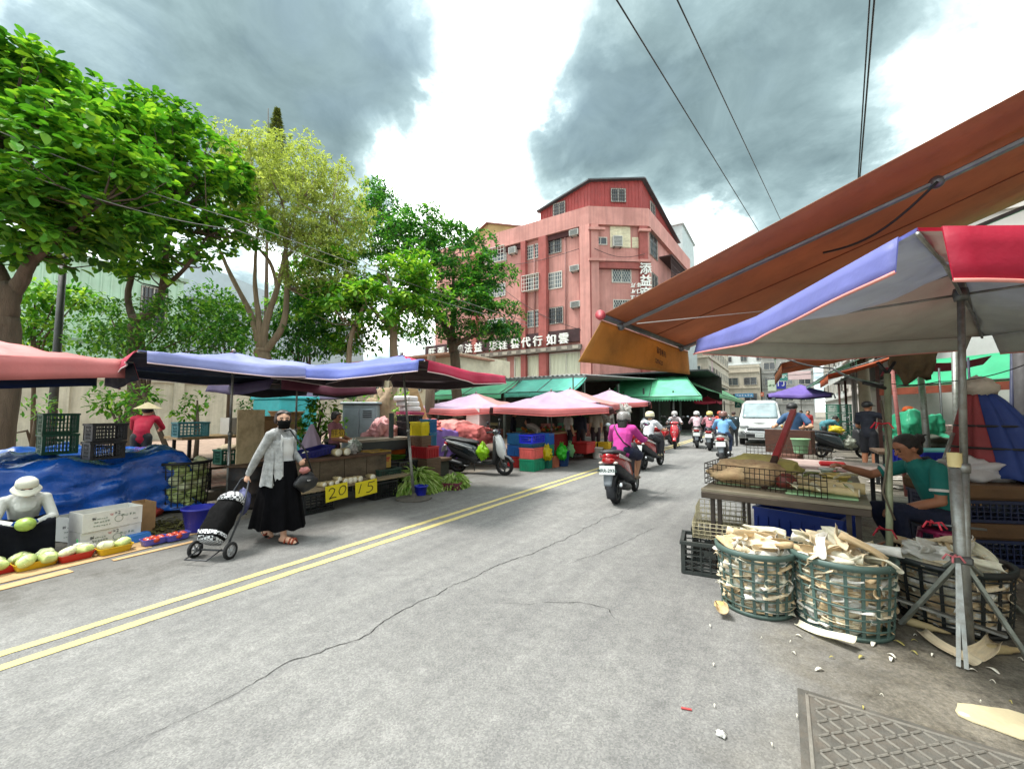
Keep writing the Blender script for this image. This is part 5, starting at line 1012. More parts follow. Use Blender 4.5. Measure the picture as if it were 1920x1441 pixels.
for sd in range(4):
    mb=MB(); mb.ell((0,0,0),(.098,.098,.085),None,0,20,12); mb.v=[tuple(V(p)*(1+.05*fbm(p[0]*22+sd,p[1]*22,p[2]*22,2))) for p in mb.v]
    for k in range(5):
        a=TAU*k/5+sd
        def lf(u,v,a=a): th=a+(u-.5)*1.7; ph=lerp(-.9,1.05,v); r=.102+.012*abs(2*u-1)*v+.006*math.sin(u*9); return V((r*math.cos(th)*math.cos(ph),r*math.sin(th)*math.cos(ph),.088*math.sin(ph)))
        mb.sheet(lf,8,7,.003,1)
    cabv.append(mb.mesh('cabbage',[CAB,CABG] if sd%2 else [CAB,CAB]))
def cabbage(label,loc_,s,group): o=obj('cabbage',rnd.choice(cabv),None,loc_,rnd.uniform(0,6)); o.scale=(s,s,s*rnd.uniform(.85,1)); o.rotation_euler=(rnd.uniform(-.5,.5),rnd.uniform(-.5,.5),rnd.uniform(0,6)); return tag(o,label,'cabbage',group)
p=G(335,950); pb=V((p[0]+.12,p[1]+.0,0)); basket('tall black mesh basket full of cabbages at the tarp corner',pb,.35,.74,(22,24,26),26,11,w=.014)
for k in range(34):
    z=.12+.62*(k/34); a=k*2.4; cabbage('pale cabbage packed in the tall black mesh basket',(pb.x+.22*math.cos(a),pb.y+.22*math.sin(a),z),.98,'cabbages in the black mesh basket')
# trays of produce on the kerb edge
def veg(name,label,cat,loc_,r,m,group,seed): return blob(name,label,cat,loc_,r,m,seed,.1,2,rnd.uniform(0,6),group)
TOM=mat((196,70,40),.3,.25,9,spec=.6)
for lb,px,py,L,c,kind,n in (('red shallow tray holding cabbages below the violet stool',14,1072,.30,(176,34,30),'c',3),('yellow basket tray piled with wrapped cabbages in front of the seller',66,1064,.30,(206,168,30),'c',4),('red shallow tray with two pale cabbages between yellow trays',141,1050,.26,(178,36,28),'c',2),('yellow basket tray with two cabbages beside the white boxes',214,1036,.28,(208,170,28),'c',2),('purple round tray of tomatoes next to the blue tray',289,1020,.24,(96,92,176),'t',6),('purple round tray of tomatoes beside the blue bucket',331,1012,.24,(92,90,180),'t',6)):
    p=G(px,py); rz=RAD(96); tray(lb,(p[0],p[1],.01),L,L*.62,.07,c,rz)
    for k in range(n):
        if kind=='c': u=(k%2-.5)*L*.46; v=(k//2-.5)*.12 if n>2 else 0; cabbage('pale cabbage lying in the '+lb.replace(' holding cabbages','').replace(' piled with wrapped cabbages','').replace(' with two cabbages','').replace(' with two pale cabbages',''),(p[0]+v-.0,p[1]+u,.095),.66,'cabbages in '+lb)
        else: a=TAU*k/n; veg('tomato','orange red tomato in the '+lb.replace(' of tomatoes',''),'tomato',(p[0]+.055*math.cos(a),p[1]+.07*math.sin(a),.06),(.036,.036,.031),TOM,'tomatoes in '+lb,k)
p=G(193,1030); tray('bright green tray leaning on the white boxes',(p[0]-.12,p[1],.02),.36,.24,.07,(40,176,90),RAD(96)).rotation_euler=(RAD(35),0,RAD(96))
p=G(258,1014); tray('upturned blue tray at the end of the white boxes',(p[0],p[1],.09),.24,.17,.08,(38,110,186),RAD(96)).rotation_euler=(PI,0,RAD(96))
p=G(172,1040); tag(MB().box((0,0,.04),(.07,.06,.08),b=.01).build('plastic_tub',mat((190,36,34),.4,.1,5),None,(p[0],p[1]+.06,.0)),'small red plastic tub behind the yellow basket tray','tub')
cb=G(95,1050); 
for lb,px,py,L,w,rz in (('long flat strip of cardboard under the trays beside the stool',40,1093,.62,.14,98),('long flat strip of cardboard in front of the purple trays',292,1032,.70,.07,93),('sheet of brown cardboard under the tomato trays',300,1010,.95,.34,96),('sheet of brown cardboard under the cabbage trays',120,1058,1.3,.30,96)):
    p=G(px,py); tag(MB().box((0,0,.004),(L,w,.006)).build('cardboard_sheet',mat((186,152,108),.9,.12,4,dirt=.3),None,(p[0],p[1],.001+.001*rnd.random()),RAD(rz)),lb,'cardboard')
# white printed cartons
BOXW=mat((206,206,200),.7,.05,5,dirt=.15); INK=mat((50,52,54),.7,.1,6); INKG=mat((120,140,124),.7,.1,6); INKR=mat((190,110,110),.7,.1,6)
def printbox(label,loc_,size,rz,tilt=None):
    t=carton(label,loc_,size,rz,BOXW,flaps=False,open_=True,tilt=tilt); L,Wd,Hh=size; y=-Wd/2-.002
    M=lambda x,z:MX(((1,0,0,x),(0,0,-1,y),(0,1,0,z),(0,0,0,1)))
    for n,x,z,sz,m in ((4,.13,Hh*.62,.032,INKG),(1,-.17,Hh*.68,.04,INK),(6,-.10,Hh*.45,.022,INKG),(7,-.10,Hh*.25,.020,INKG),(1,-.02,Hh*.78,.034,INKR),(3,.2,Hh*.3,.014,INK),(5,-.1,Hh*.62,.018,INKG)):
        o=obj('print',scribble(n,sz,m,int(x*100)+n,False,.0008),t); o.matrix_local=M(x,z)
    o=obj('print',text_mesh('×2',.05,INK,.0006),t); o.matrix_local=M(.03,Hh*.80)
    o=obj('print',MB().lathe([(.034,0),(.038,0),(.038,.0008),(.034,.0008)],24,cap=False).mesh('print',[INKG]),t); o.matrix_local=M(.045,Hh*.48)
    return t
p=G(205,1024); rz=RAD(97); bx=V((p[0]-.17,p[1],0)); printbox('white printed carton, lower of two beside the crouching seller',bx,(.52,.32,.2),rz); printbox('white printed carton stacked on another, open at the top',bx+V((.01,0,.203)),(.52,.32,.2),rz+.03)
p=G(117,1022); printbox('small white printed carton standing beside the seller',(p[0]-.25,p[1]+.12,0),(.22,.3,.28),RAD(110))
p=G(265,998); carton('brown cardboard carton standing on end beside the white cartons',(p[0]-.15,p[1]+.05,0),(.14,.3,.36),RAD(96),flaps=False)
p=G(152,985); carton('brown cardboard carton behind the white cartons',(p[0]-.2,p[1]-.02,.1),(.4,.3,.3),RAD(90))
p=G(150,965); crate('dark crate with leafy scraps at the foot of the blue tarp',(p[0]+.35,p[1]-.1,0),(.9,.36,.26),(30,36,36),RAD(95),nx=12)
bucket('tapered royal blue bucket beside the black shopping trolley',tuple(V(G(378,998))+V((-.12,.02,0))),.19,.30,(36,42,150),handle=False)
rp=blob('red_net_bag','crumpled red net bag on the ground by the cabbage basket','bag',tuple(V(G(292,968))+V((-.1,0,.05))),(.14,.09,.06),mat((170,60,50),.7,.2,8),3,.5,2.4)
blob('plastic_bag','crumpled clear white plastic bag in front of the white cartons','bag',tuple(V(G(168,1042))+V((-.1,-.03,.05))),(.1,.12,.07),BAGW,5,.5,2.6)
rng=np.random.default_rng(8); n=520; c=V(G(312,990)); P=np.stack([c.x-.05+rng.normal(0,.22,n),c.y+rng.normal(0,.30,n),.006+.03*rng.random(n)],1); D=np.stack([rng.normal(size=n),rng.normal(size=n),rng.normal(size=n)*.25],1); v,f=foliage(P,D,rng.uniform(.5,1.3,n),.07,.035)
tag(obj('fallen_leaves',npmesh('fallen_leaves',v,f,leafmat((44,42,24),(84,80,44),(130,128,74),.1,.8))),'scattered dark trimmed vegetable leaves on the ground by the cabbage basket','leaves',kind='stuff')
# crouching seller
stl=thing('plastic_stool','violet blue plastic stool under the crouching seller','stool',tuple(V(G(52,1052))+V((-.25,-.02,0))))
PUR=mat((60,44,150),.35,.08,5); MB().box((0,0,.27),(.26,.26,.03),b=.01).build('seat',PUR,stl)
for s in(-1,1):
    for q in(-1,1): MB().bar((s*.14,q*.14,0),(s*.11,q*.11,.26),.05,.05,b=.008).build('leg',PUR,stl)
SIT=dict(pel=(0,0,.38),wa=(0,.03,.51),ch=(0,.10,.66),nk=(0,.17,.80),hd=(0,.24,.91),shL=(-.175,.13,.76),shR=(.175,.13,.76),elL=(-.25,.24,.52),elR=(.25,.24,.52),wrL=(-.1,.44,.50),wrR=(.1,.44,.50),hpL=(-.1,.02,.36),hpR=(.1,.02,.36),knL=(-.2,.38,.46),knR=(.2,.38,.46),anL=(-.14,.32,.09),anR=(.14,.32,.09),tL=(-.16,.47,.04),tR=(.16,.47,.04))
WHC=mat((196,198,192),.8,.06,5,bump=.3,bs=12); NAVYC=mat((22,26,40),.8,.15,6)
pp=V(G(52,1052))+V((-.25,-.02,0))
person('crouching seller in white sun hat and scarf trimming a green melon with blue gloves',pp,RAD(-95),SIT,look=dict(shirt=WHC,pants=NAVYC,head='sunhat',hatm=mat((206,206,190),.85,.05,8,bump=.2,bs=60),hair=None,belly='pants',skin=SKIN2,glove='glove_m',glove_m=mat((24,80,170),.6,.1,6),neck='shirt',palm=dict(L=(.6,0,.5),R=(-.6,0,.5)),curl=.8,more=[(V((0,.19,.78)),V((0,.23,.70)),.085,.10,'shirt',(1,0,0),.7)]),vox=.008,pitch=-.42,scale=.80)
sq=bpy.data.objects[[o.name for o in bpy.data.objects if o.name.startswith('person')][-1]]
MB().sheet(lambda u,v:V((lerp(-.25,.25,u)*(1+.05*v),lerp(.10,.47,min(1,v*1.8))+.05*max(0,v-.55),(.55-.06*math.sin(PI*min(1,v*1.8)) if v<.55 else lerp(.54,.10,(v-.55)/.45))-.05*math.sin(PI*u)*(1 if v<.6 else .3)))+V((0,.02*math.sin(u*14)*v,0)),16,16,.008).build('apron',mat((14,16,24),.9,.2,6,spec=.15),sq)
fw=V((math.sin(RAD(95)),math.cos(RAD(95)),0)); rt=V((math.cos(RAD(95)),-math.sin(RAD(95)),0))
blob('melon','ribbed pale green melon held in the seller\'s gloved hands','melon',pp+fw*.44+V((0,0,.41)),(.095,.07,.065),mat((146,172,76),.4,.2,3,stretch=(1,9,9)),3,.06,2,RAD(10))
# man in conical hat behind the tarp
p=PT(266,800,8.2); person('stooping vendor in conical straw hat and bright red vest behind the tarp stall',(p.x,p.y,.12),RAD(60),STAND,over=dict(ch=(0,.12,1.16),nk=(0,.22,1.28),hd=(0,.30,1.37),shL=(-.18,.18,1.24),shR=(.18,.18,1.24),elL=(-.24,.36,1.05),elR=(.24,.36,1.05),wrL=(-.15,.58,1.0),wrR=(.15,.58,1.0)),look=dict(shirt=mat((190,26,60),.7,.1,5),pants=DARK,head='cone',sleeve='long'),vox=.018)
# walking woman and her trolley
wp=V(G(520,1012)); WR=RAD(-72)
GREYC=mat((150,152,152),.9,.16,9,bump=.9,bs=16,grain=.3); BLK=mat((6,6,9),.95,.2,6,bump=.2,bs=30,spec=.1)
WALK=dict(STAND,anR=(.07,.16,.075),tR=(.08,.31,.03),knR=(.08,.14,.47),anL=(-.07,-.27,.16),tL=(-.07,-.18,.045),knL=(-.08,-.03,.49),elR=(.25,-.10,1.06),wrR=(.27,-.20,.86),elL=(-.23,-.02,1.07),wrL=(-.16,.16,.98),hd=(0,.02,1.50),nk=(0,0,1.37))
wm=person('woman in black face mask, grey cardigan and long black skirt pulling a shopping trolley',wp-V((0,0,0)),WR,WALK,scale=.935,look=dict(shirt=GREYC,pants=BLK,leg='skirt',foot='skin',skin=mat((208,164,138),.5,.05,8),mask=mat((9,10,11),.9,.1,8,spec=.1),hair='bob',hairm=mat((44,32,28),.45,.2,30,stretch=(6,6,1)),palm=dict(R=(-.7,.3,0),L=(.6,0,.5)),curl=1.0),vox=.009,yaw=-.62)
mb=MB(); n=48
def skirt(u,v):
    a=u*TAU; k=v; r=lerp(.15,.265,k**.9)*(1+.09*k*math.sin(a*9+1)+.04*k*math.sin(a*17)); return V((r*.9*math.cos(a),r*1.30*math.sin(a)-.01*k,lerp(1.0,.17,v)+.015*math.sin(a*9)*k))
mb.grid(skirt,n*2,14); mb.build('skirt',BLK,wm)
mb=MB(); mb.sheet(lambda u,v:V((lerp(-.10,.115,u)*(1-.1*v),.112+.018*math.sin(PI*u)+.01*math.sin(v*14)*v-.0*v,lerp(1.33,.96,v)-(.12*(1-abs(2*u-1)) if v<.1 else 0))),10,10,.006); mb.build('blouse',mat((206,208,208),.75,.05,5,bump=.25,bs=16),wm)
def cardi(s): # long front tails of the cardigan
    return lambda u,v:V((s*(lerp(.085,.19,u)+.03*v),lerp(.125,-.06,u)+.035*v+.02*math.sin(u*8+s)*v,lerp(1.26,.70,v)-.03*v*math.sin(u*5)))
for s in(-1,1): MB().sheet(cardi(s),10,12,.008).build('cardigan_tail',GREYC,wm)
mb=MB(); mb.grid(lambda u,v:V(((.165+.055*v)*math.cos(u*4.1+PI-.48),(.13+.075*v)*math.sin(u*4.1+PI-.48)-.01,lerp(1.14,.70,v)+.012*math.sin(u*30)*v)),36,8); mb.build('cardigan_back',GREYC,wm)
SAND=mat((150,62,36),.6,.1,6)
for S,a,to in (('R',WALK['anR'],WALK['tR']),('L',WALK['anL'],WALK['tL'])):
    a=V(a);to=V(to); d=(to-a).normalized() if S=='R' else V((0,.62,-.78)); d=V((0,1,0)) if S=='R' else d; o=(V((a.x,a.y-.05,.012)) if S=='R' else a+V((0,-.045,-.05))); M=frame(o,o+d,(0,0,1) if S=='R' else (0,.78,.62))
    sh=MB(); sh.loft([[(M@V((w*math.cos(q),h*math.sin(q)-.002,z))) for q in [TAU*i/12 for i in range(12)]] for z,w,h in ((-.01,.025,.010),(.02,.036,.012),(.12,.034,.012),(.2,.044,.012),(.26,.03,.010))]); so_=sh.build('sandal',BLACK,wm)
    for z,w_ in ((.17,.05),(.215,.046),(.10,.045)): MB().tube([M@V((-w_*.95,0,z)),M@V((-w_*.6,.05,z+.01)),M@V((w_*.6,.05,z-.01)),M@V((w_*.95,0,z))],.012,6).build('strap',SAND,so_)
WF=lambda x,y,z: wp+rotz(WR).to_3x3()@V((x,y,z))*.935
hbg=thing('handbag','black leather shoulder bag with pale clasp carried by the walking woman','bag',WF(-.12,.30,.72),WR)
obj('body',blobmesh('body',(.16,.085,.115),BLACK,2,.2,1.6,18,12,.2),hbg,(0,0,0)); MB().tube([(-.1,0,.09),(-.04,-.05,.35),(.10,-.16,.62),(.14,-.26,.60)],.010,6).build('strap',BLACK,hbg); MB().box((.05,.085,.03),(.05,.012,.02),b=.004).build('clasp',CHROME,hbg); obj('purse',blobmesh('purse',(.06,.05,.04),mat((170,110,106),.7,.2,9),2,.3),hbg,(.03,.0,.14))
tr=thing('shopping_trolley','black wheeled shopping trolley with checked panels pulled by the woman','trolley',tuple(V(G(398,1046))))
dv=(WF(.27,-.24,.70)-V(G(398,1046))); hd=V((dv.x,dv.y,0)).normalized(); sd=V((-hd.y,hd.x,0)); TQ=lambda a,b,c: hd*a+sd*b+V((0,0,c)); Lh=math.hypot(dv.x,dv.y)
fr_=MB(); 
for s in(-1,1): fr_.tube([TQ(.0,s*.15,.09),TQ(Lh*.55,s*.13,.42),TQ(Lh*.98,s*.05,.74),TQ(Lh*1.0,0,.76)],.010,7)
fr_.tube([TQ(-.02,-.17,.09),TQ(-.02,.17,.09)],.009,7); fr_.tube([TQ(-.02,-.12,.1),TQ(-.2,-.12,.05),TQ(-.2,.12,.05),TQ(-.02,.12,.1)],.007,6); fr_.build('frame',mat((60,62,66),.4,.1,5,metal=.6),tr)
def wheel_(off): 
    M=frame(TQ(0,off-.015,.085),TQ(0,off+.015,.085)); o=MB().lathe([(.06,0),(.085,.002),(.088,.015),(.085,.028),(.06,.03)],24,M,cap=False).build('wheel',RUBBER,tr); r=MB(); r.lathe([(0,.004),(.018,.0),(.018,.03),(0,.03)],10,M); r.lathe([(.056,.006),(.064,.006),(.064,.026),(.056,.026)],20,M,cap=False)
    for k in range(5): a=TAU*k/5; r.bar(M@V((.01*math.cos(a),.01*math.sin(a),.015)),M@V((.06*math.cos(a),.06*math.sin(a),.015)),.012,.012)
    r.build('rim',mat((150,152,154),.5,.1,5),o)
wheel_(-.2);wheel_(.2)
CHK=bpy.data.materials.new('m_checked'); CHK.use_nodes=True
def chk():
    t=CHK.node_tree; b=t.nodes['Principled BSDF']; c=t.nodes.new('ShaderNodeTexChecker'); c.inputs['Scale'].default_value=38; c.inputs[1].default_value=(.02,.02,.025,1); c.inputs[2].default_value=(.62,.64,.66,1); tc_=t.nodes.new('ShaderNodeTexCoord'); mp=t.nodes.new('ShaderNodeMapping'); mp.inputs['Rotation'].default_value=(.3,.5,.4); t.links.new(tc_.outputs['Object'],mp.inputs[0]); t.links.new(mp.outputs[0],c.inputs[0]); t.links.new(c.outputs[0],b.inputs['Base Color']); b.inputs['Roughness'].default_value=.7
chk()
ax=TQ(Lh*.56,0,.40)-TQ(.02,0,.12); ax.normalize(); upv=ax.cross(sd)*-1; upv=upv if upv.z>0 else -upv
def bagring(t_,w,h,off): 
    c=TQ(.03,0,.13)+ax*t_+upv*(off+h); return [c+sd*(w*math.copysign(abs(math.cos(a))**.6,math.cos(a)))+upv*(h*math.copysign(abs(math.sin(a))**.6,math.sin(a))) for a in [TAU*i/18 for i in range(18)]]
bb=MB().loft([bagring(.0,.09,.06,.01),bagring(.03,.125,.095,.0),bagring(.12,.128,.10,.008),bagring(.2,.135,.098,.0),bagring(.3,.125,.105,.01),bagring(.38,.13,.09,.0),bagring(.46,.115,.075,.02),bagring(.50,.08,.045,.05)]).build('bag',mat((14,14,15),.95,.25,7,bump=.8,bs=9,spec=.12),tr)
MB().loft([bagring(-.012,.105,.085,.0),bagring(.08,.135,.105,-.002)]).build('checked_base',CHK,bb); MB().loft([bagring(.42,.132,.096,.0),bagring(.48,.12,.08,.02),bagring(.53,.07,.045,.05)]).build('checked_flap',CHK,bb)
blob('cloth_bag','slate blue cloth bag with white piping hanging on the trolley handle','bag',TQ(Lh*.93,.0,.50)+V(G(398,1046)),(.10,.07,.13),mat((84,88,130),.7,.15,6,bump=.3,bs=14),4,.35,1.8,0,None,.3)
# table, drum, plywood board
p=V(G(478,952)); dr=thing('oil_drum','blackened oil drum carrying the stained plywood board','drum',p+V((-.25,.0,0)))
MB().lathe([(.0,.0),(.27,.0),(.275,.02),(.27,.04),(.27,.22),(.277,.23),(.27,.24),(.27,.44),(.277,.45),(.27,.46),(.27,.62),(.275,.64),(.25,.65),(0,.645)],28).build('body',mat((36,34,34),.7,.3,4,dirt=.6,dcol=(84,56,38)),dr); MB().lathe([(0,.64),(.32,.645),(.33,.66),(0,.68)],20).build('lid',WOODD,dr)
q=p+V((-.28,.02,.68)); pw=thing('plywood_board','weathered plywood board with brown stains standing upright on the drum','board',q,RAD(104))
PLY=mat((206,186,148),.85,.12,2.5,bump=.3,bs=20,dirt=.9,dcol=(124,106,78)); MB().box((0,0,.43),(.47,.02,.86)).build('panel',PLY,pw); MB().box((.235,.03,.43),(.03,.05,.86)).build('batten',WOODL,pw)
p=AX(428,880,-8.6); crate('green lattice crate with a sack on it beside the plywood board',(p.x,p.y,.55),(.4,.3,.27),(48,112,92),RAD(96),nx=7); blob('sack','pale crumpled sack lying in the green crate','sack',(p.x,p.y,.84),(.2,.16,.07),mat((190,176,146),.85,.12,6,bump=.3,bs=14),2,.3)
tb=thing('bench','low dark bench of planks behind the blue tarp','bench',(p.x,p.y,.12)); MB().box((0,0,.40),(.55,.9,.04)).build('top',WOODD,tb); [MB().box((sx*.22,sy*.38,.19),(.05,.05,.38)).build('leg',DARK,tb) for sx in(-1,1) for sy in(-1,1)]
p=AX(412,830,-9.8); tb=thing('goods_table','trestle table with cartons and produce behind the blue tarp','table',(p.x,p.y+.5,.12)); MB().box((0,0,.88),(.9,2.6,.05)).build('top',WOODL,tb); [MB().box((sx*.38,sy*1.15,.43),(.05,.05,.86)).build('leg',DARK,tb) for sx in(-1,1) for sy in(-1,1)]
carton('white foam carton on the trestle table behind the tarp',(p.x,p.y+.35,1.03),(.55,.4,.34),RAD(92),mat((204,200,192),.8,.05,4),open_=False); carton('brown carton with open lid on the trestle table',(p.x+.1,p.y+1.3,1.03),(.5,.4,.4),RAD(100))
crate('teal lattice crate at the end of the trestle table',(p.x+.4,p.y-.65,1.03),(.5,.34,.28),(66,130,134),RAD(90),nx=8)
p=AX(533,800,-8.4); support(p.x,p.y-.35,.995,.5,.4,'tall dark wooden box behind the walking woman',RAD(100)); carton('brown carton propped open behind the walking woman',(p.x,p.y-.35,1.0),(.4,.3,.34),RAD(100)); 
p=V(AX(545,780,-11)); tag(MB().box((0,0,.85),(1.4,1.0,1.7),b=.03).box((0,0,1.74),(1.5,1.1,.08),b=.02).build('turquoise_cabinet',mat((60,176,182),.5,.08,3,dirt=.2),None,(p.x-.3,p.y,.12)),'turquoise painted box with white lid behind the walking woman','cabinet')
# bamboo shoot stall
XS=-6.15
a=AX(588,930,XS); b_=AX(695,925,XS); bs=thing('bamboo_stall','weathered plank counter selling bamboo shoots with a low front shelf','stall',(XS,(a.y+b_.y)/2,0)); Ls=1.75
PLK=mat((96,84,68),.85,.3,3,bump=.5,bs=30,stretch=(12,1,2),dirt=.5)
for k in range(4): MB().box((-.02,lerp(-Ls/2,Ls/2,(k+.5)/4),.50),(.03,Ls/4-.01,.46+.02*(k%2)),b=.003).build('plank',PLK,bs)
MB().box((-.42,0,.745),(.9,Ls+.15,.04)).build('counter_top',mat((92,66,50),.8,.25,3,dirt=.5),bs); MB().box((.14,.1,.335),(.34,Ls+.5,.035)).build('shelf',mat((156,138,108),.85,.2,3,bump=.3,stretch=(10,1,1),dirt=.4),bs)
for sy in(-1,1): MB().box((-.8,sy*Ls*.46,.36),(.06,.06,.72)).build('leg',WOODD,bs); 
crate('black crate under the shelf left of the number twenty card',(XS+.15,bs.location.y-.62,0),(.5,.34,.29),(28,30,32),RAD(90),nx=5,nz=6); crate('black crate under the shelf behind the number fifteen card',(XS+.15,bs.location.y+.62,0),(.5,.34,.29),(28,30,32),RAD(90),nx=9,nz=5)
SHOOT=mat((196,176,130),.6,.15,5,bump=.2,bs=30,dirt=.3,dcol=(140,104,64)); CUT=mat((226,220,200),.6,.05,6)
def shoot(label,loc_,L,r,rz,group,pit=0,name='bamboo_shoot'):
    t=thing(name,label,'bamboo shoot',loc_,rz,group); t.rotation_euler=(pit,0,rz); M=MX.Rotation(-PI/2,4,'X')
    MB().lathe([(.0,.0),(r*.98,.0),(r,.012),(r*.97,L*.3),(r*.86,L*.32),(r*.8,L*.6),(r*.62,L*.62),(r*.42,L*.86),(.004,L)],16,M).build('body',SHOOT,t); MB().lathe([(0,0),(r*.93,0),(r*.93,.006)],16,M@T(0,0,-.005)).build('cut_end',CUT,t); return t
for k,(px,py) in enumerate(((608,927),(621,924),(632,920),(637,913),(648,922),(657,917),(665,909),(676,908),(699,908))):
    p=AX(px,py,XS+.28); shoot('peeled bamboo shoot lying on the low front shelf with its cut end outward',(p.x,p.y,.355+.043+(.05 if py<915 and k in(3,) else 0)),rnd.uniform(.22,.3),rnd.uniform(.036,.052) if k<4 else .052,RAD(90+rnd.uniform(-12,12)),'bamboo shoots on the front shelf')
for px in (631,647): p=AX(px,852,XS-.1); shoot('thick bamboo shoot on the counter top with its cut end outward',(p.x+.06,p.y,.83),.32,.065,RAD(90+rnd.uniform(-8,8)),'bamboo shoots on the counter')
def card(label,txt,px0,py0,px1,py1,X,bgc,fg,size,tilt=0,yaw=90):
    a=AX(px0,py1,X); b=AX(px1,py0,X); w=abs(b.y-a.y); h=b.z-a.z; t=thing('price_card',label,'sign',(X,(a.y+b.y)/2,a.z),RAD(yaw)); M=MX(((1,0,0,0),(0,0,-1,0),(0,1,0,h/2),(0,0,0,1)))@rotz(tilt)
    MB().box((0,0,0),(w,h,.006),M).build('board',mat(bgc,.7,.05,4,dirt=.08),t); o=obj('lettering',text_mesh(txt,size,mat(fg,.7,.1,5),.0008,-.001),t); o.matrix_local=M@T(0,0,.004); return t
def strokes(t,M,polys,w,m):
    mb=MB()
    for p in polys:
        for i,(a,b) in enumerate(zip(p,p[1:])): mb.bar(M@V((*a,.0045+.0004*i)),M@V((*b,.0045+.0004*i)),w,.002,up=(M.to_3x3()@V((0,0,1))))
    return mb.build('handwriting',m,t)
def numcard(label,px0,py0,px1,py1,X,polys,tilt):
    a=AX(px0,py1,X); b=AX(px1,py0,X); w=abs(b.y-a.y); h=b.z-a.z; t=thing('price_card',label,'sign',(X,(a.y+b.y)/2,a.z),RAD(90)); M=MX(((1,0,0,0),(0,0,-1,0),(0,1,0,h/2),(0,0,0,1)))@rotz(tilt)
    MB().box((0,0,0),(w,h,.005),M).build('board',mat((236,218,34),.7,.05,4,dirt=.04),t); S=[[(x*w,y*h) for x,y in p] for p in polys]; strokes(t,M,S,.013,mat((30,26,24),.7,.1,5)); return t
two=[(-.36,.16),(-.30,.30),(-.18,.32),(-.09,.20),(-.14,.02),(-.26,-.18),(-.36,-.32),(-.22,-.27),(-.04,-.30)]; zero=[(.28,.33),(.16,.24),(.09,.02),(.13,-.20),(.24,-.24),(.36,-.10),(.42,.12),(.38,.28),(.28,.33)]
one=[(-.24,.34),(-.30,.05),(-.36,-.26)]; five=[[(.12,.36),(.06,.10),(.22,.08),(.30,-.04),(.26,-.20),(.12,-.32),(-.02,-.30)],[(.10,.34),(.24,.33),(.38,.34)]]
numcard('yellow price card with handwritten number twenty hung on the shelf',610,904,652,941,XS+.345,[two,zero],.06); numcard('yellow price card with handwritten number fifteen hung on the shelf',666,897,707,932,XS+.345,[one]+five,.05)
card('small orange yellow card with dark characters hanging at the stall pole','鮮筍',621,804,646,820,-6.5,(206,170,50),(40,34,30),.15)
p=AX(588,852,XS-.35); crate('deep blue plastic tray of white slices on the counter',(p.x-.05,p.y,.77),(.62,.40,.12),(28,32,110),RAD(88),nx=9,nz=2,solid=True,tilt=(RAD(0),RAD(-10)))
for k in range(3): blob('turnip','pale round turnip in the deep blue tray','turnip',(p.x+.05*k-.05,p.y-.1+.1*k,.83),(.05,.06,.035),CUT,k,.15,2,0,'turnips in blue tray')
p=AX(655,845,XS-.5); bag('clear plastic bag of greens on the counter end',(p.x,p.y+.1,.77),(.12,.12,.11),mat((170,180,170),.3,.15,7,tl=.4),7); bag('small white plastic bag beside the thick shoots',(p.x+.25,p.y-.1,.77),(.07,.07,.08),BAGW,9)
p=PT(625,880,7.9); person('seller in dark pink blouse standing in the shade behind the counter',(p.x,p.y,.05),RAD(-60),STAND,over=dict(wrL=(-.12,.36,1.0),wrR=(.16,.36,1.0),elL=(-.25,.1,1.06),elR=(.25,.1,1.06)),look=dict(shirt=mat((150,96,106),.8,.1,5),skin=SKIN2,hair='bob',sleeve='short',pants=DARK),vox=.016,scale=.9,pitch=-.2)
p=AX(583,850,-7.3); mb=MB().lathe([(.22,0),(.2,.12),(.13,.35),(.05,.55),(.015,.62)],40); mb.v=[(x*(1+.12*math.sin(7*math.atan2(y,x)+z*4)),y*(1+.12*math.sin(7*math.atan2(y,x)+z*4)),z) for x,y,z in mb.v]; tag(mb.build('folded_umbrella',mat((196,176,196),.8,.08,3,tl=.2),None,(p.x,p.y,.66)),'pale pink folded parasol cloth standing on the counter','umbrella')
p=AX(710,850,XS-.1); fc=carton('yellow carton with red and black characters standing on wire crates',(p.x-.1,p.y+.02,.47),(.42,.34,.32),RAD(86),mat((160,128,52),.7,.1,4,dirt=.15),flaps=False)
for sd,x,m in ((3,-.02,INK),(5,.12,mat((160,40,36),.7,.1,5)),(7,-.15,mat((160,40,36),.7,.1,5))): o=obj('print',scribble(1,.14,m,sd,False,.0008),fc); o.matrix_local=MX(((1,0,0,x),(0,0,-1,-.172),(0,1,0,.16),(0,0,0,1)))
p=AX(722,925,XS); stack(2,('dark green wire crate on the ground right of the price cards, lower','dark green wire crate right of the price cards, upper'),(p.x-.1,p.y+.03,0),(.5,.42,.23),(34,66,56),RAD(90),nx=12,nz=5)
p=AX(752,900,-6.6); stack(2,('black crate stack behind the leafy greens, lower','black crate stack behind the leafy greens, upper'),(p.x,p.y,0),(.5,.4,.25),(32,36,38),RAD(92),nx=9,nz=4)
# shelf with dark top behind
tb=thing('display_counter','low glass fronted counter with dark steel post behind the bamboo stall','counter',(-7.3,5.6,0)); MB().box((0,0,.93),(.9,1.5,.05)).build('top',mat((150,140,124),.7,.15,3,dirt=.3),tb); MB().box((.43,0,.80),(.03,1.5,.2)).build('front',mat((40,46,46),.4,.2,3),tb); [MB().box((sx*.4,sy*.7,.46),(.05,.05,.9)).build('leg',DARK,tb) for sx in(-1,1) for sy in(-1,1)]; MB().box((.40,.25,1.1),(.07,.07,.75)).build('post',mat((26,44,44),.5,.1,5),tb)
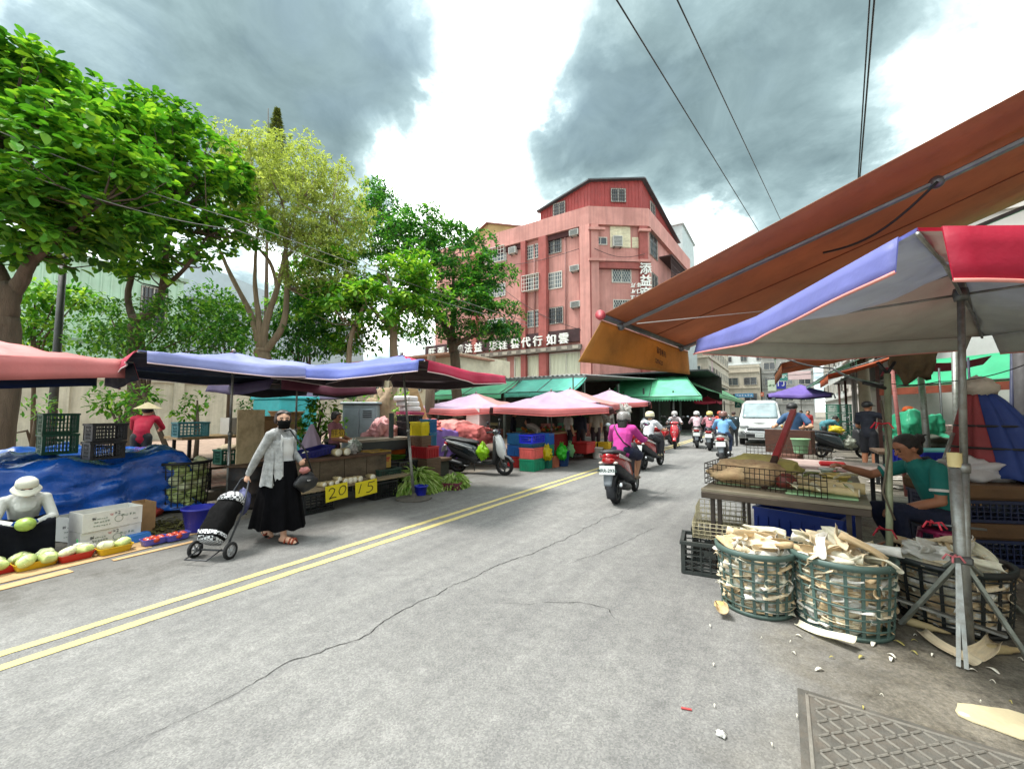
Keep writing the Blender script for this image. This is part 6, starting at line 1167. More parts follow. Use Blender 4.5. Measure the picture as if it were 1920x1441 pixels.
# leafy greens pile, small bucket
GRNS=leafmat((96,140,50),(154,184,90),(212,220,164),.2,.5,6)
def greens(label,c,r,h,n,seed,name='leafy_greens',L=.26):
    rng=np.random.default_rng(seed); a=rng.random(n)*TAU; q=np.sqrt(rng.random(n)); P=np.stack([c[0]+r*q*np.cos(a)*.8,c[1]+r*q*np.sin(a)*1.15,c[2]+h*(1-q*q)*rng.random(n)**.4],1); D=np.stack([np.cos(a)*.9+rng.normal(0,.3,n)+.3,np.sin(a)+rng.normal(0,.3,n),.25-.6*q+rng.normal(0,.2,n)],1); v,f=foliage(P,D,rng.uniform(.6,1.1,n),L,.03,.5,.35)
    return tag(obj(name,npmesh(name,v,f,GRNS)),label,'vegetables',kind='stuff')
p=G(790,925); greens('big heap of long stalked leafy greens beside the umbrella pole',(p[0]-.25,p[1]+.15,.0),.40,.42,1500,1); crate('black crate half buried under the heap of greens',(p[0]-.42,p[1]+.0,0),(.5,.4,.24),(30,32,34),RAD(90))
bucket('small royal blue bucket with white label by the umbrella pole',tuple(V(G(787,932))+V((-.02,.04,0))),.115,.2,(30,40,160))
p=G(862,915); crate('maroon crate of greens on the road beside the parked scooter',(p[0]-.12,p[1],0),(.56,.34,.13),(112,34,60),RAD(112),nx=9,nz=2); greens('bunch of leafy greens heaped in the maroon crate',(p[0]-.14,p[1],.06),.2,.24,420,2,L=.2)
# parked scooter
ps=scooter('parked black scooter with white front, lime bag on its floorboard',(-6.2,8.0,0),RAD(-77),(34,44,50),(176,180,180),cowl=(206,210,210),lean=RAD(4)); 
fwd=V((math.sin(RAD(77)),math.cos(RAD(77)),0)); bag('lime green plastic bag hanging on the parked scooter',tuple(V((-6.2,8.0,.40))+fwd*.17+V((.18*.2,-.2,0))),(.13,.11,.17),mat((150,200,30),.35,.1,5,tl=.4),3)
# goods under cloths behind the scooter
VIO=mat((112,84,150),.8,.12,3,bump=.3,bs=14); CORAL=mat((186,96,92),.8,.15,3,bump=.3,bs=12); ROSE=mat((196,130,124),.8,.12,3,bump=.3,bs=12); PINKC=mat((206,150,150),.8,.12,3,bump=.3)
def dpx(name,label,px,d,L,Wd,Hh,m,rz,drop,sd,**k): p=PT(px,850,d); drape(name,label,'cloth',(p.x,p.y,0),L,Wd,Hh,m,RAD(rz),drop,.06,sd,topamp=.16,**k)
dpx('purple_cloth','purple cloth hanging in folds over goods behind the parked scooter',826,11.0,.7,1.2,.98,VIO,-8,.86,2,nf=13)
dpx('coral_cloth','coral pink cloth bunched over the right end of the purple draped goods',895,11.4,.6,1.0,1.08,CORAL,6,.45,5,nf=8,wr=.09)
dpx('rose_cloth','dusty rose tarpaulin spread behind the purple cloth',862,12.0,.9,1.3,1.18,ROSE,-5,.35,7,nf=7,wr=.08)
for lb,px,py,d,r,m,sd in (('dark coral bundle at the left end of the purple cloth',800,800,10.8,(.35,.5,.16),CORAL,3),('pale pink sheet draped over crates beside the boulder',715,815,9.4,(.3,.42,.28),PINKC,4)):
    p=PT(px,py,d); support(p.x,p.y,p.z-r[2]*.7,r[0]*1.4,r[1]*1.4,'wooden box hidden under the '+lb.split(' at ')[0].split(' draped')[0]); blob('tarpaulin_bundle',lb,'tarpaulin',p,r,m,sd,.75,1.5,RAD(10*sd),None,None,.16,nu=64,nv=40)
def pile(px,py0,d,items,rz=RAD(94)):
    """items bottom to top: (label,size,rgb,solid)"""
    p=PT(px,py0,d); z=0.0 if p.z<.16 else p.z
    if z: support(p.x,p.y,z,items[0][1][0]+.06,items[0][1][1]+.06,'dark wooden box carrying the '+items[0][0].replace(', lower',''),rz)
    for lb,sz,c,sol in items: crate(lb,(p.x,p.y,z),sz,c,rz+rnd.uniform(-.05,.05),solid=sol,nx=6,nz=3); z+=sz[2]+.004
    return p,z
pile(768,822,9.6,[('black solid crate under the white parcels, lower',(.5,.36,.27),(26,32,40),True),('black solid crate under the white parcels, middle',(.5,.36,.13),(26,32,40),True),('black solid crate under the white parcels, upper',(.5,.36,.13),(28,34,42),True)])
pile(789,816,9.15,[('bright yellow crate beside the black crates',(.34,.34,.3),(214,196,20),True)])
pile(803,836,9.3,[('teal blue crate beside the purple cloth, lower',(.24,.3,.3),(26,96,130),True),('teal blue crate beside the purple cloth, upper',(.24,.3,.3),(24,92,140),True)])
pile(795,857,8.9,[('red crate in front of the teal blue crates',(.4,.5,.24),(160,26,34),True)])
p=PT(748,838,9.2); bucket('orange plastic basin on the green one beside the umbrella pole',(p.x,p.y,.575),.24,.2,(206,104,40),'basin',False,'basin',None,None); p=PT(750,850,9.2); bucket('lime green plastic basin under the orange one',(p.x,p.y,.412),.22,.16,(104,160,50),'basin',False,'basin')
tb=thing('low_platform','low dark plank platform carrying basins and crates','platform',(PT(760,860,9.3).x,PT(760,860,9.3).y,0)); MB().box((0,.2,.38),(.9,1.7,.06)).build('top',WOODD,tb); MB().box((0,.2,.18),(.8,1.6,.34)).build('base',mat((48,52,44),.9,.2,3,dirt=.4),tb)
for k,(px,py) in enumerate(((742,775),(748,785),(740,792))):
    p=PT(768,822,9.6); tag(MB().box((0,0,0),(.36,.46,.12),b=.03).build('parcel',mat((206,202,202),.6,.06,5,bump=.3,bs=9),None,(p.x-.03*k,p.y-.04*k,1.56+.122*k),RAD(70+15*k)),'white wrapped parcel in the loose stack on the black crates','parcel','white parcels')
p=PT(768,822,9.6); p.z=1.445; tag(MB().box((0,0,0),(.4,.6,.03),b=.01).box((0,0,.034),(.4,.6,.03),b=.01).build('folded_cloth',mat((160,60,96),.8,.1,4),None,p,RAD(80),rot=(0,RAD(2),RAD(80))),'folded magenta cloth lying across the black crates','cloth')
# cabinet, boulder, boards
p=PT(680,815,10.4); cbn=thing('metal_cabinet','tall grey steel utility cabinet behind the bamboo stall','cabinet',(p.x,p.y,.12),RAD(33)); GM=mat((132,146,152),.5,.1,2,dirt=.25); MB().box((0,0,.78),(.85,.5,1.56),b=.02).build('body',GM,cbn); MB().box((0,0,1.59),(.95,.6,.06),b=.02).build('roof',GM,cbn); [MB().box((s*.2,-.255,.75),(.37,.02,1.4),b=.01).build('door',GM,cbn) for s in(-1,1)]; 
for k in range(4): MB().box((.2,-.27,1.25+k*.05),(.22,.01,.02)).build('louver',DARK,cbn)
blob('boulder','tall rough brown boulder standing beside the grey cabinet','rock',PT(716,780,10.8),(.42,.42,.72),mat((150,128,104),.95,.2,5,bump=1.,bs=14,dirt=.5,dcol=(96,84,66)),5,.35,1.9,nu=28,nv=18)
for k,(px,a) in enumerate(((786,14),(795,20))): p=PT(px+8,800,11.2); tag(MB().box((0,0,.75),(.24,.03,1.5)).build('plank',WOODL,None,(p.x,p.y,.9),RAD(30),rot=(0,RAD(-a),RAD(30))),('pale wooden plank leaning behind the yellow crate' if k else 'wider pale plank leaning beside the creeper'),'plank')
p=PT(806,735,12.5); p.z=0; tag(MB().tube([(0,0,0),(0,0,1.6),(.05,0,3.2)],[.17,.15,.13],12).build('tree_trunk',BARK,None,p),'bare grey trunk standing behind the leaning planks','trunk')
# foam boxes and basins at the pink umbrella
p=PT(897,780,12.2); 
for k in range(2): carton('white foam box with blue band, tier of the stack under the pink umbrella',(p.x,p.y,1.008+.3*k),(.6,.45,.29),RAD(95),mat((206,206,202),.7,.04,4),open_=False,group='white foam boxes',name='foam_box')
p=PT(855,790,12.4); crate('teal crate on the pile under the left pink umbrella',(p.x,p.y,1.008),(.9,.5,.22),(36,116,112),RAD(92)); p=PT(828,792,12.2); crate('blue crate on the pile under the left pink umbrella',(p.x,p.y,1.008),(.4,.4,.2),(30,80,150),RAD(92),solid=True)
tb=thing('goods_table','long loaded table under the left pink umbrella','table',(-9.0,10.6,0)); MB().box((0,0,.98),(1.2,2.8,.05)).build('top',WOODD,tb); [MB().box((sx*.5,sy*1.3,.48),(.06,.06,.96)).build('leg',DARK,tb) for sx in(-1,1) for sy in(-1,1)]
for k in range(14):
    c=rnd.choice(((176,60,50),(60,120,90),(190,180,160),(60,90,150),(150,120,90),(200,190,120))); blob('produce_bag',('tied bag of goods on the table under the left pink umbrella'),'bag',(-9.0+rnd.uniform(-.45,.45),10.6+rnd.uniform(-1.2,1.2),1.12),(.16,.18,.14),mat(c,.5,.15,6,tl=.1),k,.35,2,0,'bags on the loaded table')
# crates under the coral rimmed umbrella
D0=11.0
for px,items in ((998,[('emerald green crate on the ground, front of the crate wall',(.62,.42,.30),(24,130,96),True),('salmon red crate on the emerald one',(.60,.42,.28),(206,96,90),True),('dark teal crate above the salmon one',(.6,.4,.10),(24,74,104),True),('royal blue perforated crate topping the crate wall',(.62,.42,.22),(26,40,190),False)]),):
    p,z=pile(px,879,10.7,items,RAD(90))
p=PT(970,872,11.3)
for k,(lb,c) in enumerate((('red crate low behind the emerald crate',(150,30,30)),('blue crate left of the salmon crate, middle',(24,84,150)),('blue crate left of the royal blue crate, top',(28,100,150)))): crate(lb,(p.x,p.y,.31*k),(.45,.4,.3),c,RAD(95),solid=True,nx=5)
p=PT(1022,872,11.2)
for k,(lb,c) in enumerate((('green crate right of the emerald crate, lowest',(36,130,110)),('teal crate right of the salmon crate',(40,140,120)),('bright blue crate right of the royal blue crate',(30,104,196)))): crate(lb,(p.x,p.y,.31*k),(.36,.4,.3),c,RAD(95),solid=True,nx=4)
p=PT(1035,872,11.3); carton('terracotta carton at the right end of the crate wall',(p.x,p.y,0),(.3,.3,.3),RAD(92),mat((170,96,70),.8,.1,4),open_=False)
p=PT(1055,865,11.5); bucket('dark blue barrel beside the umbrella pole',(p.x,p.y,0),.2,.42,(24,60,110),'barrel',False,'barrel')
tb=thing('fruit_counter','fruit stall counter behind the crate wall with red cloth front','counter',(-6.6,12.3,0)); MB().box((0,0,.82),(1.3,2.6,.06)).build('top',WOODL,tb); MB().box((.62,0,.45),(.03,2.6,.7)).build('cloth_front',mat((150,26,28),.8,.15,4),tb); [MB().box((sx*.55,sy*1.2,.4),(.06,.06,.8)).build('leg',DARK,tb) for sx in(-1,1) for sy in(-1,1)]
cols=((180,60,40),(200,150,50),(90,140,60),(150,40,60),(210,120,50))
for k in range(40): veg('fruit','round fruit heaped on the counter behind the crate wall','fruit',(-6.6+rnd.uniform(-.5,.55),12.3+rnd.uniform(-1.2,1.2),.9+rnd.uniform(0,.06)),(.055,.055,.05),mat(rnd.choice(cols),.35,.15,6),'fruit on the counter',k)
for lb,px,py,d,c,r in (('yellow plastic bag hanging at the end of the crate wall',1025,848,10.8,(220,206,20),(.13,.1,.17)),('bright green plastic bag hanging beside the umbrella pole',1053,846,11.2,(60,200,50),(.12,.09,.2)),('pale green plastic bag hanging right of the bright green one',1069,842,11.6,(150,206,150),(.1,.08,.18)),('white plastic bag hung under the salmon umbrella rim',1138,772,13.5,(206,204,198),(.17,.12,.22)),('white plastic bag hanging by the market entrance, left of a pair',1163,770,14.5,(206,204,198),(.14,.1,.2)),('white plastic bag hanging by the market entrance, right of a pair',1175,768,14.8,(206,204,198),(.14,.1,.2))):
    p=PT(px,py,d); bag(lb,(p.x,p.y,p.z-r[2]*.9),r,mat(c,.35,.1,5,tl=.45),px)
p=PT(1120,846,13.2); bucket('white plastic bucket standing before the market entrance',(p.x,p.y,0),.17,.36,(210,208,200)); 
for px,lb in ((1107,'yellow crate left of the white bucket'),(1134,'yellow crate right of the white bucket')): p=PT(px,850,13.6); crate(lb,(p.x,p.y,.28),(.32,.34,.22),(214,176,30),RAD(92),solid=True); tag(MB().box((0,0,.135),(.34,.36,.27),b=.01).build('wooden_box',WOODD,None,(p.x,p.y,0)),'dark wooden box under the '+lb,'box')
p=PT(1095,850,13.0); tag(MB().box((0,0,.16),(.5,.7,.3),b=.02).box((.0,0,.335),(.52,.72,.04),b=.01).build('red_stand',mat((170,30,28),.6,.1,4),None,(p.x,p.y,.2)),'low red produce stand under the salmon umbrella','stand')
# shadowed vendors and shoppers on the left
SH=[('bending vendor in pale shirt with dark straps behind the crate wall',1008,12.6,(176,170,160),120,.9,dict(ch=(0,.14,1.15),nk=(0,.26,1.24),hd=(0,.34,1.30),shL=(-.18,.2,1.2),shR=(.18,.2,1.2))),('shopper in white blouse standing left of the umbrella pole shadow',1066,13.6,(206,200,190),-30,.95,{}),('shopper in dark clothes inside the stall row',1088,14.2,(40,44,60),10,.95,{}),('shopper in beige shirt facing the market entrance',1117,14.4,(160,150,136),30,1.0,{}),('shopper in pale grey coat beside the hanging white bags',1140,15.2,(170,168,164),10,1.0,{}),
    ('shopper in blue shirt deep in the market hall',1085,18.0,(60,80,120),140,1.0,{}),('shopper in navy top beneath the lilac pink umbrella',962,13.4,(30,34,52),-60,.95,{})]
for k,(lb,px,d,c,rz,s,ov) in enumerate(SH):
    p=PT(px,800,d); person(lb,(p.x,p.y,0),RAD(rz),STAND,over=ov,look=dict(shirt=mat(c,.8,.1,5),pants=mat((40+k*6,40,44),.8,.1,5),hair='short' if k%2 else 'bob',sleeve='short' if k%2 else 'long'),vox=.024,scale=s,face=False)
# more stock in the dark hall
for k in range(26):
    x=rnd.uniform(-13.8,-7.6); y=rnd.uniform(17.6,20.2); c=rnd.choice(((40,90,60),(120,60,50),(60,70,110),(150,130,90),(150,150,146))); n=rnd.choice((1,2,3))
    for j in range(n): crate('stacked goods crate in the gloom of the market shed, tier %s'%('bottom','second','third')[j],(x,y,.3*j),(.6,.4,.28),c,rnd.uniform(0,3),solid=True,nx=4,group='crates in the market shed')
t=thing('red_banner','red and green banner hanging inside the stall row','banner',PT(1075,762,15.5)); MB().box((0,0,0),(2.2,.02,.5)).build('upper',mat((150,30,30),.8,.1,3),t); MB().box((0,0,-.33),(2.2,.02,.14)).build('lower',mat((70,110,70),.8,.1,3),t); MB().box((0,0,.7),(.04,.04,1.0)).build('hanger',STEEL,t)
# ================================================================ TRAFFIC
PINK=mat((196,60,150),.8,.08,5,bump=.3,bs=10); SKYB=mat((110,160,204),.8,.08,5,bump=.3,bs=10); DENIM=mat((58,72,104),.85,.15,8,bump=.2,bs=90)
def rider(label,loc_,rz,look,sc=.98,over={},vox=.016,build=1.0,**k): return person(label,loc_,rz,RIDE,over,look,vox,sc,None,build,k.pop('face',False),**k)
a=V((-2.38,7.28,0)); scooter('red and black scooter ridden by the woman in magenta',a,RAD(3),(176,20,34),(196,188,184),(34,38,44),'MRR-2936',lean=RAD(-3))
rider('scooter rider in magenta long sleeved top and navy shorts with silver striped helmet',a,RAD(3),dict(shirt=PINK,pants=mat((26,30,62),.8,.1,5),leg='short',foot='shoe',shoe=mat((120,104,88),.7,.1,5),head='helmet',helmetm=mat((130,126,124),.25,.1,4,coat=.6),hair='wavy',skin=SKIN),vox=.011,build=1.2,over=dict(knL=(-.19,.2,.74),knR=(.19,.2,.74)))
t_=[o for o in bpy.data.objects if o.name.startswith('person') and 'magenta' in o.get('label','')][-1]; MB().tube([(-.13,-.10,1.31),(-.14,-.20,1.27),(-.06,-.285,1.15),(.06,-.315,1.0),(.17,-.28,.92)],.012,6).build('bag_strap',BLACK,t_)
a=V((-3.02,11.45,0)); scooter('red scooter with dark belly ridden by the man in white shirt',a,RAD(-6),(170,24,30),(186,184,180),(38,40,46),'#',lean=RAD(2)) if False else scooter('red scooter with dark belly ridden by the man in white shirt',a,RAD(-6),(170,24,30),(186,184,180),(38,40,46))
rider('scooter rider in white short sleeved shirt and dark trousers with cream helmet',a,RAD(-6),dict(shirt=mat((206,208,214),.8,.05,5,bump=.2,bs=12),sleeve='short',pants=mat((40,42,48),.8,.1,5),shoe=mat((170,160,130),.7,.1,5),head='helmet',helmetm=mat((216,210,176),.25,.05,4,coat=.6),skin=SKIN),vox=.014,build=1.05)
a=V((-1.52,13.9,0)); scooter('white scooter with chrome tail rail ridden by the person in light blue',a,RAD(2),(200,202,200),(190,192,190),(60,62,64),lean=RAD(-2))
rider('scooter rider in light blue jacket with long dark ponytail and brown helmet',a,RAD(2),dict(shirt=SKYB,pants=DENIM,head='helmet',helmetm=mat((120,84,76),.3,.1,4,coat=.5),hair='pony'),vox=.016,build=1.1)
p=PT(1308,845,17.5); a=V((p.x,p.y,0)); scooter('small white and red scooter in front of the mint awning',a,RAD(8),(196,198,196),(170,30,34),(44,46,50)); rider('scooter rider in pale pink shirt with white helmet and small red bag',a,RAD(8),dict(shirt=mat((206,178,186),.8,.06,5),pants=DARK,head='helmet',helmetm=mat((200,202,200),.25,.05,4,coat=.5)),vox=.022,build=1.05)
p=PT(1333,848,16.4); a=V((p.x,p.y,0)); scooter('dark scooter just left of the light blue rider',a,RAD(4),(50,52,58),(120,30,34),(40,42,44)); rider('scooter rider in red and white striped shirt with pale yellow helmet',a,RAD(4),dict(shirt=None or mat((196,130,140),.8,.5,9,stretch=(.2,.2,9)),pants=DENIM,head='helmet',helmetm=mat((214,200,120),.25,.05,4,coat=.5)),vox=.022,build=1.05)
p=PT(1266,838,17.2); a=V((p.x,p.y,0)); scooter('red scooter coming towards the camera on the left lane',a,RAD(190),(176,40,50),(206,150,156),(50,50,54)); rider('oncoming scooter rider in white and navy shirt with white helmet and face mask',a,RAD(190),dict(shirt=mat((196,184,186),.8,.3,6),pants=mat((36,44,76),.8,.1,5),leg='short',head='helmet',helmetm=mat((196,192,190),.25,.05,4,coat=.5),mask=mat((206,206,210),.8,.05,6)),vox=.02,face=True)
p=PT(1242,832,18.6); a=V((p.x,p.y,0)); scooter('red scooter parked in the shade of the market front',a,RAD(150),(170,34,40),(190,190,190),(50,50,54))
p=PT(1352,840,20.0); a=V((p.x,p.y,0)); scooter('red scooter half hidden behind the light blue rider',a,RAD(0),(170,30,34),(120,30,34),(40,42,44)); rider('scooter rider in orange red jacket half hidden behind the light blue rider',a,RAD(0),dict(shirt=mat((190,70,50),.8,.1,5),head='helmet',helmetm=mat((190,80,60),.3,.1,4)),vox=.026)
p=PT(1378,842,17.8); person('pedestrian in dark teal top standing in front of the white van',(p.x,p.y,0),RAD(20),STAND,look=dict(shirt=mat((44,60,66),.8,.1,5),pants=DARK,hair='short',hairm=mat((60,44,40),.6,.2,20)),vox=.024,scale=.92,face=False)
# white van
def van():
    c=V(G(1424,836)); t=thing('white_van','white minivan with silver bull bar driving towards the camera','van',(c.x+.03,c.y,0),PI+RAD(1)); W_=mat((206,210,206),.2,.03,3,coat=.8,dirt=.12)
    def ring(y,zb,zt,hb,ht,bl): # body runs backwards from y=0 (front, facing +Y) to -4.6
        pts=[(-hb*.92,zb),(-hb,zb+.12),(-hb,bl),(-lerp(hb,ht,.5),lerp(bl,zt,.5)),(-ht,zt-.12),(-ht+.14,zt-.02),(-.3,zt),(.3,zt),(ht-.14,zt-.02),(ht,zt-.12),(lerp(hb,ht,.5),lerp(bl,zt,.5)),(hb,bl),(hb,zb+.12),(hb*.92,zb)]
        return [(x,-y,z) for x,z in pts]
    R_=[ring(.0,.42,.80,.70,.55,.70),ring(.06,.36,.92,.80,.66,.78),ring(.35,.30,1.03,.85,.72,.90),ring(.78,.30,1.14,.86,.76,1.02),ring(.92,.30,1.28,.86,.77,1.05),ring(1.22,.30,1.64,.86,.72,1.08),ring(1.52,.30,1.93,.86,.70,1.08),ring(2.0,.30,2.02,.86,.70,1.08),ring(3.2,.30,2.03,.86,.70,1.08),ring(4.4,.32,2.0,.86,.69,1.08),ring(4.62,.40,1.85,.82,.64,1.08)]
    MB().loft(R_,0,True).build('body',W_,t)
    GLS=mat((128,146,150),.06,.25,1.5,spec=.9); DG=mat((36,42,46),.08,.2,2,spec=.8)
    MB().sheet(lambda u,v:V((lerp(-.70,.70,u)*(1-.10*v),-lerp(.86,1.47,v)+.05*(1-(2*u-1)**2)+.03,lerp(1.2,1.885,v)+.012)),10,6,.008).build('windscreen',GLS,t)
    for s in(-1,1):
        MB().sheet(lambda u,v,s=s:V((s*(lerp(.862,.735,v)+.008),-lerp(1.15+.33*v,2.0,u),lerp(1.12,1.78,v))),6,4,.006).build('side_window',DG,t); MB().sheet(lambda u,v,s=s:V((s*(lerp(.862,.73,v)+.008),-lerp(2.12,4.3,u),lerp(1.12,1.78,v))),6,4,.006).build('side_window',DG,t)
        MB().ell((s*.60,-.03,.86),(.20,.07,.095)).build('headlight',mat((196,200,200),.08,.05,4,spec=.9),t); MB().ell((s*.80,-.14,.86),(.06,.08,.08)).build('turn_signal',mat((206,150,70),.2,.1,4),t)
        f=MB().lathe([(.0,0),(.085,0),(.09,-.03),(0,-.04)],18,T(s*.6,.10,.53)@MX.Rotation(-PI/2,4,'X')).build('fog_lamp',LAMP,t)
        m=MB().bar((s*.84,-1.0,1.16),(s*1.0,-.95,1.2),.04,.04).build('mirror',BLACK,t); MB().box((s*1.04,-.95,1.24),(.13,.10,.22),b=.03).build('mirror_housing',W_,m)
        for y in (-.85,-3.7):
            M=T(s*.72,y,.32)@MX.Rotation(PI/2,4,'Y'); o=MB().lathe([(.0,-.1),(.22,-.1),(.31,-.1),(.325,-.05),(.325,.05),(.31,.1),(.22,.1),(0,.1)],26,M).build('wheel',RUBBER,t); MB().lathe([(0,.105),(.19,.105),(.2,.09)],20,M if s>0 else T(s*.72,y,.32)@MX.Rotation(-PI/2,4,'Y')).build('hub_cap',mat((150,152,152),.35,.1,5,metal=.6),o)
    bp=MB(); bp.box((0,.05,.50),(1.66,.22,.26),b=.07); bp.build('bumper',mat((128,132,132),.4,.08,4,dirt=.15),t); MB().box((0,.165,.46),(1.1,.02,.10),b=.01).build('bumper_grille',BLACK,t)
    g=MB().box((0,.0,.745),(.95,.12,.14),b=.03).build('grille',BLACK,t); MB().box((0,.07,.76),(.9,.02,.03),b=.008).build('grille_bar',CHROME,g); MB().ell((0,-.1,.99),(.30,.05,.02)).build('hood_scoop',DARK,t)
    bb=MB(); [bb.tube([(s*.52,.2,.32),(s*.52,.24,.62),(s*.46,.2,.76)],.025,8) for s in(-1,1)]; bb.tube([(-.72,.16,.60),(-.52,.24,.62),(.52,.24,.62),(.72,.16,.60)],.025,8); bb.build('bull_bar',CHROME,t)
    pl=MB().box((0,.275,.47),(.34,.008,.15),b=.003).build('licence_plate',PLATE,t); o=obj('lettering',scribble(6,.045,TXTD,4,False,.002),pl); o.matrix_local=MX(((-1,0,0,0),(0,0,1,.281),(0,1,0,.47),(0,0,0,1)))
    for s in(-.35,.2): MB().tube([(s,-.83,1.19),(s+.3,-.92,1.27)],.012,6).build('wiper',BLACK,t)
van()
# ================================================================ RIGHT SIDE
umbrella('large umbrella with blue and crimson valance and grey lining above the husk baskets',(1.0,3.81),1.78,2.215,2.46,72,((196,40,70),(140,146,216),(208,38,74),(140,148,216)),(196,202,192),val=(.14,.16,.24,.2),base='none',polec=(-.09,0),sag=.1,trim=(226,150,140),valrand=.01,tls=.5,utl=.16)
# tripod feet of the big umbrella pole
px0=V(G(1815,1225)); uf=thing('umbrella_stand','galvanised steel umbrella stand with crossing strut legs','stand',px0); SL=.58
MB().tube([(0,0,0),(0,0,1.15)],.034,14).build('sleeve',GALV,uf); MB().box((0,0,SL),(.09,.09,.05),b=.01).build('collar',STEEL,uf)
for q in (G(1690,1172),G(1912,1150),G(1935,1248),G(1715,1105)): d=V(q)-px0; MB().bar((0,0,SL),(d.x,d.y,.015),.052,.022,b=.003).build('leg',mat((150,156,148),.5,.18,12,metal=.35,dirt=.45,dcol=(92,70,50)),uf)
for d in ((-.10,-.24,0),(-.07,-.25,0)): MB().bar((-.02,-.02,SL+.02),(d[0],d[1],.01),.02,.012).build('strut',GALV,uf)
MB().bar((.2,.1,.12),(-.45,.22,.22),.045,.016).build('brace',GALV,uf); MB().tube([(-.12,.0,.78),(.12,0,.78)],.008,6).build('pin',STEEL,uf); 
def ribbon(label,p,c,s=.06,seed=0):
    t=thing('plastic_tie',label,'tie',p); mb=MB()
    for k in range(4): a=k*1.7+seed; mb.tube([(0,0,0),(s*.6*math.cos(a),s*.6*math.sin(a),.01),(s*math.cos(a),s*math.sin(a),-s*.5)],.006,5)
    mb.build('strands',mat(c,.5,.1,6),t); return t
ribbon('red plastic tie on the umbrella stand pin',px0+V((-.12,-.02,.79)),(190,40,60)); ribbon('pink plastic tie at the strut collar',px0+V((-.05,-.06,SL+.02)),(200,110,116),.05,1)
tp=MB().lathe([(.036,0),(.037,.09)],14,cap=False).build('tape',mat((214,196,140),.6,.06,5),None,px0+V((0,0,1.16))); tag(tp,'band of yellowed tape wound round the big umbrella pole','tape')
# brown awning
AW=bpy.data.materials.new('m_awning'); AW.use_nodes=True
def awm():
    t=AW.node_tree; b=t.nodes['Principled BSDF']; g=t.nodes.new('ShaderNodeNewGeometry'); n=t.nodes.new('ShaderNodeTexNoise'); n.inputs['Scale'].default_value=.9; n.inputs['Detail'].default_value=9; n.inputs['Roughness'].default_value=.68; t.links.new(g.outputs['Position'],n.inputs['Vector'])
    n2=t.nodes.new('ShaderNodeTexNoise'); n2.inputs['Scale'].default_value=4; n2.inputs['Detail'].default_value=8; n2.inputs['Roughness'].default_value=.72; t.links.new(g.outputs['Position'],n2.inputs['Vector'])
    c=ramp(t,n.outputs[0],[(.3,lin((148,102,78))),(.7,lin((178,126,92)))]); c=mixc(t,ramp(t,n2.outputs[0],[(.52,(0,)*3),(.78,(.55,)*3)]),c,lin((128,90,68))); t.links.new(c,b.inputs['Base Color']); b.inputs['Roughness'].default_value=.75
    tr=t.nodes.new('ShaderNodeBsdfTranslucent'); t.links.new(c,tr.inputs[0]); m=t.nodes.new('ShaderNodeMixShader'); m.inputs[0].default_value=.42; t.links.new(b.outputs[0],m.inputs[1]); t.links.new(tr.outputs[0],m.inputs[2]); t.links.new(m.outputs[0],t.nodes['Material Output'].inputs[0])
awm()
P1=V((-1.53,4.01,2.5)); P2=V((-1.22,6.88,2.5)); SLP=.385; XE=4.6
aw=thing('folding_awning','long brown folding arm awning with hanging flap over the right stalls','awning',(XE,5.4,0)); o_=V((XE,5.4,0))
Q1=V((XE,4.01,2.5+SLP*(XE+1.53))); Q2=V((XE,6.88,2.5+SLP*(XE+1.22)))
def aws(u,v): p=P1.lerp(P2,v).lerp(Q1.lerp(Q2,v),u); p.z-=.10*math.sin(PI*u)*math.sin(PI*v)+.02*math.sin(v*PI*4)*math.sin(u*PI); return p-o_
MB().sheet(aws,30,14,.006).build('fabric',AW,aw)
def flap(u,v): p=P1.lerp(P2,u); L=.46 if u<.98 else .40; return p-o_+V((-.17*v*(1-u)+.03*math.sin(u*9)*v,-.22*v*(1-u)+.05*u*v,-(.05+.36*v+.08*v*(1-u))))
fl=MB().sheet(flap,24,8,.006).build('flap',mat((200,150,80),.75,.14,1.6,tl=.45,dirt=.45,dcol=(96,66,44)),aw)
TX=mat((54,34,24),.8,.15,6)
for s,sz,z in (('興發帆布',.105,-.20),('22956237',.085,-.325)):
    o=obj('lettering',text_mesh(s,sz,TX,.0006,.001),fl); c=P1.lerp(P2,.60)-o_; yv=(P2-P1).normalized(); q=V(flap(.60,(-z-.05)/.39)); M=MX((yv,V((0,0,1)),V((1,0,0)))).transposed().to_4x4(); M.translation=q+V((.035,0,0)); o.matrix_local=M
mb=MB(); mb.tube([P1-o_-V((0,.03,0)),P2-o_],.035,12); mb.build('front_bar',STEEL,aw); MB().lathe([(0,-.03),(.05,-.03),(.052,0),(.045,.02),(0,.02)],14,frame(P1-o_-V((0,.03,0)),P1-o_)).build('end_cap',mat((170,60,70),.5,.1,5),aw)
for v in (.14,.86):
    e=P1.lerp(P2,v)-o_+V((.02,0,-.05)); h=P1.lerp(P2,v*.9+.05).lerp(Q1.lerp(Q2,v),.42)-o_-V((0,0,.16)); w=Q1.lerp(Q2,v)-o_-V((0,0,.25))
    ar=MB(); ar.bar(e,h,.05,.035,b=.008); ar.bar(h,w,.06,.04,b=.008); ar.ell(h,(.05,.05,.05)); ar.ell(e,(.045,.045,.045)); ar.build('folding_arm',mat((112,114,116),.4,.12,6,metal=.6),aw)
MB().tube([P1-o_+V((.3,.2,-.08)),V((.2,5.2,2.6))-o_],.005,5).build('cord',WHITE,aw)
MB().tube([aws(.42-.010*i,.14+.012*i)-V((0,0,.12+.11*math.sin(PI*i/12))) for i in range(13)],.010,6).build('hanging_cord',BLACK,aw)
sg=thing('seam','x','y'); bpy.data.objects.remove(sg)
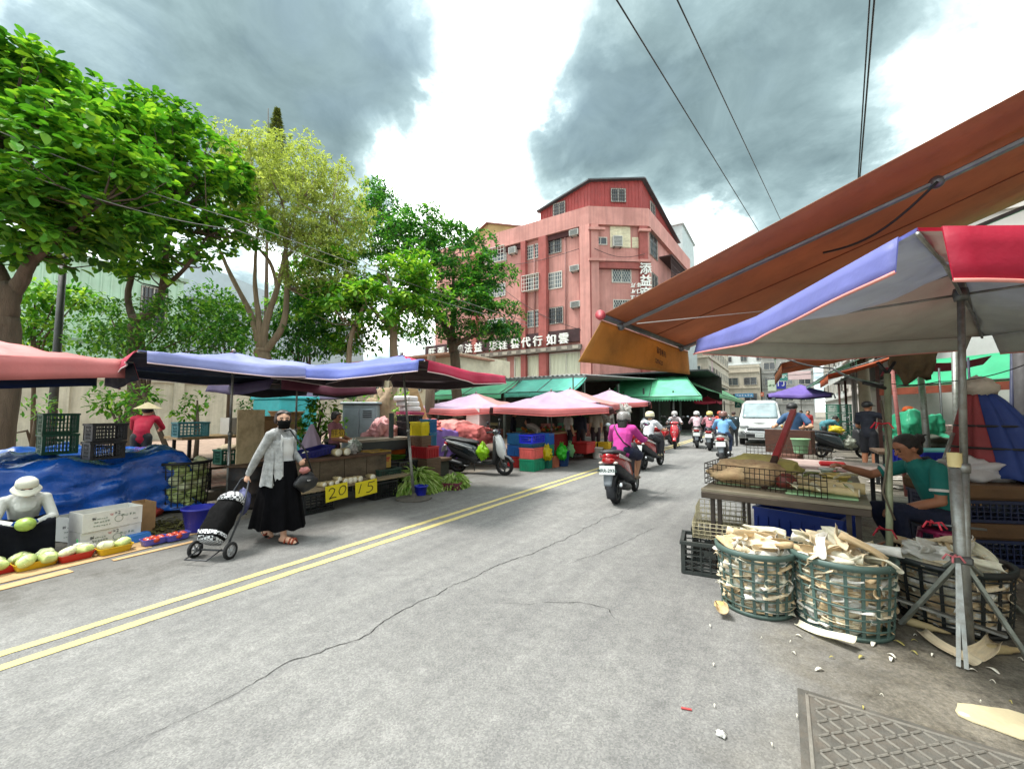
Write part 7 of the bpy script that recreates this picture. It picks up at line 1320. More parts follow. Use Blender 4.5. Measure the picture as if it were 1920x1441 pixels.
MB().tube([aws(i/20,.5)-V((0,0,.004)) for i in range(21)],.006,5).build('seam',mat((110,62,38),.8,.1,5),aw)
# house that carries the awning
hs=farb('plain plastered shop house carrying the brown awning',XE+.02,XE+8,-6,9,mat((150,146,136),.85,.1,.6,dirt=.3),2,3,9,depth=17.5)
awn('shop_awning','small green awning peeking out behind the brown awning',(4.2,9.6,3.5),(4.2,7.1,3.5),(-.1,7.1,2.55),(-.1,9.6,2.55),GRN2,.12)
awn('shop_awning','torn brown canvas awning with a ragged hole further up the street',(3.9,16,3.7),(3.9,12.6,3.7),(.0,12.6,2.74),(-.2,16,2.7),mat((150,92,54),.75,.15,1.5,tl=.45,dirt=.4),.34)
awn('shop_awning','long pale green corrugated awning on the right far side',(5,34,4.9),(5,18.5,4.9),(1.6,18.5,3.0),(1.0,34,2.9),mat((132,176,150),.6,.1,1.5,tl=.25,dirt=.2),.14)
awn('shop_awning','orange red canvas awning with white cloth strip behind the utility pole',(3.6,21,3.5),(3.6,17.5,3.5),(1.3,17.5,2.75),(1.3,21,2.75),mat((176,84,44),.75,.15,2,tl=.35,dirt=.25),.3)
umbrella('purple tent roof behind the white van',(.9,30),2.2,2.5,3.1,40,((112,90,170),(130,110,190)),(70,60,100),val=.2,base='none')
umbrella('small crimson parasol at the end of the dark market front',(-4.6,33),1.1,2.25,2.6,40,((190,40,70),),(90,30,40),val=.2,base='none')
# utility pole with tangle
p=PT(1627,850,15.5); up=thing('utility_pole','concrete utility pole wrapped with grey pipes and cable tangle','pole',(p.x,p.y,0)); CP=mat((150,142,124),.9,.12,2,bump=.3,bs=30,dirt=.35)
MB().tube([(0,0,0),(0,0,9)],[.19,.14],18).build('shaft',CP,up); [MB().tube([(-.26-.08*k,-.05,0),(-.26-.08*k,-.05,5)],.04,8).build('conduit',mat((140,140,138),.6,.1,4),up) for k in range(2)]
mb=MB(); 
for k in range(16): a=rnd.uniform(0,6); mb.tube([(.2*math.cos(a),.2*math.sin(a),3.3+rnd.uniform(0,.8)),(.5*math.cos(a+1),.5*math.sin(a+1),3.6+rnd.uniform(-.2,.8)),(.25*math.cos(a+2),.25*math.sin(a+2),3.9+rnd.uniform(-.3,.6))],.018,5)
mb.build('cable_tangle',BLACK,up); MB().box((.0,-.25,3.7),(.5,.2,.4),b=.03).build('junction_box',DARK,up)
wire('black cable bundle drooping from the utility pole to the forked stall pole',[PT(1475,672,10),PT(1560,690,8),PT(1662,722,4.2)],.018,.05)
wire('thin cable crossing below the grey umbrella lining',[PT(1640,712,5),PT(1760,715,4.6),PT(1930,680,4.2)],.006,.05)
wire('thin black cable from the utility pole down the street',[PT(1605,690,16),PT(1420,700,60)],.02,.3)
# poles round the stall
def pole(label,px,py,top,m=GALV,r=.024,lean=(0,0),extra=None,name='stall_pole'):
    b=V(G(px,py)); d=-math.sin(YAW)*b.x+math.cos(YAW)*b.y; q=PT(*top,d*(1+lean[1])); t=thing(name,label,'pole',b); MB().tube([(0,0,0),tuple((q-b)*.5+V((.004,0,0))),tuple(q-b)],r,12).build('shaft',m,t); return t,q-b
BAMB=mat((134,140,112),.5,.15,5,dirt=.4)
t,q=pole('greenish forked metal pole rising beside the seated woman',1668,1150,(1664,700),BAMB,.022); mb=MB(); mb.tube([q,q+V((-.06,-.03,.09))],.012,6); mb.tube([q,q+V((.05,.03,.09))],.012,6); mb.tube([q-V((0,0,.12)),q+V((-.16,-.1,-.07))],.014,6); mb.build('fork',BLACK,t); ribbon('red ribbon knotted at the foot of the forked pole',V(G(1668,1150))+V((0,0,.62)),(150,20,40),.09,2)
MB().tube([V((.02,.0,1.6)),V((.05,.01,1.2)),V((.0,.0,.9)),V((.06,.0,.7))],.008,6).build('cord',mat((90,80,66),.7,.1,5),t); ribbon('red and white rosette tied to the forked pole',V(G(1668,1150))+V((.02,.0,1.42)),(190,30,50),.07,4)
pole('leaning galvanised pole behind the seated woman',1748,945,(1722,660),GALV,.045); pole('straight galvanised pole right of the leaning one',1795,940,(1790,650),GALV,.045); pole('dark blue post at the back of the stall',1895,930,(1898,660),mat((36,42,70),.6,.15,5),.03); pole('thick dark steel column at the edge of the stall',1925,935,(1915,640),mat((62,60,62),.7,.2,4,dirt=.4),.11); pole('thin dark blue pole leaning across the back of the stall',1830,935,(1815,670),mat((30,34,56),.6,.1,5),.018); pole('rusty red and white banded slanting pole beside the green bag',1700,930,(1672,690),mat((150,90,86),.7,.3,9,stretch=(.2,.2,4)),.03)
t=thing('canvas_roll','olive brown canvas rolled and hung from the stall frame','canvas',PT(1708,672,4.9)); obj('roll',blobmesh('roll',(.2,.17,.26),mat((92,76,52),.9,.25,6,bump=.7,bs=14),3,.4,2.2,26,18),t); obj('roll_end',blobmesh('roll_end',(.09,.08,.16),mat((70,42,30),.9,.25,6,bump=.5,bs=14),6,.3,2.2),t,(.13,.05,.03)); MB().tube([(0,0,.2),(0,0,.5)],.01,6).build('rope',WHITE,t)
# the peeling table
tx0,tx1,ty0,ty1=-.62,.62,4.30,6.3
tb=thing('peeling_table','metal topped work table strewn with bamboo shoots and leaves','table',((tx0+tx1)/2,(ty0+ty1)/2,0),RAD(-4))
MB().box((0,0,.765),(tx1-tx0,ty1-ty0,.03),b=.004).build('top',mat((120,112,94),.6,.2,3,dirt=.5,dcol=(84,76,60)),tb); MB().box((0,-(ty1-ty0)/2+.02,.72),(tx1-tx0,.05,.06),b=.006).build('edge_rail',mat((70,60,50),.6,.2,4,metal=.3,dirt=.5),tb); MB().box((-(tx1-tx0)/2+.02,0,.72),(.05,ty1-ty0-.06,.06),b=.006).build('edge_rail',mat((70,60,50),.6,.2,4,metal=.3,dirt=.5),tb)
for sx in(-1,1):
    for sy in(-1,1): [MB().box((sx*(.54-.06*k),sy*.9,.36),(.035,.035,.72)).build('leg',mat((66,58,52),.6,.2,5,metal=.4,dirt=.5),tb) for k in range(2)]
MB().box((.3,-.3,.79),(.5,1.1,.012)).build('green_board',mat((150,190,140),.6,.12,4,dirt=.2),tb); MB().box((-.25,.1,.788),(.6,1.5,.008)).build('mat',mat((170,196,150),.7,.15,5,dirt=.35),tb)
# wire mesh fence panels round the table
def mesh(label,p,q,h,m,nx,nz,name='mesh_fence',r=.0035):
    p=V(p);q=V(q); t=thing(name,label,'fence',p); d=q-p
    for i in range(nx+1): a=d*(i/nx); MB().tube([a,a+V((0,0,h))],r,5).build('wire',m,t)
    for j in range(nz+1): z=V((0,0,h*j/nz)); MB().tube([z,d+z],r*1.2,5).build('wire',m,t)
    return t
WIRE=mat((58,50,40),.6,.2,6,metal=.5); WIREB=mat((182,172,138),.6,.15,6,dirt=.2)
a=V(G(1322,905,.78)); b_=V(G(1552,936,.78)); mesh('dark wire mesh panel along the front of the peeling table',a,b_,.20,WIRE,24,4); mesh('dark wire mesh panel at the road side of the peeling table',a,a+V((.15,1.2,0)),.2,WIRE,12,4); mesh('dark wire mesh panel at the far edge of the peeling table',G(1400,852,.8),G(1560,862,.8),.18,WIRE,20,3)
SK=mat((196,180,130),.7,.2,4,bump=.4,bs=30,dirt=.5,dcol=(130,80,60)); MESHB=mat((206,176,134),.8,.25,5,bump=.6,bs=20,dirt=.75,dcol=(130,78,60))
o=blob('net_sack','net sack of brown shoots lying behind the wire panel','sack',(-.32,4.80,.90),(.34,.26,.13),MESHB,2,.25,1.8,RAD(10),nu=30,nv=18); blob('net_sack','pale yellow net sack at the back of the table','sack',(-.25,5.35,.90),(.36,.3,.13),mat((196,186,110),.7,.2,6,bump=.5,bs=40),4,.25,1.8,nu=30,nv=18)
for k,(x,y,rz,L,r) in enumerate(((.25,4.47,78,.5,.035),(.1,4.62,70,.55,.04),(.32,4.72,84,.5,.05),(-.02,4.78,76,.6,.045),(.15,4.92,80,.55,.04),(-.12,5.0,72,.5,.045))): shoot('long peeled bamboo shoot lying across the green board on the table',(x+.25,y,.84),L,r,RAD(rz),'bamboo shoots on the peeling table')
LEAFT=mat((170,160,96),.7,.2,6,bump=.2); 
for k in range(16):
    L=rnd.uniform(.2,.45); x,y=rnd.uniform(-.1,.5),rnd.uniform(4.4,6.0); rz=rnd.uniform(.8,1.9); w=rnd.uniform(.04,.07); o=MB().sheet(lambda u,v:V(((u-.5)*L,(v-.5)*w*(1-abs(2*u-1)**3),.02*math.sin(PI*u)+.02*(2*v-1)**2)),8,4,.002).build('husk_sheath',mat(rnd.choice(((196,176,120),(150,160,90),(206,200,170))),.7,.15,6),None,(x,y,.80+.012*k*.4),rz); tag(o,'flat husk sheath lying on the peeling table','husk','husk sheaths on the table')
for k in range(3): tag(MB().box((0,0,0),(.34,.09,.012),b=.003).build('white_strip',CUT,None,(-.02+.04*k,5.5+.13*k,.80),RAD(4)),'white plastic strip at the back of the peeling table','strip','white strips on the table')
blob('metal_tin','dark red tin on the peeling table beside the red post','tin',(.0,4.62,.87),(.085,.075,.07),mat((110,44,36),.5,.2,6),4,.2,2.4)
bucket('straw coloured bowl under the seated woman\'s hand',(.40,5.15,.80),.11,.10,(190,168,96),'bowl',False,'bowl'); bucket('small glass jar beyond the bowl on the table',(.36,5.55,.80),.05,.11,(190,196,190),'jar',False,'jar')
# red post through the table and mint bucket, wooden box man
rp=thing('red_post','red painted wooden post with dark foot standing on the table edge','post',(-.18,4.62,.80)); d=PT(1488,770,5.1)-V((-.18,4.62,.80)); MB().bar((0,0,0),tuple(d*.33),.055,.05,b=.006).build('foot',mat((66,42,34),.7,.2,5),rp); MB().bar(tuple(d*.32),tuple(d),.062,.055,b=.008).build('shaft',mat((164,44,48),.5,.12,4,dirt=.15),rp)
p=PT(1502,858,7.6); bucket('mint green slatted bucket behind the peeling table',(p.x,p.y,.742),.14,.27,(150,196,150),handle=False)
tb2=thing('rear_table','pink topped table behind the peeling table','table',(.35,7.7,0)); MB().box((0,0,.72),(1.6,1.0,.04),b=.004).build('top',mat((196,170,164),.6,.15,4,dirt=.3),tb2); [MB().box((sx*.72,sy*.42,.35),(.05,.05,.7)).build('leg',DARK,tb2) for sx in(-1,1) for sy in(-1,1)]
tag(MB().box((0,0,.03),(.3,.12,.06),b=.02).build('red_packet',mat((176,24,34),.4,.1,5),None,(.55,7.4,.745)),'red plastic packet on the rear table','packet')
p=PT(1492,862,9.6); mn=person('man in blue tee shirt and dark cap lifting a brown wooden box',(p.x,p.y,0),RAD(160),STAND,over=dict(wrL=(-.3,.3,1.08),wrR=(.3,.3,1.08),elL=(-.34,.05,1.1),elR=(.34,.05,1.1),hd=(0,.08,1.47)),look=dict(shirt=mat((60,92,130),.8,.1,5),sleeve='short',pants=DARK,head='cap',capm=BLACK,palm=dict(L=(.5,.8,0),R=(-.5,.8,0))),vox=.014,scale=1.06,pitch=-.3)
fw2=V((-math.sin(RAD(160)),math.cos(RAD(160)),0)); bx=thing('wooden_box','dark brown stained wooden box held upright by the man in blue','box',V((p.x,p.y,.56))+fw2*.42,RAD(160)); BW=mat((70,38,26),.6,.35,3,stretch=(1,1,8),dirt=.4,dcol=(110,66,30)); MB().box((0,0,.27),(.92,.04,.52),b=.004).build('side',BW,bx); MB().box((0,-.2,.27),(.92,.04,.52),b=.004).build('side',BW,bx); [MB().box((s*.44,-.1,.27),(.04,.16,.5)).build('end',BW,bx) for s in(-1,1)]
tag(MB().box((0,0,0),(.5,.34,.56),b=.01).build('brown_crate',mat((104,66,52),.7,.2,4,dirt=.3),None,V((p.x,p.y,.28))+fw2*.45,RAD(160)),'low brown crate under the wooden box','crate')
# parked scooter right
p=PT(1570,858,13.6); sc=scooter('parked dark grey scooter loaded with bags beside the utility pole',(p.x+.1,p.y,0),RAD(-65),(70,84,92),(90,96,100),(40,42,46),lean=RAD(5))
f3=V((math.sin(RAD(65)),math.cos(RAD(65)),0)); s3=V((f3.y,-f3.x,0)); bag('clear bag of vegetables on the grey scooter floorboard',V((p.x+.1,p.y,.32))+f3*.18+s3*.12,(.16,.14,.18),mat((180,186,170),.3,.2,8,tl=.3),2); blob('yellow_bag','yellow bag on the grey scooter seat','bag',V((p.x+.1,p.y,.9))-f3*.1,(.2,.16,.12),mat((206,186,40),.5,.15,5),2,.35,2)
p=PT(1546,852,15.5); person('bending shopper in teal jacket and pale cap behind the grey scooter',(p.x,p.y,0),RAD(-70),STAND,over=dict(ch=(0,.2,1.1),nk=(0,.34,1.15),hd=(0,.43,1.2),shL=(-.18,.28,1.13),shR=(.18,.28,1.13),elL=(-.2,.42,.95),elR=(.2,.42,.95),wrL=(-.15,.5,.75),wrR=(.15,.5,.75)),look=dict(shirt=mat((70,130,140),.8,.1,5),pants=DARK,hair='short'),vox=.022,face=False)
p=PT(1560,850,16.5); person('small child in orange yellow top behind the grey scooter',(p.x+.1,p.y,0),RAD(150),STAND,look=dict(shirt=mat((206,150,50),.8,.1,5),pants=DARK,hair='bob'),vox=.024,scale=.75,face=False)
for lb,px,c,d in (('shopper in red top under the dark shop awning',1518,(176,60,60),22),('shopper in dark top behind the white van roof line',1505,(40,44,50),24)): p=PT(px,840,d); person(lb,(p.x,p.y,0),RAD(170),STAND,look=dict(shirt=mat(c,.8,.1,5),pants=DARK),vox=.03,scale=.95,face=False)
p=PT(1576,845,17.2)
for k in range(5): crate('tall green lattice crate, tier of the stack behind the grey scooter',(p.x,p.y,.36*k),(.62,.62,.35),(30,110,86),RAD(40),nx=9,nz=4,group='green crate stack')
p=PT(1632,880,10.1); person('man in black tee shirt and shorts with cap seen from behind, arm on the pole',(p.x,p.y,0),RAD(-28),STAND,over=dict(elR=(.34,.1,1.24),wrR=(.42,.30,1.22),elL=(-.22,.05,1.06),wrL=(-.14,.26,1.0)),look=dict(shirt=mat((20,24,38),.8,.1,5),sleeve='short',pants=mat((22,24,32),.8,.1,5),leg='short',head='cap',capm=BLACK,hair='short',skin=SKIN2),vox=.014,scale=1.08,face=False,yaw=-.4)
# dark hall on the right far side
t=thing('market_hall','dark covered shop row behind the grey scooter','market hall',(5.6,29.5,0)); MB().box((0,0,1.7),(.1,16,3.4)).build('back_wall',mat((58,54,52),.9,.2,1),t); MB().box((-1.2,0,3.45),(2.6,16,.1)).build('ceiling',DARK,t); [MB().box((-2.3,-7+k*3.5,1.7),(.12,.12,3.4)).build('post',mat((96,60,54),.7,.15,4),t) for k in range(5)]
for k in range(10): crate('goods crate stacked along the dark right shop row',(4.6+rnd.uniform(-.4,.3),17.5+k*1.1,0),(.6,.4,.3+.2*(k%3)),rnd.choice(((60,60,64),(110,80,60),(60,100,90),(150,146,140))),rnd.uniform(0,3),solid=True,nx=4,group='crates along the right shop row')
# litter-covered ground beyond the table
for k in range(34):
    x,y=rnd.uniform(1.0,3.0),rnd.uniform(7.5,17); c=rnd.choice(((196,190,184),(176,170,160),(150,60,60),(200,196,170))); o=MB().sheet(lambda u,v:V(((u-.5)*.3,(v-.5)*.22,.02*fbm(u*3+k,v*3,k,2)+.02)),5,4,.002).build('litter_sheet',mat(c,.8,.1,5),None,(x,y,.006+.002*k*.1),rnd.uniform(0,6)); tag(o,'crumpled sheet of litter on the ground behind the table','litter','litter sheets behind the table')
# right rear: green awning and white wall
t=thing('market_hall','white sheet metal wall with green coping behind the right stalls','wall',(8.2,12,0)); wl=mat((186,190,186),.7,.06,1,dirt=.2)
def rwall(p0,p1,h):
    M=plane(p0,p1); L=(V((*p1,0))-V((*p0,0))).length; MB().box((L/2,h/2,-.05),(L,h,.1),T(-8.2,-12,0)@M).build('wall',wl,t); MB().box((L/2,h+.06,0),(L,.14,.3),T(-8.2,-12,0)@M).build('coping',mat((40,110,90),.6,.1,3),t)
rwall((3.1,19.9),(16,8.8),4.6)
awn('shop_awning','light green awning with rusty rail behind the leaning poles',(3.3,18.9,3.15),(11.5,11.2,3.15),(10.4,10.4,2.45),(2.7,18.1,2.3),mat((60,180,130),.6,.1,1.5,tl=.35,dirt=.1),.12); 
tag(MB().bar((2.7,18.05,2.14),(10.4,10.35,2.28),.08,.22).build('rusty_rail',mat((128,62,40),.8,.2,4,dirt=.3),None),'rusty brown rail under the light green awning','rail')
t=thing('maroon_canopy','small maroon canvas canopy beneath the white wall','canopy',PT(1760,690,9)); MB().sheet(lambda u,v:V((lerp(-1.2,1.2,u)*.83,lerp(-1.2,1.2,u)*.55+.5*v,.25*u-.15*v+.04*math.sin(u*7))),12,5,.006).build('cloth',mat((120,36,50),.8,.15,3,tl=.2),t); MB().tube([(0,0,0),(0,0,-2.4)],.02,6).build('post',STEEL,t)
# goods in front of it
p=PT(1712,800,8.0); drape('green_tarp','mint green tarp draped over goods behind the seated woman','tarpaulin',(p.x,p.y,.75),.55,.5,.66,mat((50,160,120),.5,.15,3,tl=.15,bump=.3,bs=8),RAD(30),.5,.06,3,topamp=.22,wr=.08); blob('dark_tarp_bundle','dark olive tarp bundle under the mint green one','tarpaulin',(p.x+.1,p.y,.92),(.48,.36,.18),mat((56,60,50),.7,.2,3),6,.4,1.7,nu=26,nv=16)
tb3=thing('goods_table','table carrying the tarp bundles behind the seated woman','table',(p.x+.4,p.y,0)); MB().box((0,0,.72),(2.0,1.0,.05)).build('top',WOODD,tb3); [MB().box((sx*.9,sy*.42,.35),(.06,.06,.7)).build('leg',DARK,tb3) for sx in(-1,1) for sy in(-1,1)]
p=PT(1768,800,8.2)
for k in range(4): crate('white and red egg tray stack behind the leaning pole, tier of the stack',(p.x,p.y,.85+.1*k),(.7,.5,.09),(196,176,170),RAD(30),solid=True,nx=8,group='egg trays')
crate('yellow crate under the white egg trays',(p.x,p.y,.745),(.6,.45,.1),(206,160,50),RAD(30),solid=True)
p=PT(1755,862,5.9); crate('bright blue solid crate lined with cyan foil behind the seated woman',(p.x,p.y,p.z-.14),(.85,.5,.27),(30,50,190),RAD(-56+90),solid=True,nx=6); tag(MB().box((0,0,.13),(.8,.46,.04),b=.01).build('cyan_sheet',mat((90,196,206),.4,.1,4),None,(p.x,p.y,p.z),RAD(34)),'cyan foil sheet lying in the bright blue crate','sheet'); carton('brown carton under the bright blue crate',(p.x+.15,p.y+.12,0),(.5,.4,p.z-.16),RAD(34),open_=False); 
p=PT(1905,790,6.5); crate('navy lattice crate beyond the folded umbrella cover',(p.x,p.y,p.z-.3),(.9,.6,.4),(40,60,110),RAD(30),nx=10,nz=5); tag(MB().box((0,0,.3),(1.0,.7,p.z-.32),b=.01).build('plinth_box',mat((60,58,56),.8,.2,4),None,(p.x,p.y,(p.z-.32)/2-.3)),'dark plinth under the navy lattice crate','box')
person('vendor in orange cap and dark jacket behind the mint green bundle',tuple(V((PT(1705,760,9.4).x,PT(1705,760,9.4).y,0))),RAD(100),STAND,look=dict(shirt=mat((36,44,60),.8,.1,5),head='cap',capm=mat((196,90,30),.6,.1,5)),vox=.024,face=False)
# folded umbrella cover in red and blue
p=PT(1850,905,4.5); fu=thing('folded_umbrella','folded red and blue umbrella canvas tied with rope beside the pole','umbrella',(p.x,p.y,.78),RAD(-20))
def fold(a0,a1,m,sd,nm):
    def fn(u,v):
        a=lerp(a0,a1,u); k=1-v; r=(.09+.30*k**.8)*(1+.13*math.sin(a*10+sd+2*k)+.06*math.sin(a*19+3*k)); return V((r*math.cos(a)*1.1+.18*k,r*math.sin(a)*.8,lerp(.02,.92,v)-.04*math.sin(a*5)*k))
    MB().sheet(fn,30,14,.006).build(nm,m,fu)
fold(RAD(90),RAD(262),mat((140,58,60),.75,.12,3,bump=.3,bs=12),1,'red_panel'); fold(RAD(258),RAD(450),mat((36,60,124),.7,.12,3,bump=.3,bs=12),2,'blue_panel'); 
for z,r in ((.35,.35),(.58,.26)): MB().lathe([(r,-.012),(r+.02,0),(r,.012)],30,T(.12*(1-z),0,z),sy=.8,cap=False).build('rope',BLACK,fu)
obj('top_knot',blobmesh('top_knot',(.13,.11,.12),mat((176,166,150),.8,.2,8,bump=.5,bs=20),3,.5,2.4),fu,(0,0,.98)); MB().tube([(-.33,-.32,.0),(-.2,-.2,.5)],.018,8).build('rib_end',GALV,fu)
# crate wall with brown mats
p=PT(1880,1010,4.25)
cw=V((p.x+.18,p.y+.25,0)); 
for k,(h,c,lb) in enumerate(((.26,(26,38,70),'navy perforated crate at the bottom of the crate wall beside the stool'),(.16,None,'thick brown mat between the lower navy crates'),(.22,(26,36,66),'navy perforated crate in the middle of the crate wall beside the stool'),(.15,None,'thick brown mat topping the crate wall beside the stool'))):
    z=sum((.26,.16,.22,.15)[:k])
    if c: crate(lb,(cw.x,cw.y,z),(1.5,.7,h),c,RAD(24),nx=26,nz=4,dirt=.15)
    else: tag(MB().box((0,0,h/2),(1.56,.76,h-.008),b=.03).build('straw_mat',mat((100,74,48),.9,.25,3,bump=.5,bs=22,dirt=.3),None,(cw.x,cw.y,z),RAD(24)),lb,'mat')
bg_=blob('plastic_bag','large white plastic bag lying on the brown mat below the folded umbrella','bag',V((cw.x-.33,cw.y-.14,.88)),(.30,.2,.14),mat((214,212,212),.35,.06,4,tl=.35),6,.4,2.0,RAD(20),None,None,.25,nu=34,nv=22)
# seated woman
p=V(G(1748,1052)); st=thing('plastic_stool','round raspberry pink plastic stool under the seated woman','stool',p+V((.10,.13,0)),.4); RP=mat((150,40,84),.35,.08,5); 
MB().lathe([(0,.31),(.15,.31),(.165,.30),(.17,.28),(.155,.27)],24).build('seat',RP,st)
for k in range(4): a=TAU*k/4+.78; MB().tube([(.145*math.cos(a),.145*math.sin(a),.29),(.19*math.cos(a),.19*math.sin(a),.0)],[.026,.022],8).build('leg',RP,st)
MB().lathe([(.17,.0),(.185,.0),(.185,.02),(.17,.02)],24,T(0,0,.12),cap=False).build('ring',RP,st)
TEALP=mat((20,112,104),.8,.08,5,bump=.25,bs=10); JEAN=mat((24,32,58),.85,.12,8,bump=.2,bs=90)
SEAT=dict(pel=(0,-.02,.40),wa=(0,.01,.53),ch=(0,.06,.71),nk=(0,.13,.88),hd=(0,.22,1.0),shL=(-.17,.10,.835),shR=(.17,.10,.835),elL=(-.21,.12,.56),elR=(.24,.40,.72),wrL=(-.12,.38,.47),wrR=(.17,.66,.80),hpL=(-.1,0,.38),hpR=(.1,0,.38),knL=(-.15,.42,.46),knR=(.15,.42,.42),anL=(-.14,.36,.09),anR=(.12,.30,.09),tL=(-.15,.50,.04),tR=(.13,.45,.04))
sw=person('woman in teal polo shirt with tied black hair sitting and peeling bamboo shoots',p+V((.10,.13,0)),RAD(112),SEAT,look=dict(shirt=TEALP,pants=JEAN,sleeve='short',hair='bun',skin=SKIN2,shoe=mat((120,80,60),.7,.1,5),foot='skin',palm=dict(R=(0,0,-1),L=(.3,0,-1)),curl=.5),vox=.008,scale=1.12,pitch=-.42,build=.98)
mb=MB().tube([(-.07,.08,.90),(-.05,.18,.87),(0,.205,.84),(.05,.18,.87),(.07,.08,.90),(.0,.06,.915),(-.07,.08,.90)],.022,8); mb.build('collar',mat((16,30,46),.8,.1,5),sw); 
for s,e,sh_ in (('L',SEAT['elL'],SEAT['shL']),('R',SEAT['elR'],SEAT['shR'])): c=V(sh_).lerp(V(e),.66); d=(V(e)-V(sh_)).normalized(); MB().lathe([(.070,-.012),(.073,0),(.070,.012)],18,frame(c,c+d),cap=False).build('cuff',WHITE,sw)
# blue tub, crates and baskets in front
p=V(G(1505,1042)); crate('big royal blue tub under the peeling table',(p.x+.02,p.y+.22,0),(.82,.48,.44),(20,56,150),RAD(-18),solid=True,nx=7,dirt=.1)
p=V(G(1330,1085)); crate('black lattice crate lying on the road beside the husk baskets',(p.x-.02,p.y+.22,0),(.5,.40,.30),(48,54,52),RAD(8),nx=6,nz=5)
q=p+V((.02,.62,0)); crate('dark lattice crate behind the black one under the wire cages',(q.x,q.y,0),(.5,.40,.33),(52,50,44),RAD(5),nx=8,nz=5)
def cage(label,c,s,rz):
    t=thing('wire_cage',label,'cage',c,rz); x,y,z=s
    for j in range(5):
        zz_=z*j/4; MB().tube([(-x/2,-y/2,zz_),(x/2,-y/2,zz_),(x/2,y/2,zz_),(-x/2,y/2,zz_),(-x/2,-y/2,zz_)],.003,5).build('wire',WIREB,t)
    n=9
    for i in range(n+1):
        u=lerp(-x/2,x/2,i/n)
        MB().tube([(u,-y/2,z),(u,-y/2,0),(u,y/2,0),(u,y/2,z)],.003,5).build('wire',WIREB,t)
        u=lerp(-y/2,y/2,i/n); MB().tube([(-x/2,u,z),(-x/2,u,0),(x/2,u,0),(x/2,u,z)],.003,5).build('wire',WIREB,t)
    return t
cage('pale yellow wire cage on the black lattice crate',(p.x+.05,p.y+.38,.31),(.46,.4,.14),RAD(6)); cage('pale yellow wire cage on the crate nearer the table',(q.x+.02,q.y+.05,.34),(.46,.42,.2),RAD(4))
HUSK=[mat(c,.75,.14,6,bump=.35,bs=40,tl=.25,dirt=.2,dcol=(196,158,108),stretch=(9,1,9)) for c in ((248,240,218),(242,226,194),(250,247,236),(228,204,162))]
hm=[]
for sd in range(7):
    rr=random.Random(sd); L=rr.uniform(.2,.34); w=rr.uniform(.05,.085); cu=rr.uniform(2.0,4.4); tap=rr.uniform(.2,.6)
    def fn(u,v): r=w*.55*(1-tap*u)*(1-.08*v); a=(v-.5)*cu; return V((r*math.sin(a)+.01*math.sin(u*5+sd),(u-.5)*L,r*(1-math.cos(a))+.02*math.sin(u*3+sd)))
    hm.append([MB().sheet(fn,7,9,.0022).mesh('bamboo_husk',[m]) for m in HUSK])
hp=[]
for sd in range(4):
    rr=random.Random(40+sd); L=rr.uniform(.28,.4); w=rr.uniform(.14,.2); cu=rr.uniform(.9,1.8)
    def fn(u,v): r=w/cu*(1-.45*u); a=(v-.5)*cu; return V((r*math.sin(a)+.015*math.sin(u*4+sd),(u-.5)*L+.02*math.sin(v*9+sd)*u,r*(1-math.cos(a))+.025*math.sin(u*5+sd)+.010*math.sin(v*11+u*4)))
    hp.append([MB().sheet(fn,10,12,.0018).mesh('bamboo_husk',[m]) for m in HUSK[:3]])
def husk(label,loc_,rot,group,s=1.): o=obj('bamboo_husk',rnd.choice(rnd.choice(hm if s<1.3 else hp)),None,loc_,0,0,rot); s=s if s<1.3 else .9; o.scale=(s,s,s); return tag(o,label,'husk',group)
def fillb(label,c,r,h,n,seed,sy=1.,gl=''):
    rr=random.Random(seed); mb=MB(); 
    for k in range(n):
        me=rr.choice(rr.choice(hm)); z=rr.uniform(.04,h*.96); a=rr.uniform(0,TAU); q=r*lerp(.86,.97,z/h)*rr.uniform(.78,.92); M=T(q*math.cos(a),q*math.sin(a)*sy,z)@rotz(a+rr.uniform(-.22,.22))@MX.Rotation(rr.uniform(-.35,.35),4,'X')@MX.Rotation(rr.uniform(0,6),4,'Y')@MX.Scale(rr.uniform(.55,.8),4); mi=rr.randint(0,3)
        mb.add([M@v.co for v in me.vertices],[tuple(p.vertices) for p in me.polygons],mi,True)
    mb.lathe([(0,.03),(r*.70,.03),(r*.80,h*.9),(0,h*.95)],24,None,0)
    tag(mb.build('husk_filling',HUSK,None,c,recalc=False),label,'husks',kind='stuff')
    for k in range(22):
        a=rr.uniform(0,TAU); q=r*.72*math.sqrt(rr.random()); husk('curled bamboo husk heaped on top of the '+gl,(c[0]+q*math.cos(a),c[1]+q*math.sin(a)*sy,c[2]+h+rr.uniform(-.03,.05)*1+.05*(1-q/r)),(rr.uniform(-.6,.6),rr.uniform(0,6),rr.uniform(0,6)),'husks on the '+gl,rr.uniform(.7,1.1) if k%4 else 1.3)
for lb,px,py,r,h,c,sd,gl in (('grey green lattice basket filled with peeled bamboo husks beside the black crate',1418,1140,.265,.47,(72,94,88),1,'basket beside the black crate'),('larger grey green lattice basket of husks between the other two baskets',1582,1172,.305,.50,(74,98,92),2,'middle husk basket'),('black lattice basket of husks behind the umbrella stand',1785,1165,.33,.45,(24,30,30),3,'black husk basket')):
    p=V(G(px,py)); p=p+V((0.,.05,0)); basket(lb,p,r,h,c,20,7,w=.020); fillb('curled peeled bamboo husks packed inside the '+gl,p,r,h,330,sd,1.,gl)
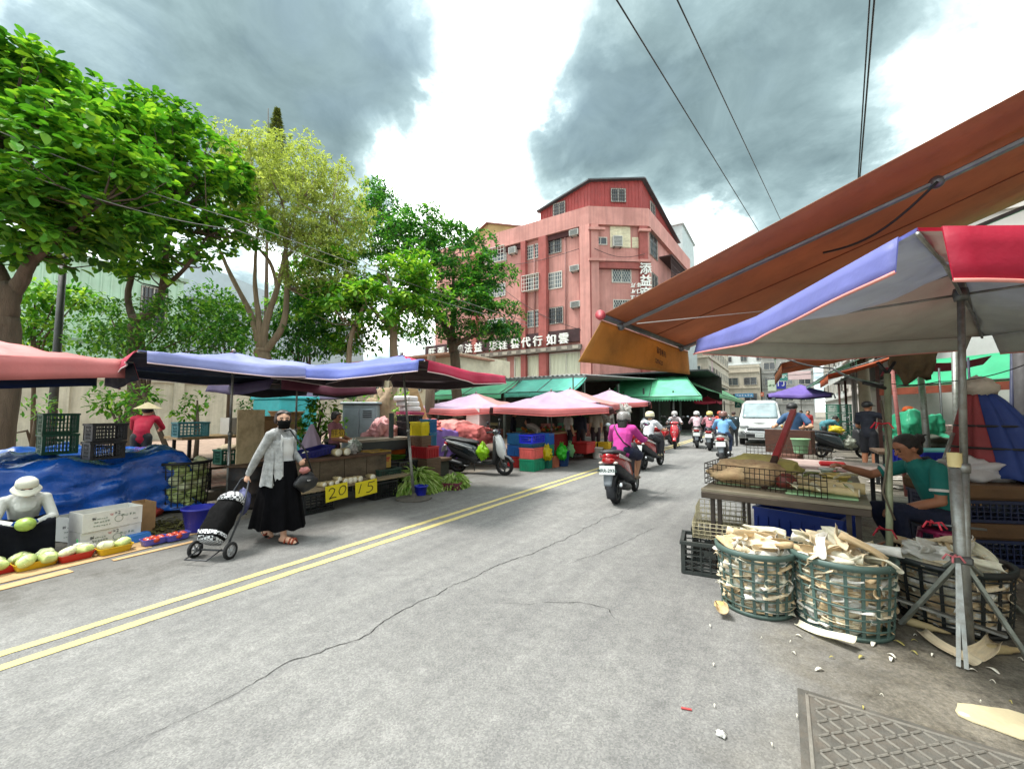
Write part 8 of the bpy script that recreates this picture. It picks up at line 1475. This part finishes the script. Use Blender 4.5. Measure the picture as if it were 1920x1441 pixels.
# loose husks, shavings and litter on the ground
for k,(px,py,rz) in enumerate(((1735,1160,40),(1775,1222,30),(1850,1230,-30),(1545,1195,60),(1690,1120,10),(1720,1130,50),(1880,1150,-20),(1355,1150,10))):
    q=V(G(px,py)); husk('loose curled husk on the ground by the umbrella stand',(q.x,q.y,.03),(rnd.uniform(-.2,.2),rnd.uniform(-.5,.5),RAD(rz)),'loose husks on the ground',rnd.uniform(.7,1.1))
SHV=mat((226,222,206),.7,.06,6)
q=V(G(1840,1225)); shoot('whole bamboo shoot lying on the ground by the stand foot',(q.x,q.y,.03),.27,.03,RAD(-60),None); q=V(G(1700,1170)); shoot('pale bamboo shoot tip on the ground before the black basket',(q.x,q.y,.028),.22,.028,RAD(-110),None)
for k in range(60):
    px,py=(rnd.uniform(1480,1915),rnd.uniform(1085,1260)) if k<46 else (rnd.uniform(1300,1900),rnd.uniform(1150,1420)); q=V(G(px,py)); L=rnd.uniform(.015,.075) if k<46 else rnd.uniform(.01,.025)
    o=MB().sheet(lambda u,v:V(((u-.5)*L,(v-.5)*L*.35*(1-(2*u-1)**2*.6),.012*math.sin(PI*u)+.003)),5,2,.0015).build('shoot_shaving',SHV if k%4 else mat((170,160,90),.7,.1,5),None,(q.x,q.y,.002+.00005*k),rnd.uniform(0,6)); tag(o,'small pale shaving of bamboo shoot on the dirty ground','shaving','shavings on the ground')
q=V(G(1872,1350)); n=18; r_=random.Random(5); poly=[((.16+.03*r_.random())*math.cos(TAU*i/n)*1.25,(.10+.03*r_.random())*math.sin(TAU*i/n)) for i in range(n)]; tag(MB().prism(poly,0,.006).build('torn_cardboard',mat((196,184,150),.85,.1,6,bump=.3,bs=30),None,(q.x+.05,q.y,.004),RAD(10)),'torn pale cardboard scrap on the ground right of the manhole cover','cardboard')
q=V(G(1808,1342)); blob('pebble','white pebble like scrap beside the torn cardboard','scrap',(q.x,q.y,.008),(.022,.016,.008),WHITE,2,.2); q=V(G(1352,1380)); blob('paper_scrap','crumpled white paper scrap on the asphalt by the manhole cover','scrap',(q.x,q.y,.012),(.022,.018,.012),WHITE,4,.5,2.5); q=V(G(1287,1330)); tag(MB().box((0,0,.004),(.05,.012,.004)).build('red_scrap',mat((180,70,70),.6,.1,5),None,(q.x,q.y,.002),.3),'thin red plastic scrap on the asphalt','scrap')
q=V(G(1350,1135)); blob('husk_scrap','pale yellow pulp scrap on the road beside the first husk basket','scrap',(q.x,q.y,.01),(.035,.06,.012),mat((206,190,120),.8,.15,8),3,.5,2.6)
